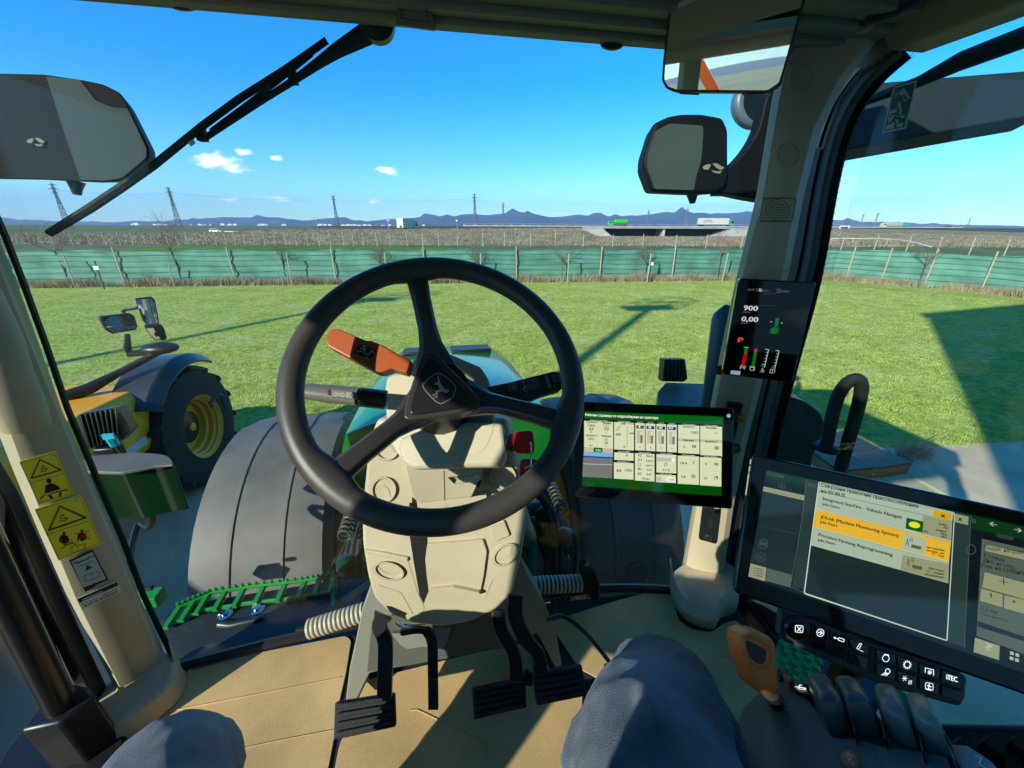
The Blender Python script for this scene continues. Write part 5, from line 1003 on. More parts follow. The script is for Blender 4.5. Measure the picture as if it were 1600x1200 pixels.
for s, x, y, w, h in (('Броячи А', 207, 232, 92, 18), ('Машина', 345, 238, 85, 18), ('◳/◫', 220, 268, 62, 26), ('⊖⊖', 358, 273, 52, 24), ('8,8', 232, 296, 36, 20), ('7,0', 368, 300, 36, 20), ('l/h', 236, 318, 26, 12), ('h', 378, 324, 8, 12), ('Броячи А', 205, 352, 92, 18), ('Машина', 343, 358, 85, 18), ('◳/◫', 218, 384, 56, 22), ('⌂', 372, 392, 22, 22), ('---', 232, 410, 26, 8), ('10', 370, 420, 26, 20), ('l/ha', 232, 438, 30, 12), ('%', 374, 444, 12, 12),
                       ('100', 518, 248, 40, 18), ('60%', 468, 344, 46, 20), ('0', 538, 454, 14, 18), ('8', 560, 532, 14, 20), ('8,8', 476, 668, 40, 22), ('◳/◫', 550, 666, 60, 24), ('F2', 670, 534, 28, 22), ('90,0', 742, 538, 54, 18), ('F1', 670, 574, 28, 22), ('10,0', 742, 580, 52, 18), ('км/ч', 736, 618, 60, 14), ('R1', 668, 654, 28, 22), ('5,0', 748, 660, 38, 18), ('R2', 668, 696, 28, 22), ('6,0', 746, 700, 38, 18), ('Ръчно', 708, 738, 66, 16), ('9,1 h', 888, 662, 62, 20), ('2150', 936, 746, 54, 18), ('14,4', 1048, 600, 54, 20), ('⚡', 1152, 598, 22, 24), ('3,8', 1052, 722, 38, 20), ('⊛', 1144, 724, 34, 30), ('4', 1266, 610, 14, 20), ('⊞', 1350, 612, 32, 24), ('15', 1256, 736, 28, 20), ('◔', 1346, 738, 34, 28),
                       ('Броячи А', 1070, 274, 104, 18), ('---', 1064, 328, 30, 6), ('◳/◫', 1140, 330, 64, 26), ('Машина', 1074, 396, 92, 18), ('4', 1070, 456, 14, 20), ('⊞', 1152, 456, 30, 26), ('Машина', 1274, 284, 96, 18), ('---', 1264, 340, 28, 6), ('⟵', 1352, 334, 32, 20), ('Броячи А', 1268, 406, 104, 18), ('---', 1262, 462, 30, 6), ('⊞', 1352, 470, 32, 28)): t1(s, x, y, w, h)
f1([(310, 224), (312, 224), (306, 452), (304, 452)], TA, 3); f1([(190, 334), (444, 346), (444, 348), (190, 336)], TA, 4); f1([(590, 320), (632, 322), (632, 330), (590, 328)], DK, 5); q.line(m1, [k1(574, 262), k1(570, 448)], .4, DK, lift=.0012); q.line(m1, [k1(470, 296), k1(500, 262), k1(512, 266), k1(484, 302)], .5, DK, lift=.0012, closed=True); f1([(572, 238), (632, 241), (632, 246), (572, 243)], DK, 5)
q.line(m1, circ(*k1(680, 605), 2.4, 2.4, 14), .5, DK, lift=.0012, closed=True); f1([(836, 540), (998, 548), (996, 582), (835, 574)], TA, 4); f1([(970, 548), (996, 549), (994, 580), (968, 578)], WH, 5); q.line(m1, circ(*k1(916, 604), 2.4, 2.4, 12), .7, DK, lift=.0012, closed=True); f1([(832, 712), (878, 714), (877, 752), (831, 750)], TA, 4); f1([(926, 716), (1000, 720), (999, 760), (925, 756)], WH, 3)
for x0, x1, y in ((1024, 1212, 612), (1220, 1414, 624)): f1([(x0, y+36), (x1, y+46), (x1, y+48), (x0, y+38)], TA, 4)
for x0, x1, y in ((1026, 1216, 335), (1224, 1418, 344)): f1([(x0, y+36), (x1, y+44), (x1, y+68), (x0, y+60)], TA, 3)
f1([(x, y) for x, y in circ(*((1478, 170)), 18, 18, 14)], SK, 2)
for k in range(6): f1([(562, 285+k*26), (578, 286+k*26), (578, 290+k*26), (562, 289+k*26)], TA, 5)
q.build('screen', ms, D1, smooth_=False, recalc=False)
q = MB(); a, b = m1.hit(1090, 720, -.06), PF.hit(1150, 700, .0); q.tube([a, (a+b)/2, b], .014, 10); q.ppx(m1, [(1070, 700), (1110, 702), (1110, 740), (1070, 738)], .03, lift=-.02); q.build('bracket', M['black'], D1, bevel=.003)

m2 = rect_plane([(1154.5, 435), (1276, 441), (1238.5, 598.5), (1128, 585)], .86); k2 = S(1120, 420, 6.667)
D2 = thing('corner_display', 'narrow black display on the right pillar showing 900 and 0,00 with coloured bars', 'display', m2.hit(1200, 515))
q = MB(); q.ppx(m2, [(1154.5, 435), (1276, 441), (1238.5, 598.5), (1128, 585)], .02, r=6); q.build('bezel', M['gloss'], D2, bevel=.003)
m2s = [emi('d_white', (190, 190, 190), SE), emi('d_dim', (90, 92, 95), SE), emi('d_green', (10, 105, 15), SE), emi('d_red', (170, 12, 15), SE), emi('d_orange', (205, 80, 40), SE), emi('d_pale', (120, 150, 175), SE), emi('d_dkgreen', (4, 45, 10), SE)]
q = MB(); f2 = lambda L, m: q.flat(m2, [k2(*p) for p in L], m, lift=.0008); t2 = lambda s, x, y, w, h, m=0, sl=.06: q.text(s, m2, k2(x, y), k2(x+w, y+w*sl), h/6.667, m, lift=.001, bold=True); l2 = lambda L, w, m=0, c=False: q.line(m2, [k2(*p) for p in L], w/6.667, m, lift=.001, closed=c)
t2('12:37', 322, 225, 72, 20, 1); t2('9,1 h', 470, 234, 66, 20, 1); t2('7,0 h', 680, 244, 68, 20, 1); l2([(415, 210), (440, 208), (440, 232), (415, 232)], 4, 1, True); l2([(444, 210), (462, 212), (462, 234), (444, 232)], 6, 0, True); l2([(630, 212), (655, 212), (652, 250), (628, 248)], 5, 1, True); l2([(660, 214), (670, 220), (666, 248)], 5, 1)
l2([(480, 256), (612, 262)], 1.5, 1); l2([(440, 378), (620, 386)], 1.2, 1)
t2('900', 274, 430, 145, 52); t2('мин/об', 268, 455, 84, 12, 1); t2('0,00', 252, 545, 170, 52); t2('км/ч', 248, 570, 72, 14, 1); t2('P', 216, 765, 50, 52, 4)
f2([(608, 508), (655, 510), (640, 590), (655, 620), (650, 672), (630, 684), (570, 682), (552, 668), (558, 615), (600, 595)], 6); f2([(616, 512), (650, 514), (634, 600), (604, 602)], 2); f2(circ(602, 645, 42, 32, 14), 2)
for x, y in ((566, 552), (676, 565)): f2([(x-8, y-4), (x+8, y-3), (x+8, y+4), (x-8, y+3)], 0)
for x, y in ((535, 665), (656, 680), (636, 620)): f2([(x-4, y-3), (x+4, y-3), (x+3, y+4), (x-4, y+3)], 1)
f2([(290, 822), (324, 824), (318, 880), (284, 878)], 2); f2([(284, 878), (318, 880), (292, 1004), (256, 1000)], 3); l2([(284, 816), (332, 820)], 4)
f2([(394, 828), (426, 830), (420, 866), (388, 864)], 3); f2([(388, 864), (420, 866), (394, 1012), (360, 1008)], 2)
for x, d_ in ((540, 0), (648, 14)):
    l2([(x, 842+d_), (x-44, 1028+d_)], 6); l2([(x, 842+d_), (x-36, 836+d_)], 5)
    for k in range(1, 6): l2([(x-44*k/6, 842+d_+186*k/6), (x-44*k/6-18, 840+d_+186*k/6)], 4)
f2([(468, 985), (496, 988), (488, 1022), (458, 1018)], 2); f2([(572, 1015), (600, 1018), (596, 1040), (566, 1036)], 2)
t2('(⇋)', 240, 1035, 54, 30); l2(circ(365, 1042, 22, 18, 14), 4, 0, True); l2([(345, 1018), (395, 1020), (390, 1062)], 4); l2([(450, 1070), (490, 1076)], 4); l2([(478, 1035), (466, 1055), (495, 1060)], 5); l2([(560, 1048), (585, 1050), (578, 1086), (552, 1082)], 4, 0, True); l2([(590, 1052), (606, 1056), (600, 1086)], 4)
f2([(148, 1058), (248, 1066), (240, 1108), (142, 1096)], 5); q.build('screen', m2s, D2, smooth_=False, recalc=False)

m3 = rect_plane([(1177, 710), (1600, 799), (1600, 1082), (1150, 926)], .50); k3 = S(1150, 700, 3.529)
D3 = thing('armrest_monitor', 'big dark touch monitor with a white and yellow list window above the armrest', 'monitor', m3.hit(1380, 900))
q = MB(); q.ppx(m3, [(1176, 709), (1700, 820), (1720, 1128), (1145, 925)], .018, r=9); q.build('bezel', M['gloss'], D3, bevel=.003)
m3m = [emi('a_pale', (178, 196, 170), .42), emi('a_yellow', (226, 176, 50), .5), emi('a_dark', (34, 46, 48), .5), emi('a_text', (10, 12, 12), .5), emi('a_green', (14, 60, 30), .4), emi('a_dim', (85, 98, 88), .45), emi('a_edge', (190, 205, 190), .5), emi('a_lemon', (225, 225, 40), .5), emi('a_khaki', (150, 156, 118), .45), emi('a_btn', (205, 160, 20), .5), emi('a_leaf', (10, 90, 35), .5), emi('a_panel', (44, 60, 56), .45), emi('a_bg', (20, 28, 30), .5)]
PA_, YE, DA, TX, GN, DI, ED, LE, KH, BT, LF, PN_, BG_ = range(13)
q = MB(); f3 = lambda L, m, l=1: q.flat(m3, [k3(*p) for p in L], m, lift=.0004+.0002*l); l3 = lambda L, w, m, c=False, l=6: q.line(m3, [k3(*p) for p in L], w/3.529, m, lift=.0004+.0002*l, closed=c)
def t3(s, a, b, h, m=TX, bold=True, l=7): q.text(s, m3, k3(*a), k3(*b), h/3.529, m, lift=.0004+.0002*l, bold=bold)
f3([(165, 120), (1900, 500), (1960, 1370), (70, 715)], BG_, 0); f3([(165, 120), (390, 168), (385, 208), (160, 168)], GN, 1); f3([(390, 170), (1900, 500), (1910, 570), (1270, 440), (380, 205)], GN, 1)
f3([(158, 172), (384, 218), (380, 258), (152, 212)], BG_, 2); f3([(152, 212), (380, 262), (376, 290), (148, 238)], KH, 2)
for k in range(12): l3([(160+k*18, 222+k*4), (158+k*18, 238+k*4)], 1.2, BG_, l=4)
f3([(148, 240), (376, 292), (340, 478), (120, 425)], DA, 2); l3([(120, 425), (340, 478)], 1.5, DI); f3([(118, 428), (338, 480), (306, 700), (78, 632)], DA, 2)
t3('Водене', (172, 148), (264, 166), 20, DI, False); l3([(235, 190), (268, 197), (266, 222), (234, 215)], 2.5, DI, True); l3([(250, 198), (250, 215)], 2, DI); l3([(240, 205), (262, 210)], 2, DI)
for cy, k in ((528, 0), (600, 1)): l3(circ(150-k*13, cy+2, 26, 25, 20), 2.5, DI, True)
t3('(o)', (134, 532), (166, 538), 20, DI); [l3([(126, 592+j*9), (152, 596+j*9)], 2, DI) for j in range(3)]
f3([(80, 636), (168, 660), (160, 735), (68, 708)], KH, 3)
for j in range(4): l3([(96, 660+j*13), (104, 662+j*13)], 3, TX); l3([(110, 662+j*13), (148, 672+j*13)], 3, TX)
f3([(172, 662), (308, 700), (300, 770), (162, 732)], DI, 3)
f3([(390, 170), (450, 182), (430, 330), (372, 780), (310, 765)], PN_, 3); t3('ISO', (398, 212), (438, 220), 22, DI); l3([(388, 172), (368, 360), (300, 765), (378, 800)], 3, DI)
f3([(1208, 350), (1296, 374), (1262, 1100), (1158, 1066)], PN_, 3); l3([(1296, 374), (1258, 1105)], 2.5, DI)
f3([(1210, 362), (1282, 378), (1280, 425), (1207, 408)], KH, 4); t3('x', (1222, 400), (1246, 405), 26, TX)
f3([(1358, 470), (1900, 590), (1930, 1270), (1325, 1035)], DI, 2); f3([(1358, 470), (1900, 590), (1902, 625), (1356, 500)], BG_, 3); t3('ПОДРЕДБИ', (1440, 490), (1530, 508), 16, DI, False)
for s, a, b, h in (('Верига 1', (1372, 500), (1500, 530), 24), ('Задай. направл.', (1380, 558), (1600, 590), 22), ('9,1440м', (1364, 600), (1480, 632), 22), ('ДЪЛ. на след.', (1362, 628), (1540, 668), 20), ('Изм. на средно', (1352, 655), (1588, 700), 22), ('2,5 см', (1352, 892), (1440, 918), 22), ('Стоп. на отст.', (1350, 918), (1500, 960), 14)): t3(s, a, b, h, TX, False)
for L in (((1378, 530), (1640, 590), (1640, 630), (1372, 568)), ((1370, 682), (1640, 755), (1640, 850), (1356, 770))): f3(L, PA_ if 0 else KH, 3); l3(L, 2, DA, True)
t3('╪', (1450, 745), (1500, 756), 26, TX); f3([(1352, 775), (1470, 808), (1470, 878), (1345, 842)], KH, 3); f3([(1480, 812), (1640, 850), (1640, 930), (1478, 882)], KH, 3); t3('↑', (1396, 826), (1410, 830), 28); t3('+', (1524, 858), (1540, 862), 26)
f3([(1335, 955), (1650, 1060), (1650, 1085), (1332, 985)], DA, 4); l3(circ(1296, 560, 26, 27, 20), 3, DI, True)
f3([(1318, 1045), (1455, 1090), (1450, 1170), (1310, 1125)], KH, 3); t3('?', (1374, 1112), (1408, 1122), 40, PA_); 
for x, y in ((1512, 1120), (1542, 1130), (1510, 1148), (1540, 1158)): f3([(x, y), (x+20, y+6), (x+19, y+24), (x-1, y+18)], PA_, 5)
t3('←', (1398, 428), (1436, 436), 26, PA_); t3('→', (1534, 460), (1574, 468), 26, PA_); t3('○', (1300, 412), (1322, 416), 20, DI)
# the list window
W0 = [(455, 184), (1208, 356), (1166, 1066), (372, 804)]; f3(rnd(W0, 12), ED, 4); f3(rnd([(459, 188), (1203, 359), (1160, 1058), (380, 798)], 8), DA, 5)
f3([(462, 192), (1200, 360), (1192, 404), (452, 236)], PA_, 6); f3([(452, 238), (1192, 406), (1186, 515), (440, 336)], PA_, 6); f3([(440, 338), (1186, 520), (1174, 628), (424, 434)], YE, 6); f3([(424, 438), (1174, 634), (1170, 746), (412, 536)], PA_, 6)
for L in (((440, 335), (1186, 516)), ((424, 435), (1174, 630))): l3(L, 4, ED, l=7)
f3([(1030, 372), (1190, 408), (1184, 512), (1022, 470)], KH, 7); f3([(920, 590), (1172, 640), (1168, 742), (905, 672)], KH, 7); f3([(930, 468), (1050, 500), (1040, 590), (915, 556)], PA_, 7)
t3('Свързани прикачни приспособления', (470, 212), (1003, 331), 20); t3('на ISOBUS', (468, 244), (600, 272), 20); t3('Integrated StarFire - Vehicle Navigati', (478, 286), (912, 390), 18, l=9); t3('John Deere', (474, 314), (570, 336), 16)
t3('JDLink (Machine Monitoring System)', (466, 386), (894, 492), 18, l=9); t3('John Deere', (462, 412), (558, 436), 16); t3('Precision Farming Reprogramming', (454, 484), (862, 598), 18, l=9); t3('John Deere', (450, 512), (545, 536), 16)
f3([(1090, 340), (1190, 362), (1186, 402), (1086, 378)], BT, 9); t3('x', (1126, 380), (1152, 386), 26, l=11)
f3([(940, 384), (1034, 406), (1028, 468), (935, 444)], LF, 9); f3(circ(984, 424, 32, 17, 16, rot=.2), LE, 10); t3('Вкл.', (1034, 462), (1060, 468), 10, l=9)
for (a, b, ln) in (((1098, 422), (1165, 432), ('StarFire', '7500', 'Integrated', 'Версия', '1007/1')), ((1050, 545), (1150, 570), ('Дистанционно', 'актуал. на', 'софтуер')), ((1040, 660), (1148, 685), ('Дистанц.', 'софтуерна', 'актуализация'))):
    for j, s in enumerate(ln): wv = (b[0]-a[0])*len(s)/10*(.9 if len(ln) > 3 else 1); t3(s, (b[0]-min(wv, b[0]-a[0]), a[1]+j*17+(6 if len(ln) == 3 else 0)), (b[0]-2*j, b[1]+j*17), 11, l=9)
for ox, oy in ((945, 500), (950, 612)):
    l3([(ox-8, oy+40), (ox, oy), (ox+8, oy+42)], 2.5, TX, l=9); l3([(ox-5, oy+25), (ox+6, oy+26)], 1.5, TX, l=9)
    for r_ in (10, 18, 26): l3([(ox+4+r_*math.cos(a), oy+12+r_*math.sin(a)) for a in np.linspace(-.9, .3, 5)], 2, TX, l=9)
    f3([(ox+24, oy+32), (ox+76, oy+44), (ox+74, oy+60), (ox+22, oy+48)], DI, 9); l3([(ox+24, oy+32), (ox+76, oy+44), (ox+74, oy+60), (ox+22, oy+48)], 1.5, TX, True, l=10)
q.build('screen', m3m, D3, smooth_=False, recalc=False)
q = MB(); c = m3.hit(1420, 960, -.05); q.tube([c, c+np.array((.06, .06, -.12)), c+np.array((.02, .04, -.30))], .020, 12); q.ppx(m3, [(1370, 900), (1470, 920), (1470, 1000), (1370, 980)], .03, lift=-.018); q.build('bracket', M['black'], D3, bevel=.004)

# key pad under the monitor
k4 = S(1200, 930, 4)
KP = thing('keypad', 'long key pad with lit white symbols hanging below the big armrest monitor', 'key pad', m3.hit(1360, 1020))
frm = mat('keypad_frame', (.07, .068, .055), .45)
q = MB(); q.ppx(m3, [k4(*p) for p in ((78, 84), (130, 92), (640, 300), (1200, 478), (1248, 520), (1236, 650), (1205, 696), (1160, 690), (700, 560), (100, 290), (62, 240))], .02, lift=.004, r=4); q.build('housing', frm, KP, bevel=.005, seg=3)
ic = emi('k_icon', (215, 222, 225), .9); lit = [M['gloss'], ic]
def key(pts, icon=None, r=2):
    q = MB(); q.ppx(m3, [k4(*p) for p in pts], .01, lift=.009, r=r); c = np.mean([k4(*p) for p in pts], axis=0)
    if icon: icon(q, c)
    q.build('button', lit, KP, bevel=.0016)
kl = lambda q, L, w=1.0, c=False: q.line(m3, L, w, 1, lift=.0094, closed=c)
q = MB(); q.ppx(m3, circ(*k4(184, 208), 20, 18, 28, rot=.4), .012, lift=.014); q.ppx(m3, circ(*k4(184, 208), 17, 15, 28, rot=.4), .002, lift=.0155); x, y = k4(196, 210)
q.line(m3, rnd([(x-6, y-5.5), (x+6, y-4.5), (x+5.5, y+6), (x-6.5, y+5)], 2), .9, 1, lift=.0162, closed=True); q.line(m3, [(x-3, y-3.5), (x+2.5, y+4)], 1.1, 1, lift=.0162); q.line(m3, [(x+3, y-3), (x-3, y+3.5)], 1.1, 1, lift=.0162); q.build('dial', lit, KP, bevel=.0015)
def i_next(q, c): kl(q, circ(c[0], c[1], 5.6, 5.8, 18), .9, True); kl(q, [(c[0]-3.5, c[1]-.6), (c[0]+3, c[1]+.6)], 1.3); kl(q, [(c[0], c[1]-3.2), (c[0]+3.4, c[1]+.7), (c[0]-.8, c[1]+3.2)], 1.3)
def i_tool(q, c): kl(q, [(c[0]-9, c[1]-3), (c[0]-1, c[1]-.8)], 1.0); kl(q, rnd([(c[0]-1, c[1]-3), (c[0]+8, c[1]), (c[0]+7, c[1]+4), (c[0]-2, c[1]+1)], 1.6), .9, True); kl(q, [(c[0]-7, c[1]-4), (c[0]-7, c[1]-1)], 1)
def i_pen(q, c): kl(q, rnd([(c[0]-4, c[1]+2), (c[0]+1, c[1]-6), (c[0]+4, c[1]-5), (c[0]-1, c[1]+4)], 1.4), .9, True); kl(q, [(c[0]+1, c[1]+5), (c[0]+6, c[1]+7)], .8)
def i_pot(q, c): kl(q, circ(c[0]-1, c[1]+1, 5.2, 5.4, 14), .9, True); kl(q, [(c[0]-3, c[1]-5), (c[0]+3, c[1]-4)], 1.6)
def i_gear(q, c):
    kl(q, circ(c[0]-1, c[1], 4.6, 4.8, 16), .9, True)
    for k in range(12): a = k*math.pi/6; kl(q, [(c[0]-1+4.8*math.cos(a), c[1]+5*math.sin(a)), (c[0]-1+6.6*math.cos(a), c[1]+6.8*math.sin(a))], .9)
def i_pto(q, c): kl(q, [(c[0]-7, c[1]+1), (c[0]-7, c[1]-6), (c[0]+6, c[1]-3), (c[0]+6, c[1]+6)], .9); kl(q, circ(c[0], c[1]+1, 2.6, 2.6, 10), .9, True); kl(q, circ(c[0], c[1]+1, .8, .8, 6), .9, True)
def i_itec(q, c): q.text('iTEC', m3, (c[0]-9, c[1]), (c[0]+8, c[1]+4.6), 8, 1, lift=.0094, bold=True)
def i_lamp(q, c):
    kl(q, circ(c[0]+3, c[1]-1, 3.6, 3.8, 12), .9, True)
    for k in range(4): kl(q, [(c[0]-1+k*1.8, c[1]+1+k*.5), (c[0]-7+k*2.6, c[1]+5+k*.4)], .8)
def i_fan(q, c):
    for k in range(6): a = k*math.pi/3; kl(q, [(c[0]-4, c[1]-1), (c[0]-4+4*math.cos(a), c[1]-1+4*math.sin(a))], .8)
    for k in range(3): kl(q, [(c[0]+3+k*2, c[1]+2), (c[0]+2+k*2, c[1]+8)], .7)
def i_seat(q, c): kl(q, rnd([(c[0]-6, c[1]-6), (c[0]+6, c[1]-4), (c[0]+6, c[1]+7), (c[0]-6, c[1]+5)], 3), .8, True); kl(q, [(c[0], c[1]-4), (c[0]-1, c[1]+5)], 1.3); kl(q, [(c[0]-3, c[1]-1), (c[0]+3, c[1]+1)], 1.3); kl(q, [(c[0]-4, c[1]+4), (c[0]+3, c[1]+5)], 1)
for pts, icn in ((((278, 185), (380, 225), (378, 280), (272, 248)), i_next), (((395, 230), (502, 270), (498, 322), (390, 285)), i_tool), (((516, 275), (628, 318), (626, 372), (512, 332)), i_pen), (((268, 262), (374, 300), (372, 365), (264, 322)), None), (((386, 305), (496, 345), (492, 412), (382, 370)), None), (((508, 352), (624, 392), (622, 468), (504, 424)), None),
                 (((684, 340), (800, 375), (798, 442), (680, 405)), i_pot), (((816, 382), (936, 420), (934, 488), (812, 450)), i_gear), (((950, 425), (1076, 465), (1072, 532), (946, 492)), i_pto), (((1090, 470), (1216, 510), (1214, 582), (1086, 540)), i_itec), (((678, 425), (798, 462), (795, 535), (674, 495)), i_lamp), (((812, 470), (932, 508), (930, 580), (808, 540)), i_fan), (((948, 515), (1072, 550), (1068, 625), (944, 585)), i_seat), (((1088, 565), (1214, 600), (1210, 672), (1085, 632)), None)): key(pts, icn)

# ================================================================== armrest console
AC = thing('armrest_console', 'dark grey armrest console with orange lever and four rounded hydraulic paddles', 'control console', (.35, .1, FLR))
acm = mat('console_grey', (.12, .112, .09), .5, var=.1, bump=.12, bscale=900)
PT = plane3(PD(1200, 1100, .425), PD(1440, 1190, .335), PD(1180, 1200, .36)); k5 = k4
q = MB(); q.ppx(PT, [(1160, 1108), (1205, 1062), (1232, 1062), (1262, 1076), (1300, 1090), (1345, 1108), (1420, 1145), (1520, 1185), (1620, 1240), (1640, 1420), (1200, 1460), (1168, 1180), (1152, 1130)], .26, r=8); q.build('housing', acm, AC, bevel=.02, seg=4)
q = MB(); q.ppx(PT, [k5(*p) for p in ((100, 515), (205, 600), (320, 740), (400, 890), (560, 900), (700, 940), (1120, 1010), (1160, 1130), (1100, 1200), (-60, 1200), (-20, 760), (40, 620))], .02, lift=.008, r=5); q.build('top_panel', acm, AC, bevel=.005, seg=3)
q = MB(); q.ppx(PT, [k5(*p) for p in ((10, 640), (55, 652), (100, 715), (50, 718))], .004, lift=.0095); q.line(PT, [k5(112, 712), k5(134, 713)], .9, 1, lift=.0085); q.line(PT, [k5(625, 925), k5(735, 1095)], .6, 0, lift=.0085); q.build('lever_slot', [M['ink'], M['print']], AC)
q = MB(); b0 = PT.hit(*k5(45, 655), .0); t0 = PD(1203, 1080, .385); q.tube([b0, t0], .008, 10); lv = q.build('lever', M['steel'], AC)
PLv = Plane(PD(1190, 1040, .375), (-.05, -.80, .60)); lvo = smooth([(1162, 1005), (1166, 994), (1180, 990), (1200, 994), (1213, 1006), (1216, 1030), (1219, 1060), (1220, 1082), (1212, 1089), (1196, 1087), (1184, 1080), (1176, 1060), (1166, 1035)], 4, closed=True)
q = MB(); q.ppx(PLv, lvo, .030); q.build('lever_knob', M['orange'], lv, bevel=.009, seg=5, ang=60)
k7 = S(1000, 750, 2.667)
q = MB(); q.ppx(PLv, smooth([k7(*p) for p in ((447, 680), (455, 672), (520, 705), (528, 722), (520, 760), (500, 768), (470, 750), (450, 705))], 3, closed=True), .004, lift=.001); q.build('thumb_switch', M['black'], lv, bevel=.0015)
q = MB(); q.line(PLv, [k7(450, 820), k7(485, 870), k7(583, 872)], .6, lift=.0006); q.line(PLv, smooth([k7(*p) for p in ((440, 670), (470, 660), (530, 690), (545, 720), (535, 775), (505, 785), (470, 770), (440, 710))], 3, closed=True), .8, lift=.0007, closed=True); q.build('seam', mat('orange_dark', (.35, .07, .01), .4), lv)
q = MB(); q.ppx(PT, [k5(*p) for p in ((118, 528), (355, 580), (385, 600), (425, 645), (400, 655), (180, 600), (150, 570))], .012, lift=.012, r=3); q.build('label_plate', M['gloss'], AC, bevel=.002)
q = MB(); q.text('ISO', PT, k5(290, 600), k5(352, 608), 5, 0, lift=.0132, bold=True); q.line(PT, [k5(170, 572), k5(200, 574), k5(235, 584)], 1.0, lift=.0132); q.line(PT, rnd([k5(*p) for p in ((185, 575), (235, 580), (236, 590), (190, 586))], 2), .9, lift=.0132, closed=True); q.line(PT, [k5(195, 572), k5(195, 562), k5(212, 562)], 1, lift=.0132); q.build('label', ic, AC)
grp = mat('paddle', (.12, .12, .11), .28, coat=.3)
for i, (pts, mm) in enumerate(((((275, 655), (330, 640), (400, 650), (440, 690), (500, 790), (520, 855), (400, 880), (370, 860), (320, 770)), grp), (((450, 675), (520, 660), (600, 685), (640, 730), (690, 820), (705, 885), (590, 870), (530, 855), (490, 760)), grp), (((700, 735), (760, 722), (840, 740), (870, 780), (920, 880), (940, 965), (850, 940), (760, 900), (730, 820)), mat('paddle_lit', (.22, .215, .17), .3, coat=.3)), (((900, 800), (960, 785), (1040, 810), (1080, 860), (1130, 960), (1150, 1025), (1060, 1000), (960, 955), (930, 880)), mat('paddle_sunlit', (.28, .275, .22), .3, coat=.3)))):  # sunlight on the two right paddles is put into lighter colour copies
    P_ = [k5(*p) for p in pts]; q = MB(); c = np.mean([PT.hit(*p) for p in P_], axis=0); rings = []
    for h_, k_ in ((0, 1.0), (.016, .99), (.024, .93), (.029, .8), (.031, .5)): rings.append([(c+(PT.hit(*p)-c)*k_)+PT.n*h_ for p in smooth(P_, 2, closed=True)])
    q.loft(rings); q.build('paddle', mm, AC, ang=50)
    x0 = P_[3]; q = MB(); q.ppx(PT, ribbon([(P_[3][0]+3, P_[3][1]-6), (P_[4][0]+6, P_[4][1]-2), (P_[5][0]+6, P_[5][1]+2)], 3), .02, lift=.018); q.build('divider', M['black'], AC, bevel=.002)
q = MB(); q.ppx(PT, circ(*k5(508, 1018), 17, 13, 28, rot=.75), .01, lift=.012); ob_ = q.build('round_button', mat('copper', (.40, .13, .035), .45), AC, bevel=.002)
q = MB(); x, y = k5(505, 1015)
for L in (((-6, -5), (-1, -8), (0, -3), (-5, -2)), ((0, -3), (4, -5), (5, 0), (1, 2)), ((-3, 1), (2, 3), (0, 7)), ((3, 8), (7, 9), (6, 13))): q.line(PT, [(x+a, y+b) for a, b in L], .9, lift=.013)
q.build('icon', M['print'], ob_)
q = MB(); q.ppx(PT, [(1478, 1162), (1510, 1164), (1550, 1190), (1575, 1225), (1520, 1225), (1490, 1185)], .012, lift=.013, r=3); tp_ = q.build('touch_plate', mat('plate_grey', (.20, .25, .25), .2), AC, bevel=.002)
q = MB(); q.line(PT, [(1524, 1180), (1534, 1186), (1530, 1194), (1540, 1200)], 1.4, lift=.0137); q.line(PT, [(1536, 1182), (1528, 1192)], 1.2, lift=.0137); q.build('icon', M['white'], tp_)
q = MB(); q.tube(smooth([PT.hit(*k5(80, 500), .0), PT.hit(*k5(95, 485), .02), PT.hit(*k5(112, 495), .02), PT.hit(*k5(125, 520), .01)], 4), .006, 8); q.build('cable', M['black'], AC)
# rubber levers of the seat side tray
SL = thing('lever_tray', 'black tray with a row of wavy black rubber levers at the lower right corner', 'lever tray', PZ(1540, 1170, 2.12)); PTy = plane3(PD(1380, 1130, .46), PD(1600, 1130, .43), PD(1500, 1200, .42))
q = MB(); q.ppx(PTy, [(1330, 1128), (1700, 1130), (1720, 1330), (1480, 1330)], .05, lift=-.03); q.build('tray', M['black'], SL, bevel=.006)
for cx in (1518, 1560, 1602):
    q = MB(); q.ppx(PTy, smooth([(cx-22, 1158), (cx-10, 1147), (cx+8, 1146), (cx+20, 1156), (cx+10, 1166), (cx+4, 1176), (cx-12, 1168)], 3, closed=True), .03, lift=.012); q.ppx(PTy, [(cx-2, 1165), (cx+10, 1165), (cx+26, 1200), (cx+14, 1202)], .02, lift=.0); q.build('lever', M['rubber'], SL, bevel=.006, seg=3)
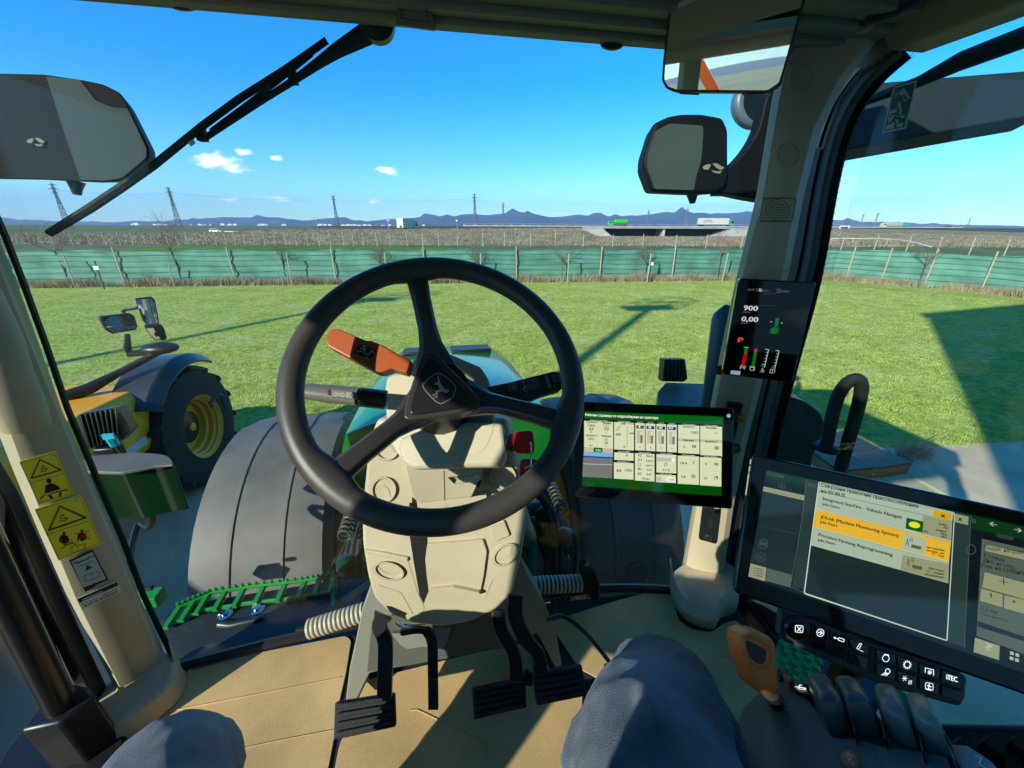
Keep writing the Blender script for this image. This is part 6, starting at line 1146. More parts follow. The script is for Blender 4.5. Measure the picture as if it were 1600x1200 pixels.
# ================================================================== cardboard on the cab floor
def mat_sheet(px, label, seed, creases):
    pts = [PZ(x, y, FLR+.005) for x, y in rnd(px, 8, 3)]; q = MB(); q.prism(pts, (0, 0, -.0035))
    for c in creases:
        P_ = [PZ(x, y, FLR+.0058) for x, y in c]; q.tube(P_, .0016, 4)
    return tag(q.build('cardboard_mat', M['carton'], bevel=.001), label, 'cardboard', 'cardboard sheets on the cab floor')
mat_sheet([(288, 1050), (400, 1020), (540, 993), (549, 1000), (541, 1050), (530, 1098), (521, 1160), (470, 1420), (60, 1420), (180, 1160), (205, 1128), (262, 1112), (286, 1080)], 'flat cardboard sheet on the cab floor left of the pedals', 1, [[(262, 1112), (400, 1085), (533, 1058)], [(330, 1180), (430, 1158), (523, 1140)]])
mat_sheet([(574, 1062), (700, 1030), (800, 1008), (836, 1004), (862, 1050), (905, 1052), (922, 1090), (935, 1420), (480, 1420), (530, 1165), (556, 1100)], 'flat cardboard sheet under and between the pedals', 2, [[(640, 1110), (652, 1109), (760, 1160), (760, 1185)]])
mat_sheet([(856, 972), (950, 942), (1040, 917), (1052, 935), (1060, 968), (1078, 982), (1112, 988), (1128, 975), (1150, 968), (1168, 985), (1240, 1120), (1260, 1420), (945, 1420), (935, 1060), (905, 1044), (882, 1010)], 'flat cardboard sheet on the cab floor under the right knee, beside the latch rod', 3, [[(1118, 1030), (1165, 1018)]])

# ================================================================== outside of the tractor
q = MB(); rings = []
for y, w_, z0, zt_, sh in ((1.22, .385, 1.76, 2.08, .7), (1.5, .383, 1.74, 2.07, .72), (2.0, .375, 1.66, 2.02, .75), (2.38, .365, 1.5, 1.975, .78), (2.62, .34, 1.3, 1.92, .76), (2.76, .30, 1.1, 1.80, .7), (2.82, .26, 1.05, 1.5, .65), (2.84, .24, 1.0, 1.1, .6)):
    rings.append([(-w_*.96, y, z0), (-w_, y, z0+(zt_-z0)*.55), (-w_*.985, y, zt_-.10), (-w_*.93, y, zt_-.035), (-w_*sh, y, zt_-.004), (0, y, zt_+.012), (w_*sh, y, zt_-.004), (w_*.93, y, zt_-.035), (w_*.985, y, zt_-.10), (w_, y, z0+(zt_-z0)*.55), (w_*.96, y, z0)])
q.loft(rings); hood = q.build('hood', M['green'], TR, ang=35)
for s in (-1, 1):
    q = MB(); q.loft([[(s*(w_+.004), y, z) for z in (zc-.045, zc+.045)]+[(s*(w_-.01), y, z) for z in (zc+.045, zc-.045)] for y, w_, zc in ((1.26, .386, 1.85), (1.7, .38, 1.83), (2.3, .37, 1.80))]); q.build('hood_stripe', M['yellow'], hood)
q = MB(); q.box((-.14, 2.28, 1.995), (.24, .16, .03), rot=Matrix.Rotation(R(-6), 3, 'X')); q.box((.14, 2.28, 1.995), (.24, .16, .03), rot=Matrix.Rotation(R(-6), 3, 'X')); q.build('hood_vent', M['black'], hood, bevel=.006)
q = MB(); q.box((0, 1.85, 1.25), (.56, 1.7, .9)); q.build('engine', M['dkgreen'], TR, bevel=.05)
for s in (-1, 1):
    q = MB(); rn = random.Random(5+s)
    for k in range(5): x = s*(.36+.04*k); q.tube(smooth([(x, 1.05+.05*k, 1.1), (x+s*.03, 1.2+.04*k, 1.5-.05*k), (x, 1.5, 1.55-.06*k), (x-s*.04, 1.9, 1.3)], 6), .014, 8)
    q.build('hose', M['rubber'], TR)
    q = MB(); q.box((s*.42, 1.35, 1.22), (.12, .3, .25)); q.tube([(s*.3, 2.25, .68), (s*.75, 2.25, .68)], .10, 12); q.lathe((s*.40, 1.35, 1.35), (0, 0, 1), [(.045, 0), (.05, .01), (.05, .14), (.03, .16)], 16); q.build('axle', M['dkgreen'], TR, bevel=.01)
    q = MB(); q.lathe((s*.44, 1.20, 1.45), (0, 0, 1), [(.03, 0), (.032, .06), (.01, .07)], 12); q.build('filler_cap', M['dkgreen'], TR)
    # coil hose by the console foot
    q = MB(); q.tube([(s*.43+.02*math.cos(a)*1.2, 1.22+a*.004, 1.60+.03*math.sin(a)) for a in np.linspace(0, 60, 240)], .005, 6); q.build('coil_hose', M['seal'], TR)
def tyre(c, ax, r, wd, rim_m, lugs, parent, rr=.56, name='wheel'):
    ax = np.array(ax, float); c = np.array(c, float); q = MB()
    q.lathe(c-ax*wd/2, ax, [(r*rr, .01), (r*.80, 0), (r*.93, wd*.06), (r*.965, wd*.2), (r*.965, wd*.8), (r*.93, wd*.94), (r*.80, wd), (r*rr, wd-.01)], 56, caps=False)
    x = np.cross(ax, (0, 0, 1)); x /= np.linalg.norm(x); z = np.array((0, 0, 1.))
    for k in range(lugs):
        for s_ in (-1, 1):
            a0 = 2*math.pi*(k+(.5 if s_ > 0 else 0))/lugs; P_ = []
            for t_ in (0, .35, .7, 1):
                a = a0+.30*t_*(1-.2*t_); P_.append((a, t_*wd*.47*s_))
            for (a, o), (b, o2) in zip(P_[:-1], P_[1:]):
                vs_ = []
                for (aa, oo) in ((a, o), (b, o2)):
                    dr = 1.0 if abs(oo) < wd*.40 else .965
                    for da in (-.035, .035):
                        for rad in (r*.95*dr, r*1.02*dr): vs_.append(c+ax*oo+(x*math.cos(aa+da)+z*math.sin(aa+da))*rad)
                q.add(vs_, [(0, 1, 3, 2), (4, 6, 7, 5), (0, 4, 5, 1), (2, 3, 7, 6), (1, 5, 7, 3), (0, 2, 6, 4)])
    w_ = q.build(name, M['tyre'], parent, ang=40)
    q = MB(); q.lathe(c-ax*wd/2, ax, [(r*rr, .012), (r*rr*.97, .03), (r*rr*.90, .05), (r*rr*.90, wd*.14), (r*rr*.84, wd*.17), (r*rr*.84, wd*.26), (r*rr*.76, wd*.29), (r*rr*.74, wd*.40), (.001, wd*.42)], 48, caps=False)
    q.lathe(c+ax*wd/2, -ax, [(r*rr, .012), (r*rr*.97, .03), (r*rr*.90, .05), (r*rr*.90, wd*.14), (r*rr*.84, wd*.17), (r*rr*.84, wd*.26), (r*rr*.76, wd*.29), (r*rr*.74, wd*.40), (.001, wd*.42)], 48, caps=False); q.build('rim', rim_m, w_, ang=30)
    q = MB()
    for s_ in (-1, 1): q.lathe(c+ax*s_*wd*.08, ax*s_, [(r*.26, 0), (r*.26, wd*.10), (r*.2, wd*.13), (.001, wd*.14)], 24)
    q.build('hub', M['black'], w_)
    q = MB()
    for s_ in (-1, 1): q.lathe(c+ax*s_*wd*.21, ax*s_, [(r*.07, 0), (r*.07, wd*.05), (.001, wd*.07)], 12)
    q.build('hub_nut', rim_m, w_); return w_
for s in (-1, 1):
    tyre((s*.97, 2.25, .70), (s, 0, 0), .70, .5, M['yellow'], 20, TR)
    # grey front fender: an arched shell over the wheel with two raised beads
    q = MB(); rings = []; a_ = np.linspace(R(186), R(62), 22)
    for a in a_:
        cy, cz, Rr = 2.25, .74, .82; y, z = cy+Rr*math.cos(a), cz+Rr*math.sin(a); n_ = np.array((0, math.cos(a), math.sin(a))); ring = []
        prof = [(-.315, -.13), (-.312, -.035), (-.295, -.008), (-.24, 0), (-.130, .004), (-.124, .011), (-.112, .011), (-.106, .004), (.106, .004), (.112, .011), (.124, .011), (.130, .004), (.24, 0), (.295, -.008), (.312, -.035), (.315, -.13)]
        for x_, h_ in prof: ring.append((s*.97+x_*(1 if a > R(80) else .9), y+n_[1]*h_, z+n_[2]*h_))
        for x_, h_ in reversed(prof): ring.append((s*.97+x_*.97, y+n_[1]*(h_-.012), z+n_[2]*(h_-.012)))
        rings.append(ring)
    q.loft(rings); fd = q.build('front_fender', M['fender'], TR, ang=28)
    a = R(168); pl_ = Plane((s*.97, 2.25+.835*math.cos(a), .74+.835*math.sin(a)), (0, math.cos(a), math.sin(a)), (1, 0, 0)); pt = lambda u, v, l=.0: pl_.p+pl_.u*u+pl_.v*v*(1 if pl_.v[2] > 0 else -1)+pl_.n*l
    q = MB(); sh_ = smooth([(-.05, .045), (0, .055), (.05, .045), (.052, -.01), (.035, -.045), (0, -.055), (-.035, -.045), (-.052, -.01)], 4, closed=True)
    q.tube([pt(*p, .004) for p in sh_], .0045, 6, closed=True)
    q.poly([pt(u*.0009, v*.0009, .006) for u, v in ((-35, -8), (-18, 2), (5, 4), (14, 14), (24, 18), (20, 10), (30, -4), (38, -16), (30, -14), (18, -6), (4, -10), (-10, -12), (-24, -24), (-38, -28), (-26, -16))])
    for L in (((18, 18), (10, 34), (2, 30)), ((20, 18), (20, 36)), ((24, 18), (32, 34))): q.tube([pt(u*.0009, v*.0009, .006) for u, v in L], .0015, 4)
    q.build('emblem', M['fender'], fd)
    tyre((s*1.25, -1.0, .98), (s, 0, 0), .98, .6, M['yellow'], 20, TR)
    q = MB(); rings = []
    for a in np.linspace(R(200), R(20), 16):
        ring = []
        for x_, h_ in ((.92, 0), (1.5, 0), (1.5, -.04), (.92, -.04)): ring.append((s*x_, -1.0+(1.12+h_)*math.cos(a), .98+(1.12+h_)*math.sin(a)))
        rings.append(ring)
    q.loft(rings); q.build('rear_fender', M['green'], TR)

# battery cover, step grating and skirt below the windscreen, left
zb = 1.50
q = MB(); q.prism([PZ(x, y, zb) for x, y in rnd([(248, 972), (274, 950), (330, 936), (528, 905), (600, 900), (600, 1020), (470, 1040), (262, 1045), (250, 1000)], 5)], (0, 0, -.10)); bc = q.build('battery_cover', mat('cover', (.03, .036, .037), .35, var=.3, vscale=7, detail=8), TR, bevel=.006)
q = MB()
for x, y in ((353, 961), (403, 953)): q.lathe(PZ(x, y, zb), (0, 0, 1), [(.022, 0), (.022, .006), (.012, .008), (.012, .016), (.001, .017)], 12)
q.build('bolt', M['chrome'], bc)
q = MB(); q.tube([PZ(343, 975, zb), PZ(360, 977, zb), PZ(412, 966, zb)], .012, 10); q.build('strap', M['steel'], bc)
q = MB(); gp = [PZ(x, y, zb+.02) for x, y in ((280, 948), (330, 926), (395, 916), (470, 908), (522, 899))]; gp2 = [PZ(x, y, zb-.0) for x, y in ((262, 985), (325, 944), (392, 934), (468, 926), (530, 960))]
q.tube(gp, .008, 6); q.tube([p+np.array((0, -.06, -.01)) for p in gp], .007, 6)
for k in range(10):
    t_ = k/9*(len(gp)-1); i = min(int(t_), len(gp)-2); c = gp[i]+(gp[i+1]-gp[i])*(t_-i); q.box(c+np.array((0, -.035, -.004)), (.014, .075, .014))
for k in range(26):
    t_ = k/25*(len(gp)-1); i = min(int(t_), len(gp)-2); c = gp[i]+(gp[i+1]-gp[i])*(t_-i); q.lathe(c+np.array((0, 0, .010)), (0, 0, 1), [(.006, 0), (.005, .008), (.001, .009)], 6)
q.tube([gp[-1], gp[-1]+np.array((.02, -.09, -.02)), gp[-1]+np.array((.03, -.14, -.04))], .012, 6); q.build('step_grating', M['green_grate'], TR)
q = MB(); q.box(PZ(231, 935, 1.35), (.10, .06, .05)); q.build('step_bracket', M['green_grate'], TR, bevel=.006)
q = MB(); q.tube([PZ(222, 920, 1.42), PZ(238, 918, 1.42)], .01, 8); q.build('step_pin', M['black'], TR)
# right: green tread plate and frame beside the console
PTr = 1.62
q = MB(); q.prism([PZ(x, y, PTr) for x, y in ((1216, 1000), (1240, 990), (1283, 1022), (1281, 1072), (1225, 1066), (1205, 1040))], (0, 0, -.02)); tp2 = q.build('tread_plate', mat('tread', (.01, .36, .09), .4), TR)
q = MB()
for r_ in range(6):
    for c_ in range(4): x, y = 1222+c_*18+(r_ % 2)*4, 1008+r_*12+c_*5; c = PZ(x, y, PTr); q.lathe(c, (0, 0, 1), [(.0105, 0), (.008, .004), (.004, .0055), (.001, .0056)], 10)
q.build('stud', M['green_grate'], tp2)
q = MB(); q.prism([PZ(x, y, PTr-.03) for x, y in ((1275, 1020), (1330, 1035), (1380, 1062), (1380, 1100), (1290, 1098), (1235, 1070), (1275, 1072))], (0, 0, -.14)); q.build('side_box', M['black'], TR, bevel=.01)
q = MB(); q.tube([PZ(1374, 1060, 1.55), PZ(1452, 1138, 1.55)], .028, 4); q.tube([PZ(1384, 1080, 1.5), PZ(1405, 1112, 1.5)], .02, 4); q.build('frame_bar', mat('frame_green', (.01, .30, .08), .4), TR)
q = MB(); q.ppx(PX and Plane((.90, 0, 0), (-1, 0, 0)), [(1150, 930), (1190, 945), (1225, 965), (1210, 1000), (1172, 1010), (1145, 985)], .03, r=6); q.build('door_panel', mat('door_panel', (.05, .055, .045), .35), TR, bevel=.008)

# lamp pods either side
def lamp_pod(pods, top_z, side_h, lamp, lamp_pl, fins, horiz=False, plate=None):
    q = MB(); q.prism([PZ(x, y, top_z) for x, y in rnd(pods, 4)], (0, 0, -side_h), taper=.96); o = q.build('lamp_pod', M['pod'], TR, bevel=.008)
    q = MB(); q.prism([PZ(x, y, top_z+.012) for x, y in rnd(pods, 4)], (0, 0, -.012), taper=1.0); q.build('pod_top', plate or M['fender'], o, bevel=.004)
    q = MB(); q.ppx(lamp_pl, lamp, .06, r=2); l = q.build('work_lamp', M['black'], TR, bevel=.006)
    for k in range(fins):
        t_ = (k+.5)/fins; a, b = np.array(lamp[0])+(np.array(lamp[1])-np.array(lamp[0]))*t_, np.array(lamp[-1])+(np.array(lamp[-2])-np.array(lamp[-1]))*t_
        q = MB(); q.ppx(lamp_pl, [tuple(a+(-1.6, 1)), tuple(a+(1.6, 1)), tuple(b+(1.6, -1)), tuple(b+(-1.6, -1))], .02, lift=.02); q.build('fin', M['black'], l, bevel=.002)
    return o, l
M['pod'] = mat('pod_green', (.005, .028, .010), .18, coat=.5); M['podgrey'] = mat('pod_grey', (.035, .05, .055), .4)
lp_l, lm_l = lamp_pod([(128, 722), (140, 712), (212, 706), (250, 709), (264, 713), (272, 724), (240, 728), (190, 738), (130, 736)], 1.93, .20, [(121, 648), (184, 636), (204, 672), (188, 690), (138, 702)], Plane(PD(160, 670, 1.42), (.2, -.95, .2)), 8)
q = MB(); P_ = Plane(PD(172, 690, 1.36), (0, -1, .2)); q.tube([PD(172, 683, 1.34), PD(180, 695, 1.36)], .014, 8, 0); q.tube([PD(180, 695, 1.36), PD(198, 718, 1.40)], .007, 6, 1); q.box(PD(170, 682, 1.335), (.035, .008, .02), 0); q.build('plug', [mat('teal', (.02, .42, .50), .4), M['rubber']], lm_l)
q = MB(); q.box(PD(172, 705, 1.44), (.07, .05, .05)); q.build('lamp_foot', M['black'], lm_l, bevel=.006)
q = MB(); q.tube(smooth([PD(231, 790, 1.40), PD(238, 808, 1.42), PD(232, 824, 1.44), PD(212, 829, 1.44), (-1.05, 1.0, 1.55)], 6), .011, 8); q.build('pod_bracket', M['black'], TR)
M['pod'] = M['podgrey']
lamp_pod([(1027, 612), (1041, 597), (1113, 600), (1122, 618), (1118, 640), (1029, 634)], 1.965, .16, [(1037, 561), (1071, 561), (1075, 592), (1069, 597), (1034, 596)], Plane(PD(1055, 580, 1.86), (-.2, -.95, .2)), 6)
q = MB(); q.tube([PD(1137, 478, 1.30), PD(1132, 492, 1.30), PD(1132, 500, 1.30), PD(1120, 600, 1.36), PD(1110, 660, 1.4)], [.012, .034, .040, .042, .042], 18); q.build('air_stack', mat('stack', (.03, .05, .075), .35), TR)
q = MB(); px_ = [(1194, 606), (1212, 612), (1257, 627), (1280, 643), (1287, 657), (1284, 677), (1279, 695), (1270, 712), (1262, 760), (1190, 760)]; ptk = Plane(PX(1260, 680, 1.22), (-.55, -.8, .2)); q.ppx(ptk, px_, .35, r=4); tk = q.build('side_tank', mat('tank', (.055, .065, .058), .4, var=.15, detail=8), TR, bevel=.02)
q = MB(); q.line(ptk, smooth([(1200, 640), (1240, 650), (1270, 662), (1284, 662)], 4), 1, lift=.001); q.ppx(ptk, circ(1224, 650, 4, 4, 12), .006, lift=.006); q.ppx(ptk, circ(1253, 684, 3, 3, 10), .004, lift=.005); q.build('tank_bolt', M['steel'], tk)
hr = smooth([PX(1291, 698, 1.16), PX(1299, 655, 1.16), PX(1309, 620, 1.165), PX(1322, 600, 1.17), PX(1336, 592, 1.18), PX(1345, 598, 1.20), PX(1345, 615, 1.22), PX(1337, 650, 1.22), PX(1318, 715, 1.22), PX(1300, 790, 1.22)], 6)
q = MB(); q.tube(hr, .0175, 14); hn = q.build('handrail', M['rubber'], TR); q = MB(); q.lathe(PX(1291, 698, 1.16), (0, 0, 1), [(.02, -.01), (.036, -.008), (.036, .004), (.02, .01)], 18); q.build('collar', M['black'], hn)

# ================================================================== seat and driver
ST = thing('driver_seat', 'black cushioned driver seat under the person in jeans', 'seat', (0, -.35, FLR))
q = MB(); q.prism([(x, y, FLR+.62-.05) for x, y in rnd([(-.25, -.58), (.25, -.58), (.27, .0), (-.27, .0)], .1)], (0, 0, -.13)); q.build('cushion', M['rubber'], ST, bevel=.03, seg=3)
q = MB(); q.prism([(x, -.56, z) for x, z in rnd([(-.24, FLR+.5), (.24, FLR+.5), (.2, FLR+1.2), (-.2, FLR+1.2)], .1)], (0, -.12, 0)); q.build('backrest', M['rubber'], ST, bevel=.03, seg=3)
q = MB(); q.box((0, -.3, FLR+.22), (.36, .4, .44)); q.build('base', M['black'], ST, bevel=.02)
skin = mat('skin', (.45, .25, .17), .5); cloth = mat('jacket', (.48, .46, .42), .9, bump=.4, bscale=120)
def limb(q, pts, rs, n=5):
    P_ = smooth([tuple(p)+(r_,) for p, r_ in zip(pts, rs)], n); q.tube([p[:3] for p in P_], [p[3] for p in P_], 18)
    q.ell(P_[0][:3], P_[0][3]*.99); q.ell(P_[-1][:3], P_[-1][3]*.99)
def fused(o, vox, sm=2):
    k = o.modifiers.new('r', 'REMESH'); k.mode = 'VOXEL'; k.voxel_size = vox; k.use_smooth_shade = True
    k = o.modifiers.new('s', 'SMOOTH'); k.iterations = sm
KR, KL = PD(1040, 1094, .475), PD(245, 1245, .47); TRR, TL = PD(1026, 1260, .335), PD(215, 1500, .34); HR_, HL = (.10, -.30, 2.26), (-.11, -.30, 2.26)
AR, AL = (KR[0]+.02, KR[1]-.02, FLR+.12), (KL[0]-.04, KL[1]-.12, FLR+.12)
# one continuous body
q = MB()
limb(q, [HR_, (.14, -.08, 2.24), KR], [.085, .072, .05]); limb(q, [KR, ((KR[0]+AR[0])/2, (KR[1]+AR[1])/2+.0, (KR[2]+AR[2])/2), AR], [.05, .047, .033]); limb(q, [AR, (AR[0]+.01, AR[1]+.12, FLR+.05), (AR[0]+.01, AR[1]+.17, FLR+.04)], [.036, .032, .024])
limb(q, [HL, (-.2, -.1, 2.22), KL], [.085, .072, .05]); limb(q, [KL, ((KL[0]+AL[0])/2, (KL[1]+AL[1])/2, (KL[2]+AL[2])/2), AL], [.05, .047, .033]); limb(q, [AL, (AL[0]-.01, AL[1]+.12, FLR+.05), (AL[0]-.01, AL[1]+.17, FLR+.04)], [.036, .032, .024])
limb(q, [(0, -.32, 2.22), (0, -.36, 2.40), (0, -.38, 2.58), (0, -.38, 2.70)], [.14, .13, .15, .09]); limb(q, [(0, -.38, 2.7), (0, -.35, 2.82)], [.055, .055]); q.ell((0, -.33, 2.92), (.075, .095, .115)); q.ell((0, -.235, 2.905), (.012, .018, .02)); q.ell((-.078, -.33, 2.91), (.01, .022, .03)); q.ell((.078, -.33, 2.91), (.01, .022, .03))
for s in (-1, 1):
    limb(q, [(s*.17, -.38, 2.67), (s*.23, -.26, 2.50), (s*.24, -.20, 2.44)], [.055, .046, .04]); limb(q, [(s*.24, -.20, 2.44), (s*.19, -.13, 2.52), (s*.13, -.10, 2.60)], [.04, .034, .025]); q.ell((s*.115, -.095, 2.645), (.022, .032, .045))
    for k in range(4): limb(q, [(s*.115, -.075-.0*k, 2.625+k*.019), (s*.10, -.055, 2.635+k*.019), (s*.075, -.050, 2.64+k*.018)], [.0095, .0085, .0075], 3)
    limb(q, [(s*.12, -.11, 2.62), (s*.10, -.11, 2.59), (s*.08, -.10, 2.585)], [.011, .0095, .0085], 3)
body = q.build('person', skin); fused(body, .011, 3); tag(body, 'seated person in blue jeans, knees showing at the lower edge', 'person')
q = MB(); limb(q, [(0, -.33, 2.26), (0, -.33, 2.32)], [.165, .155])
limb(q, [HR_, (.145, -.08, 2.23), tuple(TRR), tuple(KR), (KR[0]+.005, KR[1]+.035, KR[2]-.04)], [.11, .10, .078, .064, .06]); limb(q, [(KR[0], KR[1]+.02, KR[2]-.02), ((KR[0]+AR[0])/2, (KR[1]+AR[1])/2, (KR[2]+AR[2])/2), AR], [.063, .06, .056])
limb(q, [HL, (-.2, -.1, 2.21), tuple(TL), tuple(KL), (KL[0]-.005, KL[1]+.035, KL[2]-.05)], [.115, .105, .092, .076, .07]); limb(q, [(KL[0], KL[1]+.02, KL[2]-.03), ((KL[0]+AL[0])/2, (KL[1]+AL[1])/2, (KL[2]+AL[2])/2), AL], [.072, .064, .058])
def fold(q, A, B, rA, rB, t0, t1, a0, a1, r_, sink=.35):
    A, B = np.array(A), np.array(B); d = (B-A)/np.linalg.norm(B-A); u = np.cross(d, (1, 0, 0)); u /= np.linalg.norm(u); u = u if u[2] > 0 else -u; v = np.cross(d, u); P_ = []
    for s_ in np.linspace(0, 1, 9): t = t0+(t1-t0)*s_; a = R(a0+(a1-a0)*s_); rr = rA+(rB-rA)*t-r_*sink; P_.append(A+(B-A)*t+(u*math.cos(a)+v*math.sin(a))*rr)
    q.tube(P_, [r_*k for k in (.3, .7, .95, 1, 1, 1, .9, .6, .2)], 8)
for A_, B_, rA, rB, fl in ((TRR, KR, .085, .066, ((.10, .95, -100, -20, .009), (.25, 1.0, -60, 10, .008), (-.1, .75, -75, -38, .008), (.45, 1.05, 75, 20, .009), (.2, .9, 100, 45, .008), (.62, 1.0, -20, 40, .006), (-.2, .5, 10, -15, .006))), (TL, KL, .088, .072, ((.4, 1.0, -80, -10, .009), (.3, .95, 70, 15, .009), (.7, 1.05, -30, 35, .006)))):
    for f_ in fl: fold(q, A_, B_, rA, rB, *f_)
    fold(q, A_, B_, rA, rB, -.3, 1.0, 62, 66, .0045, .2)
jn = q.build('jeans', M['denim'], body); fused(jn, .0055, 2)
for nm, sc_, st_ in (('folds', .075, .016), ('wrinkles', .02, .004)):
    tx_ = bpy.data.textures.new(nm, 'CLOUDS'); tx_.noise_scale = sc_; k = jn.modifiers.new(nm, 'DISPLACE'); k.texture = tx_; k.strength = st_; k.mid_level = .5; k.texture_coords = 'GLOBAL'
q = MB(); limb(q, [(0, -.33, 2.30), (0, -.37, 2.42), (0, -.39, 2.60), (0, -.385, 2.72)], [.165, .155, .17, .08])
for s in (-1, 1): limb(q, [(s*.16, -.38, 2.67), (s*.235, -.26, 2.50), (s*.245, -.20, 2.44)], [.07, .06, .052]); limb(q, [(s*.245, -.20, 2.44), (s*.19, -.13, 2.52), (s*.14, -.105, 2.59)], [.052, .044, .034])
jk = q.build('jacket', cloth, body); fused(jk, .012, 3)
q = MB(); q.ell((0, -.345, 2.95), (.085, .10, .10)); q.build('hair', mat('hair', (.03, .02, .012), .8), body)
for A_ in (AR, AL): q = MB(); limb(q, [(A_[0], A_[1]-.04, FLR+.05), (A_[0], A_[1]+.08, FLR+.055), (A_[0], A_[1]+.20, FLR+.04)], [.045, .05, .04]); q.build('shoe', M['black'], body)
ph = MB(); ph.box((0, -.045, 2.66), (.15, .009, .075)); tag(ph.build('phone', M['gloss'], bevel=.003), 'dark phone held up in both hands of the seated person', 'phone')

# ================================================================== yellow loader on the left
LD = thing('loader', 'yellow machine with black tyres and a dark fender parked at the left', 'loader', (-3.3, 2.6, 0)); LY = M['loader']
tyre((-2.92, 4.25, .66), (1, 0, 0), .66, .52, LY, 15, LD, .53); tyre((-2.92, 1.25, .66), (1, 0, 0), .66, .52, LY, 15, LD, .53); tyre((-4.9, 4.25, .66), (1, 0, 0), .66, .52, LY, 15, LD, .53); tyre((-4.9, 1.25, .66), (1, 0, 0), .66, .52, LY, 15, LD, .53)
def fender_arc(c, r_, x0, x1, a0, a1, m, th=.02, edge=.10):
    q = MB(); rings = []
    for a in np.linspace(a0, a1, 14):
        n_ = np.array((0, math.cos(a), math.sin(a))); ring = []
        for x_, h_ in ((x0, 0), (x1-edge, 0), (x1, -edge*.8), (x1-.01, -edge*.8-th), (x1-edge, -th), (x0, -th)): ring.append(np.array((x_, c[0], c[1]))+n_*(r_+h_))
        rings.append(ring)
    q.loft(rings); return q.build('fender', m, LD, ang=30, bevel=.004)
ff = fender_arc((4.25, .66), .80, -3.02, -2.62, R(142), R(58), mat('fender_blue', (.022, .034, .042), .35, coat=.15))
q = MB()
for px, py_ in ((222, 618), (223, 630), (249, 617), (246, 627)): q.ell(PD(px, py_, 3.95), .03)
q.build('bolt', M['steel'], ff)
sd = [(-3.10, .62), (-2.75, .60)]
q = MB(); rings = []
for y, x0, x1, z0, z1 in ((-.4, -4.3, -2.78, .70, 1.46), (2.2, -4.3, -2.78, .72, 1.42), (3.1, -4.25, -2.79, .76, 1.33), (3.80, -4.15, -2.80, .76, 1.29), (3.93, -4.1, -2.92, .78, 1.27), (4.15, -3.95, -3.4, .82, 1.25)):
    rings.append([(x0, y, z0), (x1, y, z0), (x1+.03, y, z0+.08), (x1, y, z1-.07), (x1-.06, y, z1), (x0+.14, y, z1), (x0, y, z1-.14)])
q.loft(rings); hb = q.build('engine_cover', LY, LD, bevel=.02, ang=30)
q = MB(); q.box((-2.768, 3.42, .88), (.012, .34, .07)); q.build('reflector', mat('refl', (.5, .5, .48), .5), hb)
q = MB(); q.box((-4.4, 1.6, .75), (.9, 4.6, .6)); q.build('chassis', LY, LD, bevel=.05)
q = MB(); q.box((-3.55, 3.95, .95), (.8, .8, .25)); q.build('nose', LY, LD, bevel=.04)
q = MB(); q.prism([(-5.1, y, z) for y, z in ((-1.6, 1.05), (1.55, 1.05), (1.6, 1.6), (1.3, 2.75), (-1.3, 2.75))], (1.25, 0, 0)); q.build('cab', M['black'], LD, bevel=.06)
q = MB(); q.tube([PD(100, 620, 3.3), PD(140, 607, 3.4), PD(185, 583, 3.5), PD(225, 562, 3.6), PD(252, 548, 3.65)], [.05, .05, .032, .030, .030], 12); arm = q.build('mirror_arm', M['black'], LD)
q = MB(); q.ell(PD(250, 544, 3.65), (.16, .10, .055)); q.build('arm_head', M['black'], arm)
q = MB(); q.tube([PD(240, 549, 3.62), PD(202, 553, 3.58), PD(199, 540, 3.58)], .032, 6); q.tube([PD(199, 548, 3.58), PD(199, 522, 3.58)], [.035, .02], 8); q.tube([PD(198, 495, 3.6), PD(192, 487, 3.62), PD(196, 484, 3.64), PD(214, 481, 3.66)], .014, 8); q.build('bracket', M['black'], arm)
for pts, dp, nrm in (([(156, 498), (160, 495), (205, 490), (211, 494), (216, 510), (213, 516), (176, 522), (166, 516)], 3.56, (.75, -.55, -.12)), ([(210, 466), (236, 463), (242, 468), (249, 505), (248, 508), (230, 509), (222, 500)], 3.6, (.5, -.8, .12)), ([(225, 510), (252, 508), (257, 514), (261, 528), (258, 532), (242, 531), (234, 524)], 3.6, (.45, -.7, -.1))):
    pl_ = Plane(PD(np.mean([p[0] for p in pts]), np.mean([p[1] for p in pts]), dp), nrm); q = MB(); q.ppx(pl_, pts, .05, r=2); mm_ = q.build('mirror', M['black'], arm, bevel=.012)
    c = np.mean(pts, axis=0); q = MB(); q.flat(pl_, [tuple(c+(np.array(p)-c)*.88) for p in pts], lift=.002, r=2); q.build('mirror_face', M['mirror'], LD)
q = MB(); q.tube(smooth([PD(333, 636, 4.1), PD(330, 628, 4.1), PD(345, 617, 4.2), PD(352, 640, 4.3)], 5), .02, 6); q.build('hose', M['seal'], LD)
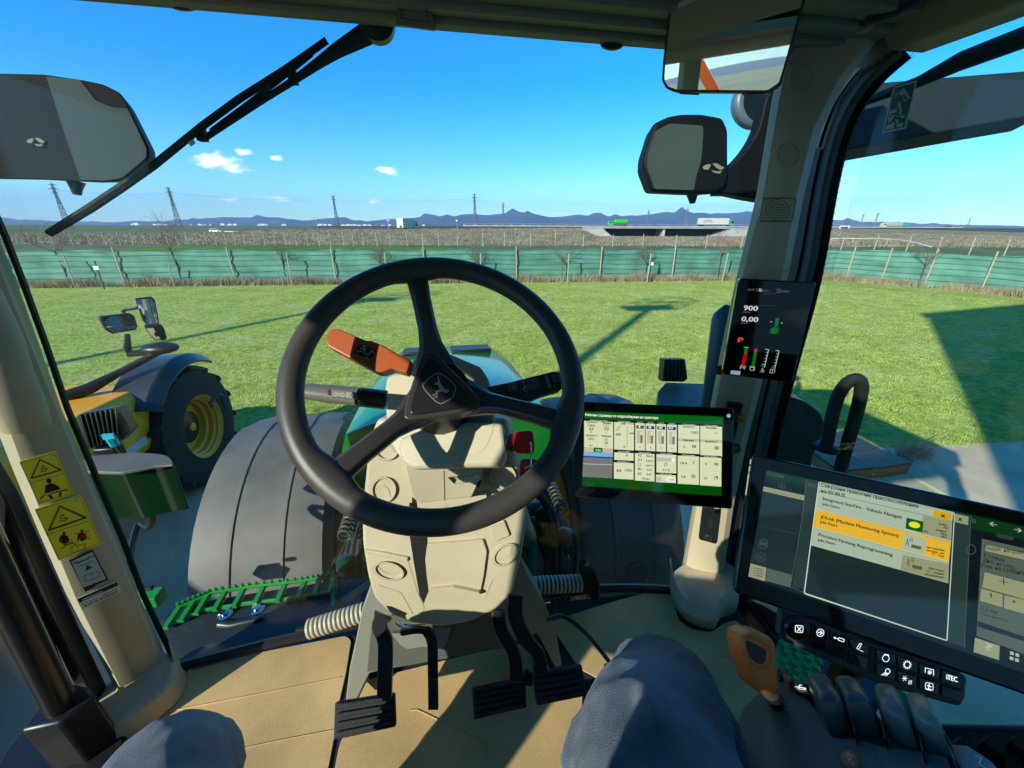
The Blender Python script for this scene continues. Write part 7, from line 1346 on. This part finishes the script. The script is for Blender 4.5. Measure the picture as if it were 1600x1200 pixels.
# ramp plate on the grass edge to the right and its concrete edge
RP = thing('ramp_plate', 'rusty chequered metal plate at the edge of the lawn behind the black handrail', 'metal plate', PZ(1360, 720, 0))
zt_ = .16; a = [PZ(x, y, zt_) for x, y in ((1320, 672), (1382, 704), (1427, 722), (1390, 728), (1312, 735), (1262, 700), (1280, 680))]
q = MB(); q.prism(a, (0, 0, -.03)); q.build('plate', mat('rust_plate', (.10, .075, .06), .45, metal=.5, var=.5, vscale=12, bump=.8, bscale=140), RP, bevel=.004)
q = MB(); q.prism([p-np.array((0, 0, .03)) for p in a], (0, 0, -.15), taper=.98); q.build('plate_side', mat('rust_side', (.16, .17, .06), .8, var=.6, vscale=8, col2=(.42, .17, .06)), RP)
q = MB(); q.prism([PZ(x, y, .03) for x, y in ((1424, 742), (1436, 736), (1480, 752), (1600, 806), (1660, 840), (1650, 860), (1560, 815), (1470, 768))], (0, 0, -.06)); tag(q.build('kerb', M['concrete'], bevel=.01), kind='structure')
o = blades('weeds', 500, lambda n: np.array([PZ(1425+RNG.normal(0, 14), 712+RNG.normal(0, 5), 0)[:2] for _ in range(n)]), .22, .006, 1.2, M['dry']); o['label'] = 'dead dry weeds at the corner of the concrete'
q = MB(); q.tube([PZ(1424, 716, .0), PZ(1450, 692, .15), PZ(1482, 676, .25)], .006, 4); q.tube([PZ(1422, 718, 0), PZ(1405, 700, .2)], .005, 4); tag(q.build('dry_stalk', M['dry']), 'long dry plant stalk leaning at the corner of the concrete', 'stalk')
# ================================================================== the air
hz = bpy.data.materials.new('haze'); hz.use_nodes = True; t = hz.node_tree; t.nodes.clear(); o_ = t.nodes.new('ShaderNodeOutputMaterial'); pv = t.nodes.new('ShaderNodeVolumePrincipled')
pv.inputs['Color'].default_value = (.40, .62, 1.0, 1); pv.inputs['Density'].default_value = 8.0e-5; pv.inputs['Anisotropy'].default_value = .0; t.links.new(pv.outputs[0], o_.inputs['Volume'])
q = MB(); q.box((0, 0, 400), (26000, 31000, 812)); hb_ = q.build('haze', hz, smooth_=False); tag(hb_, 'thin blue haze of the air over the plain', kind='stuff')
SC.cycles.volume_bounces = 0
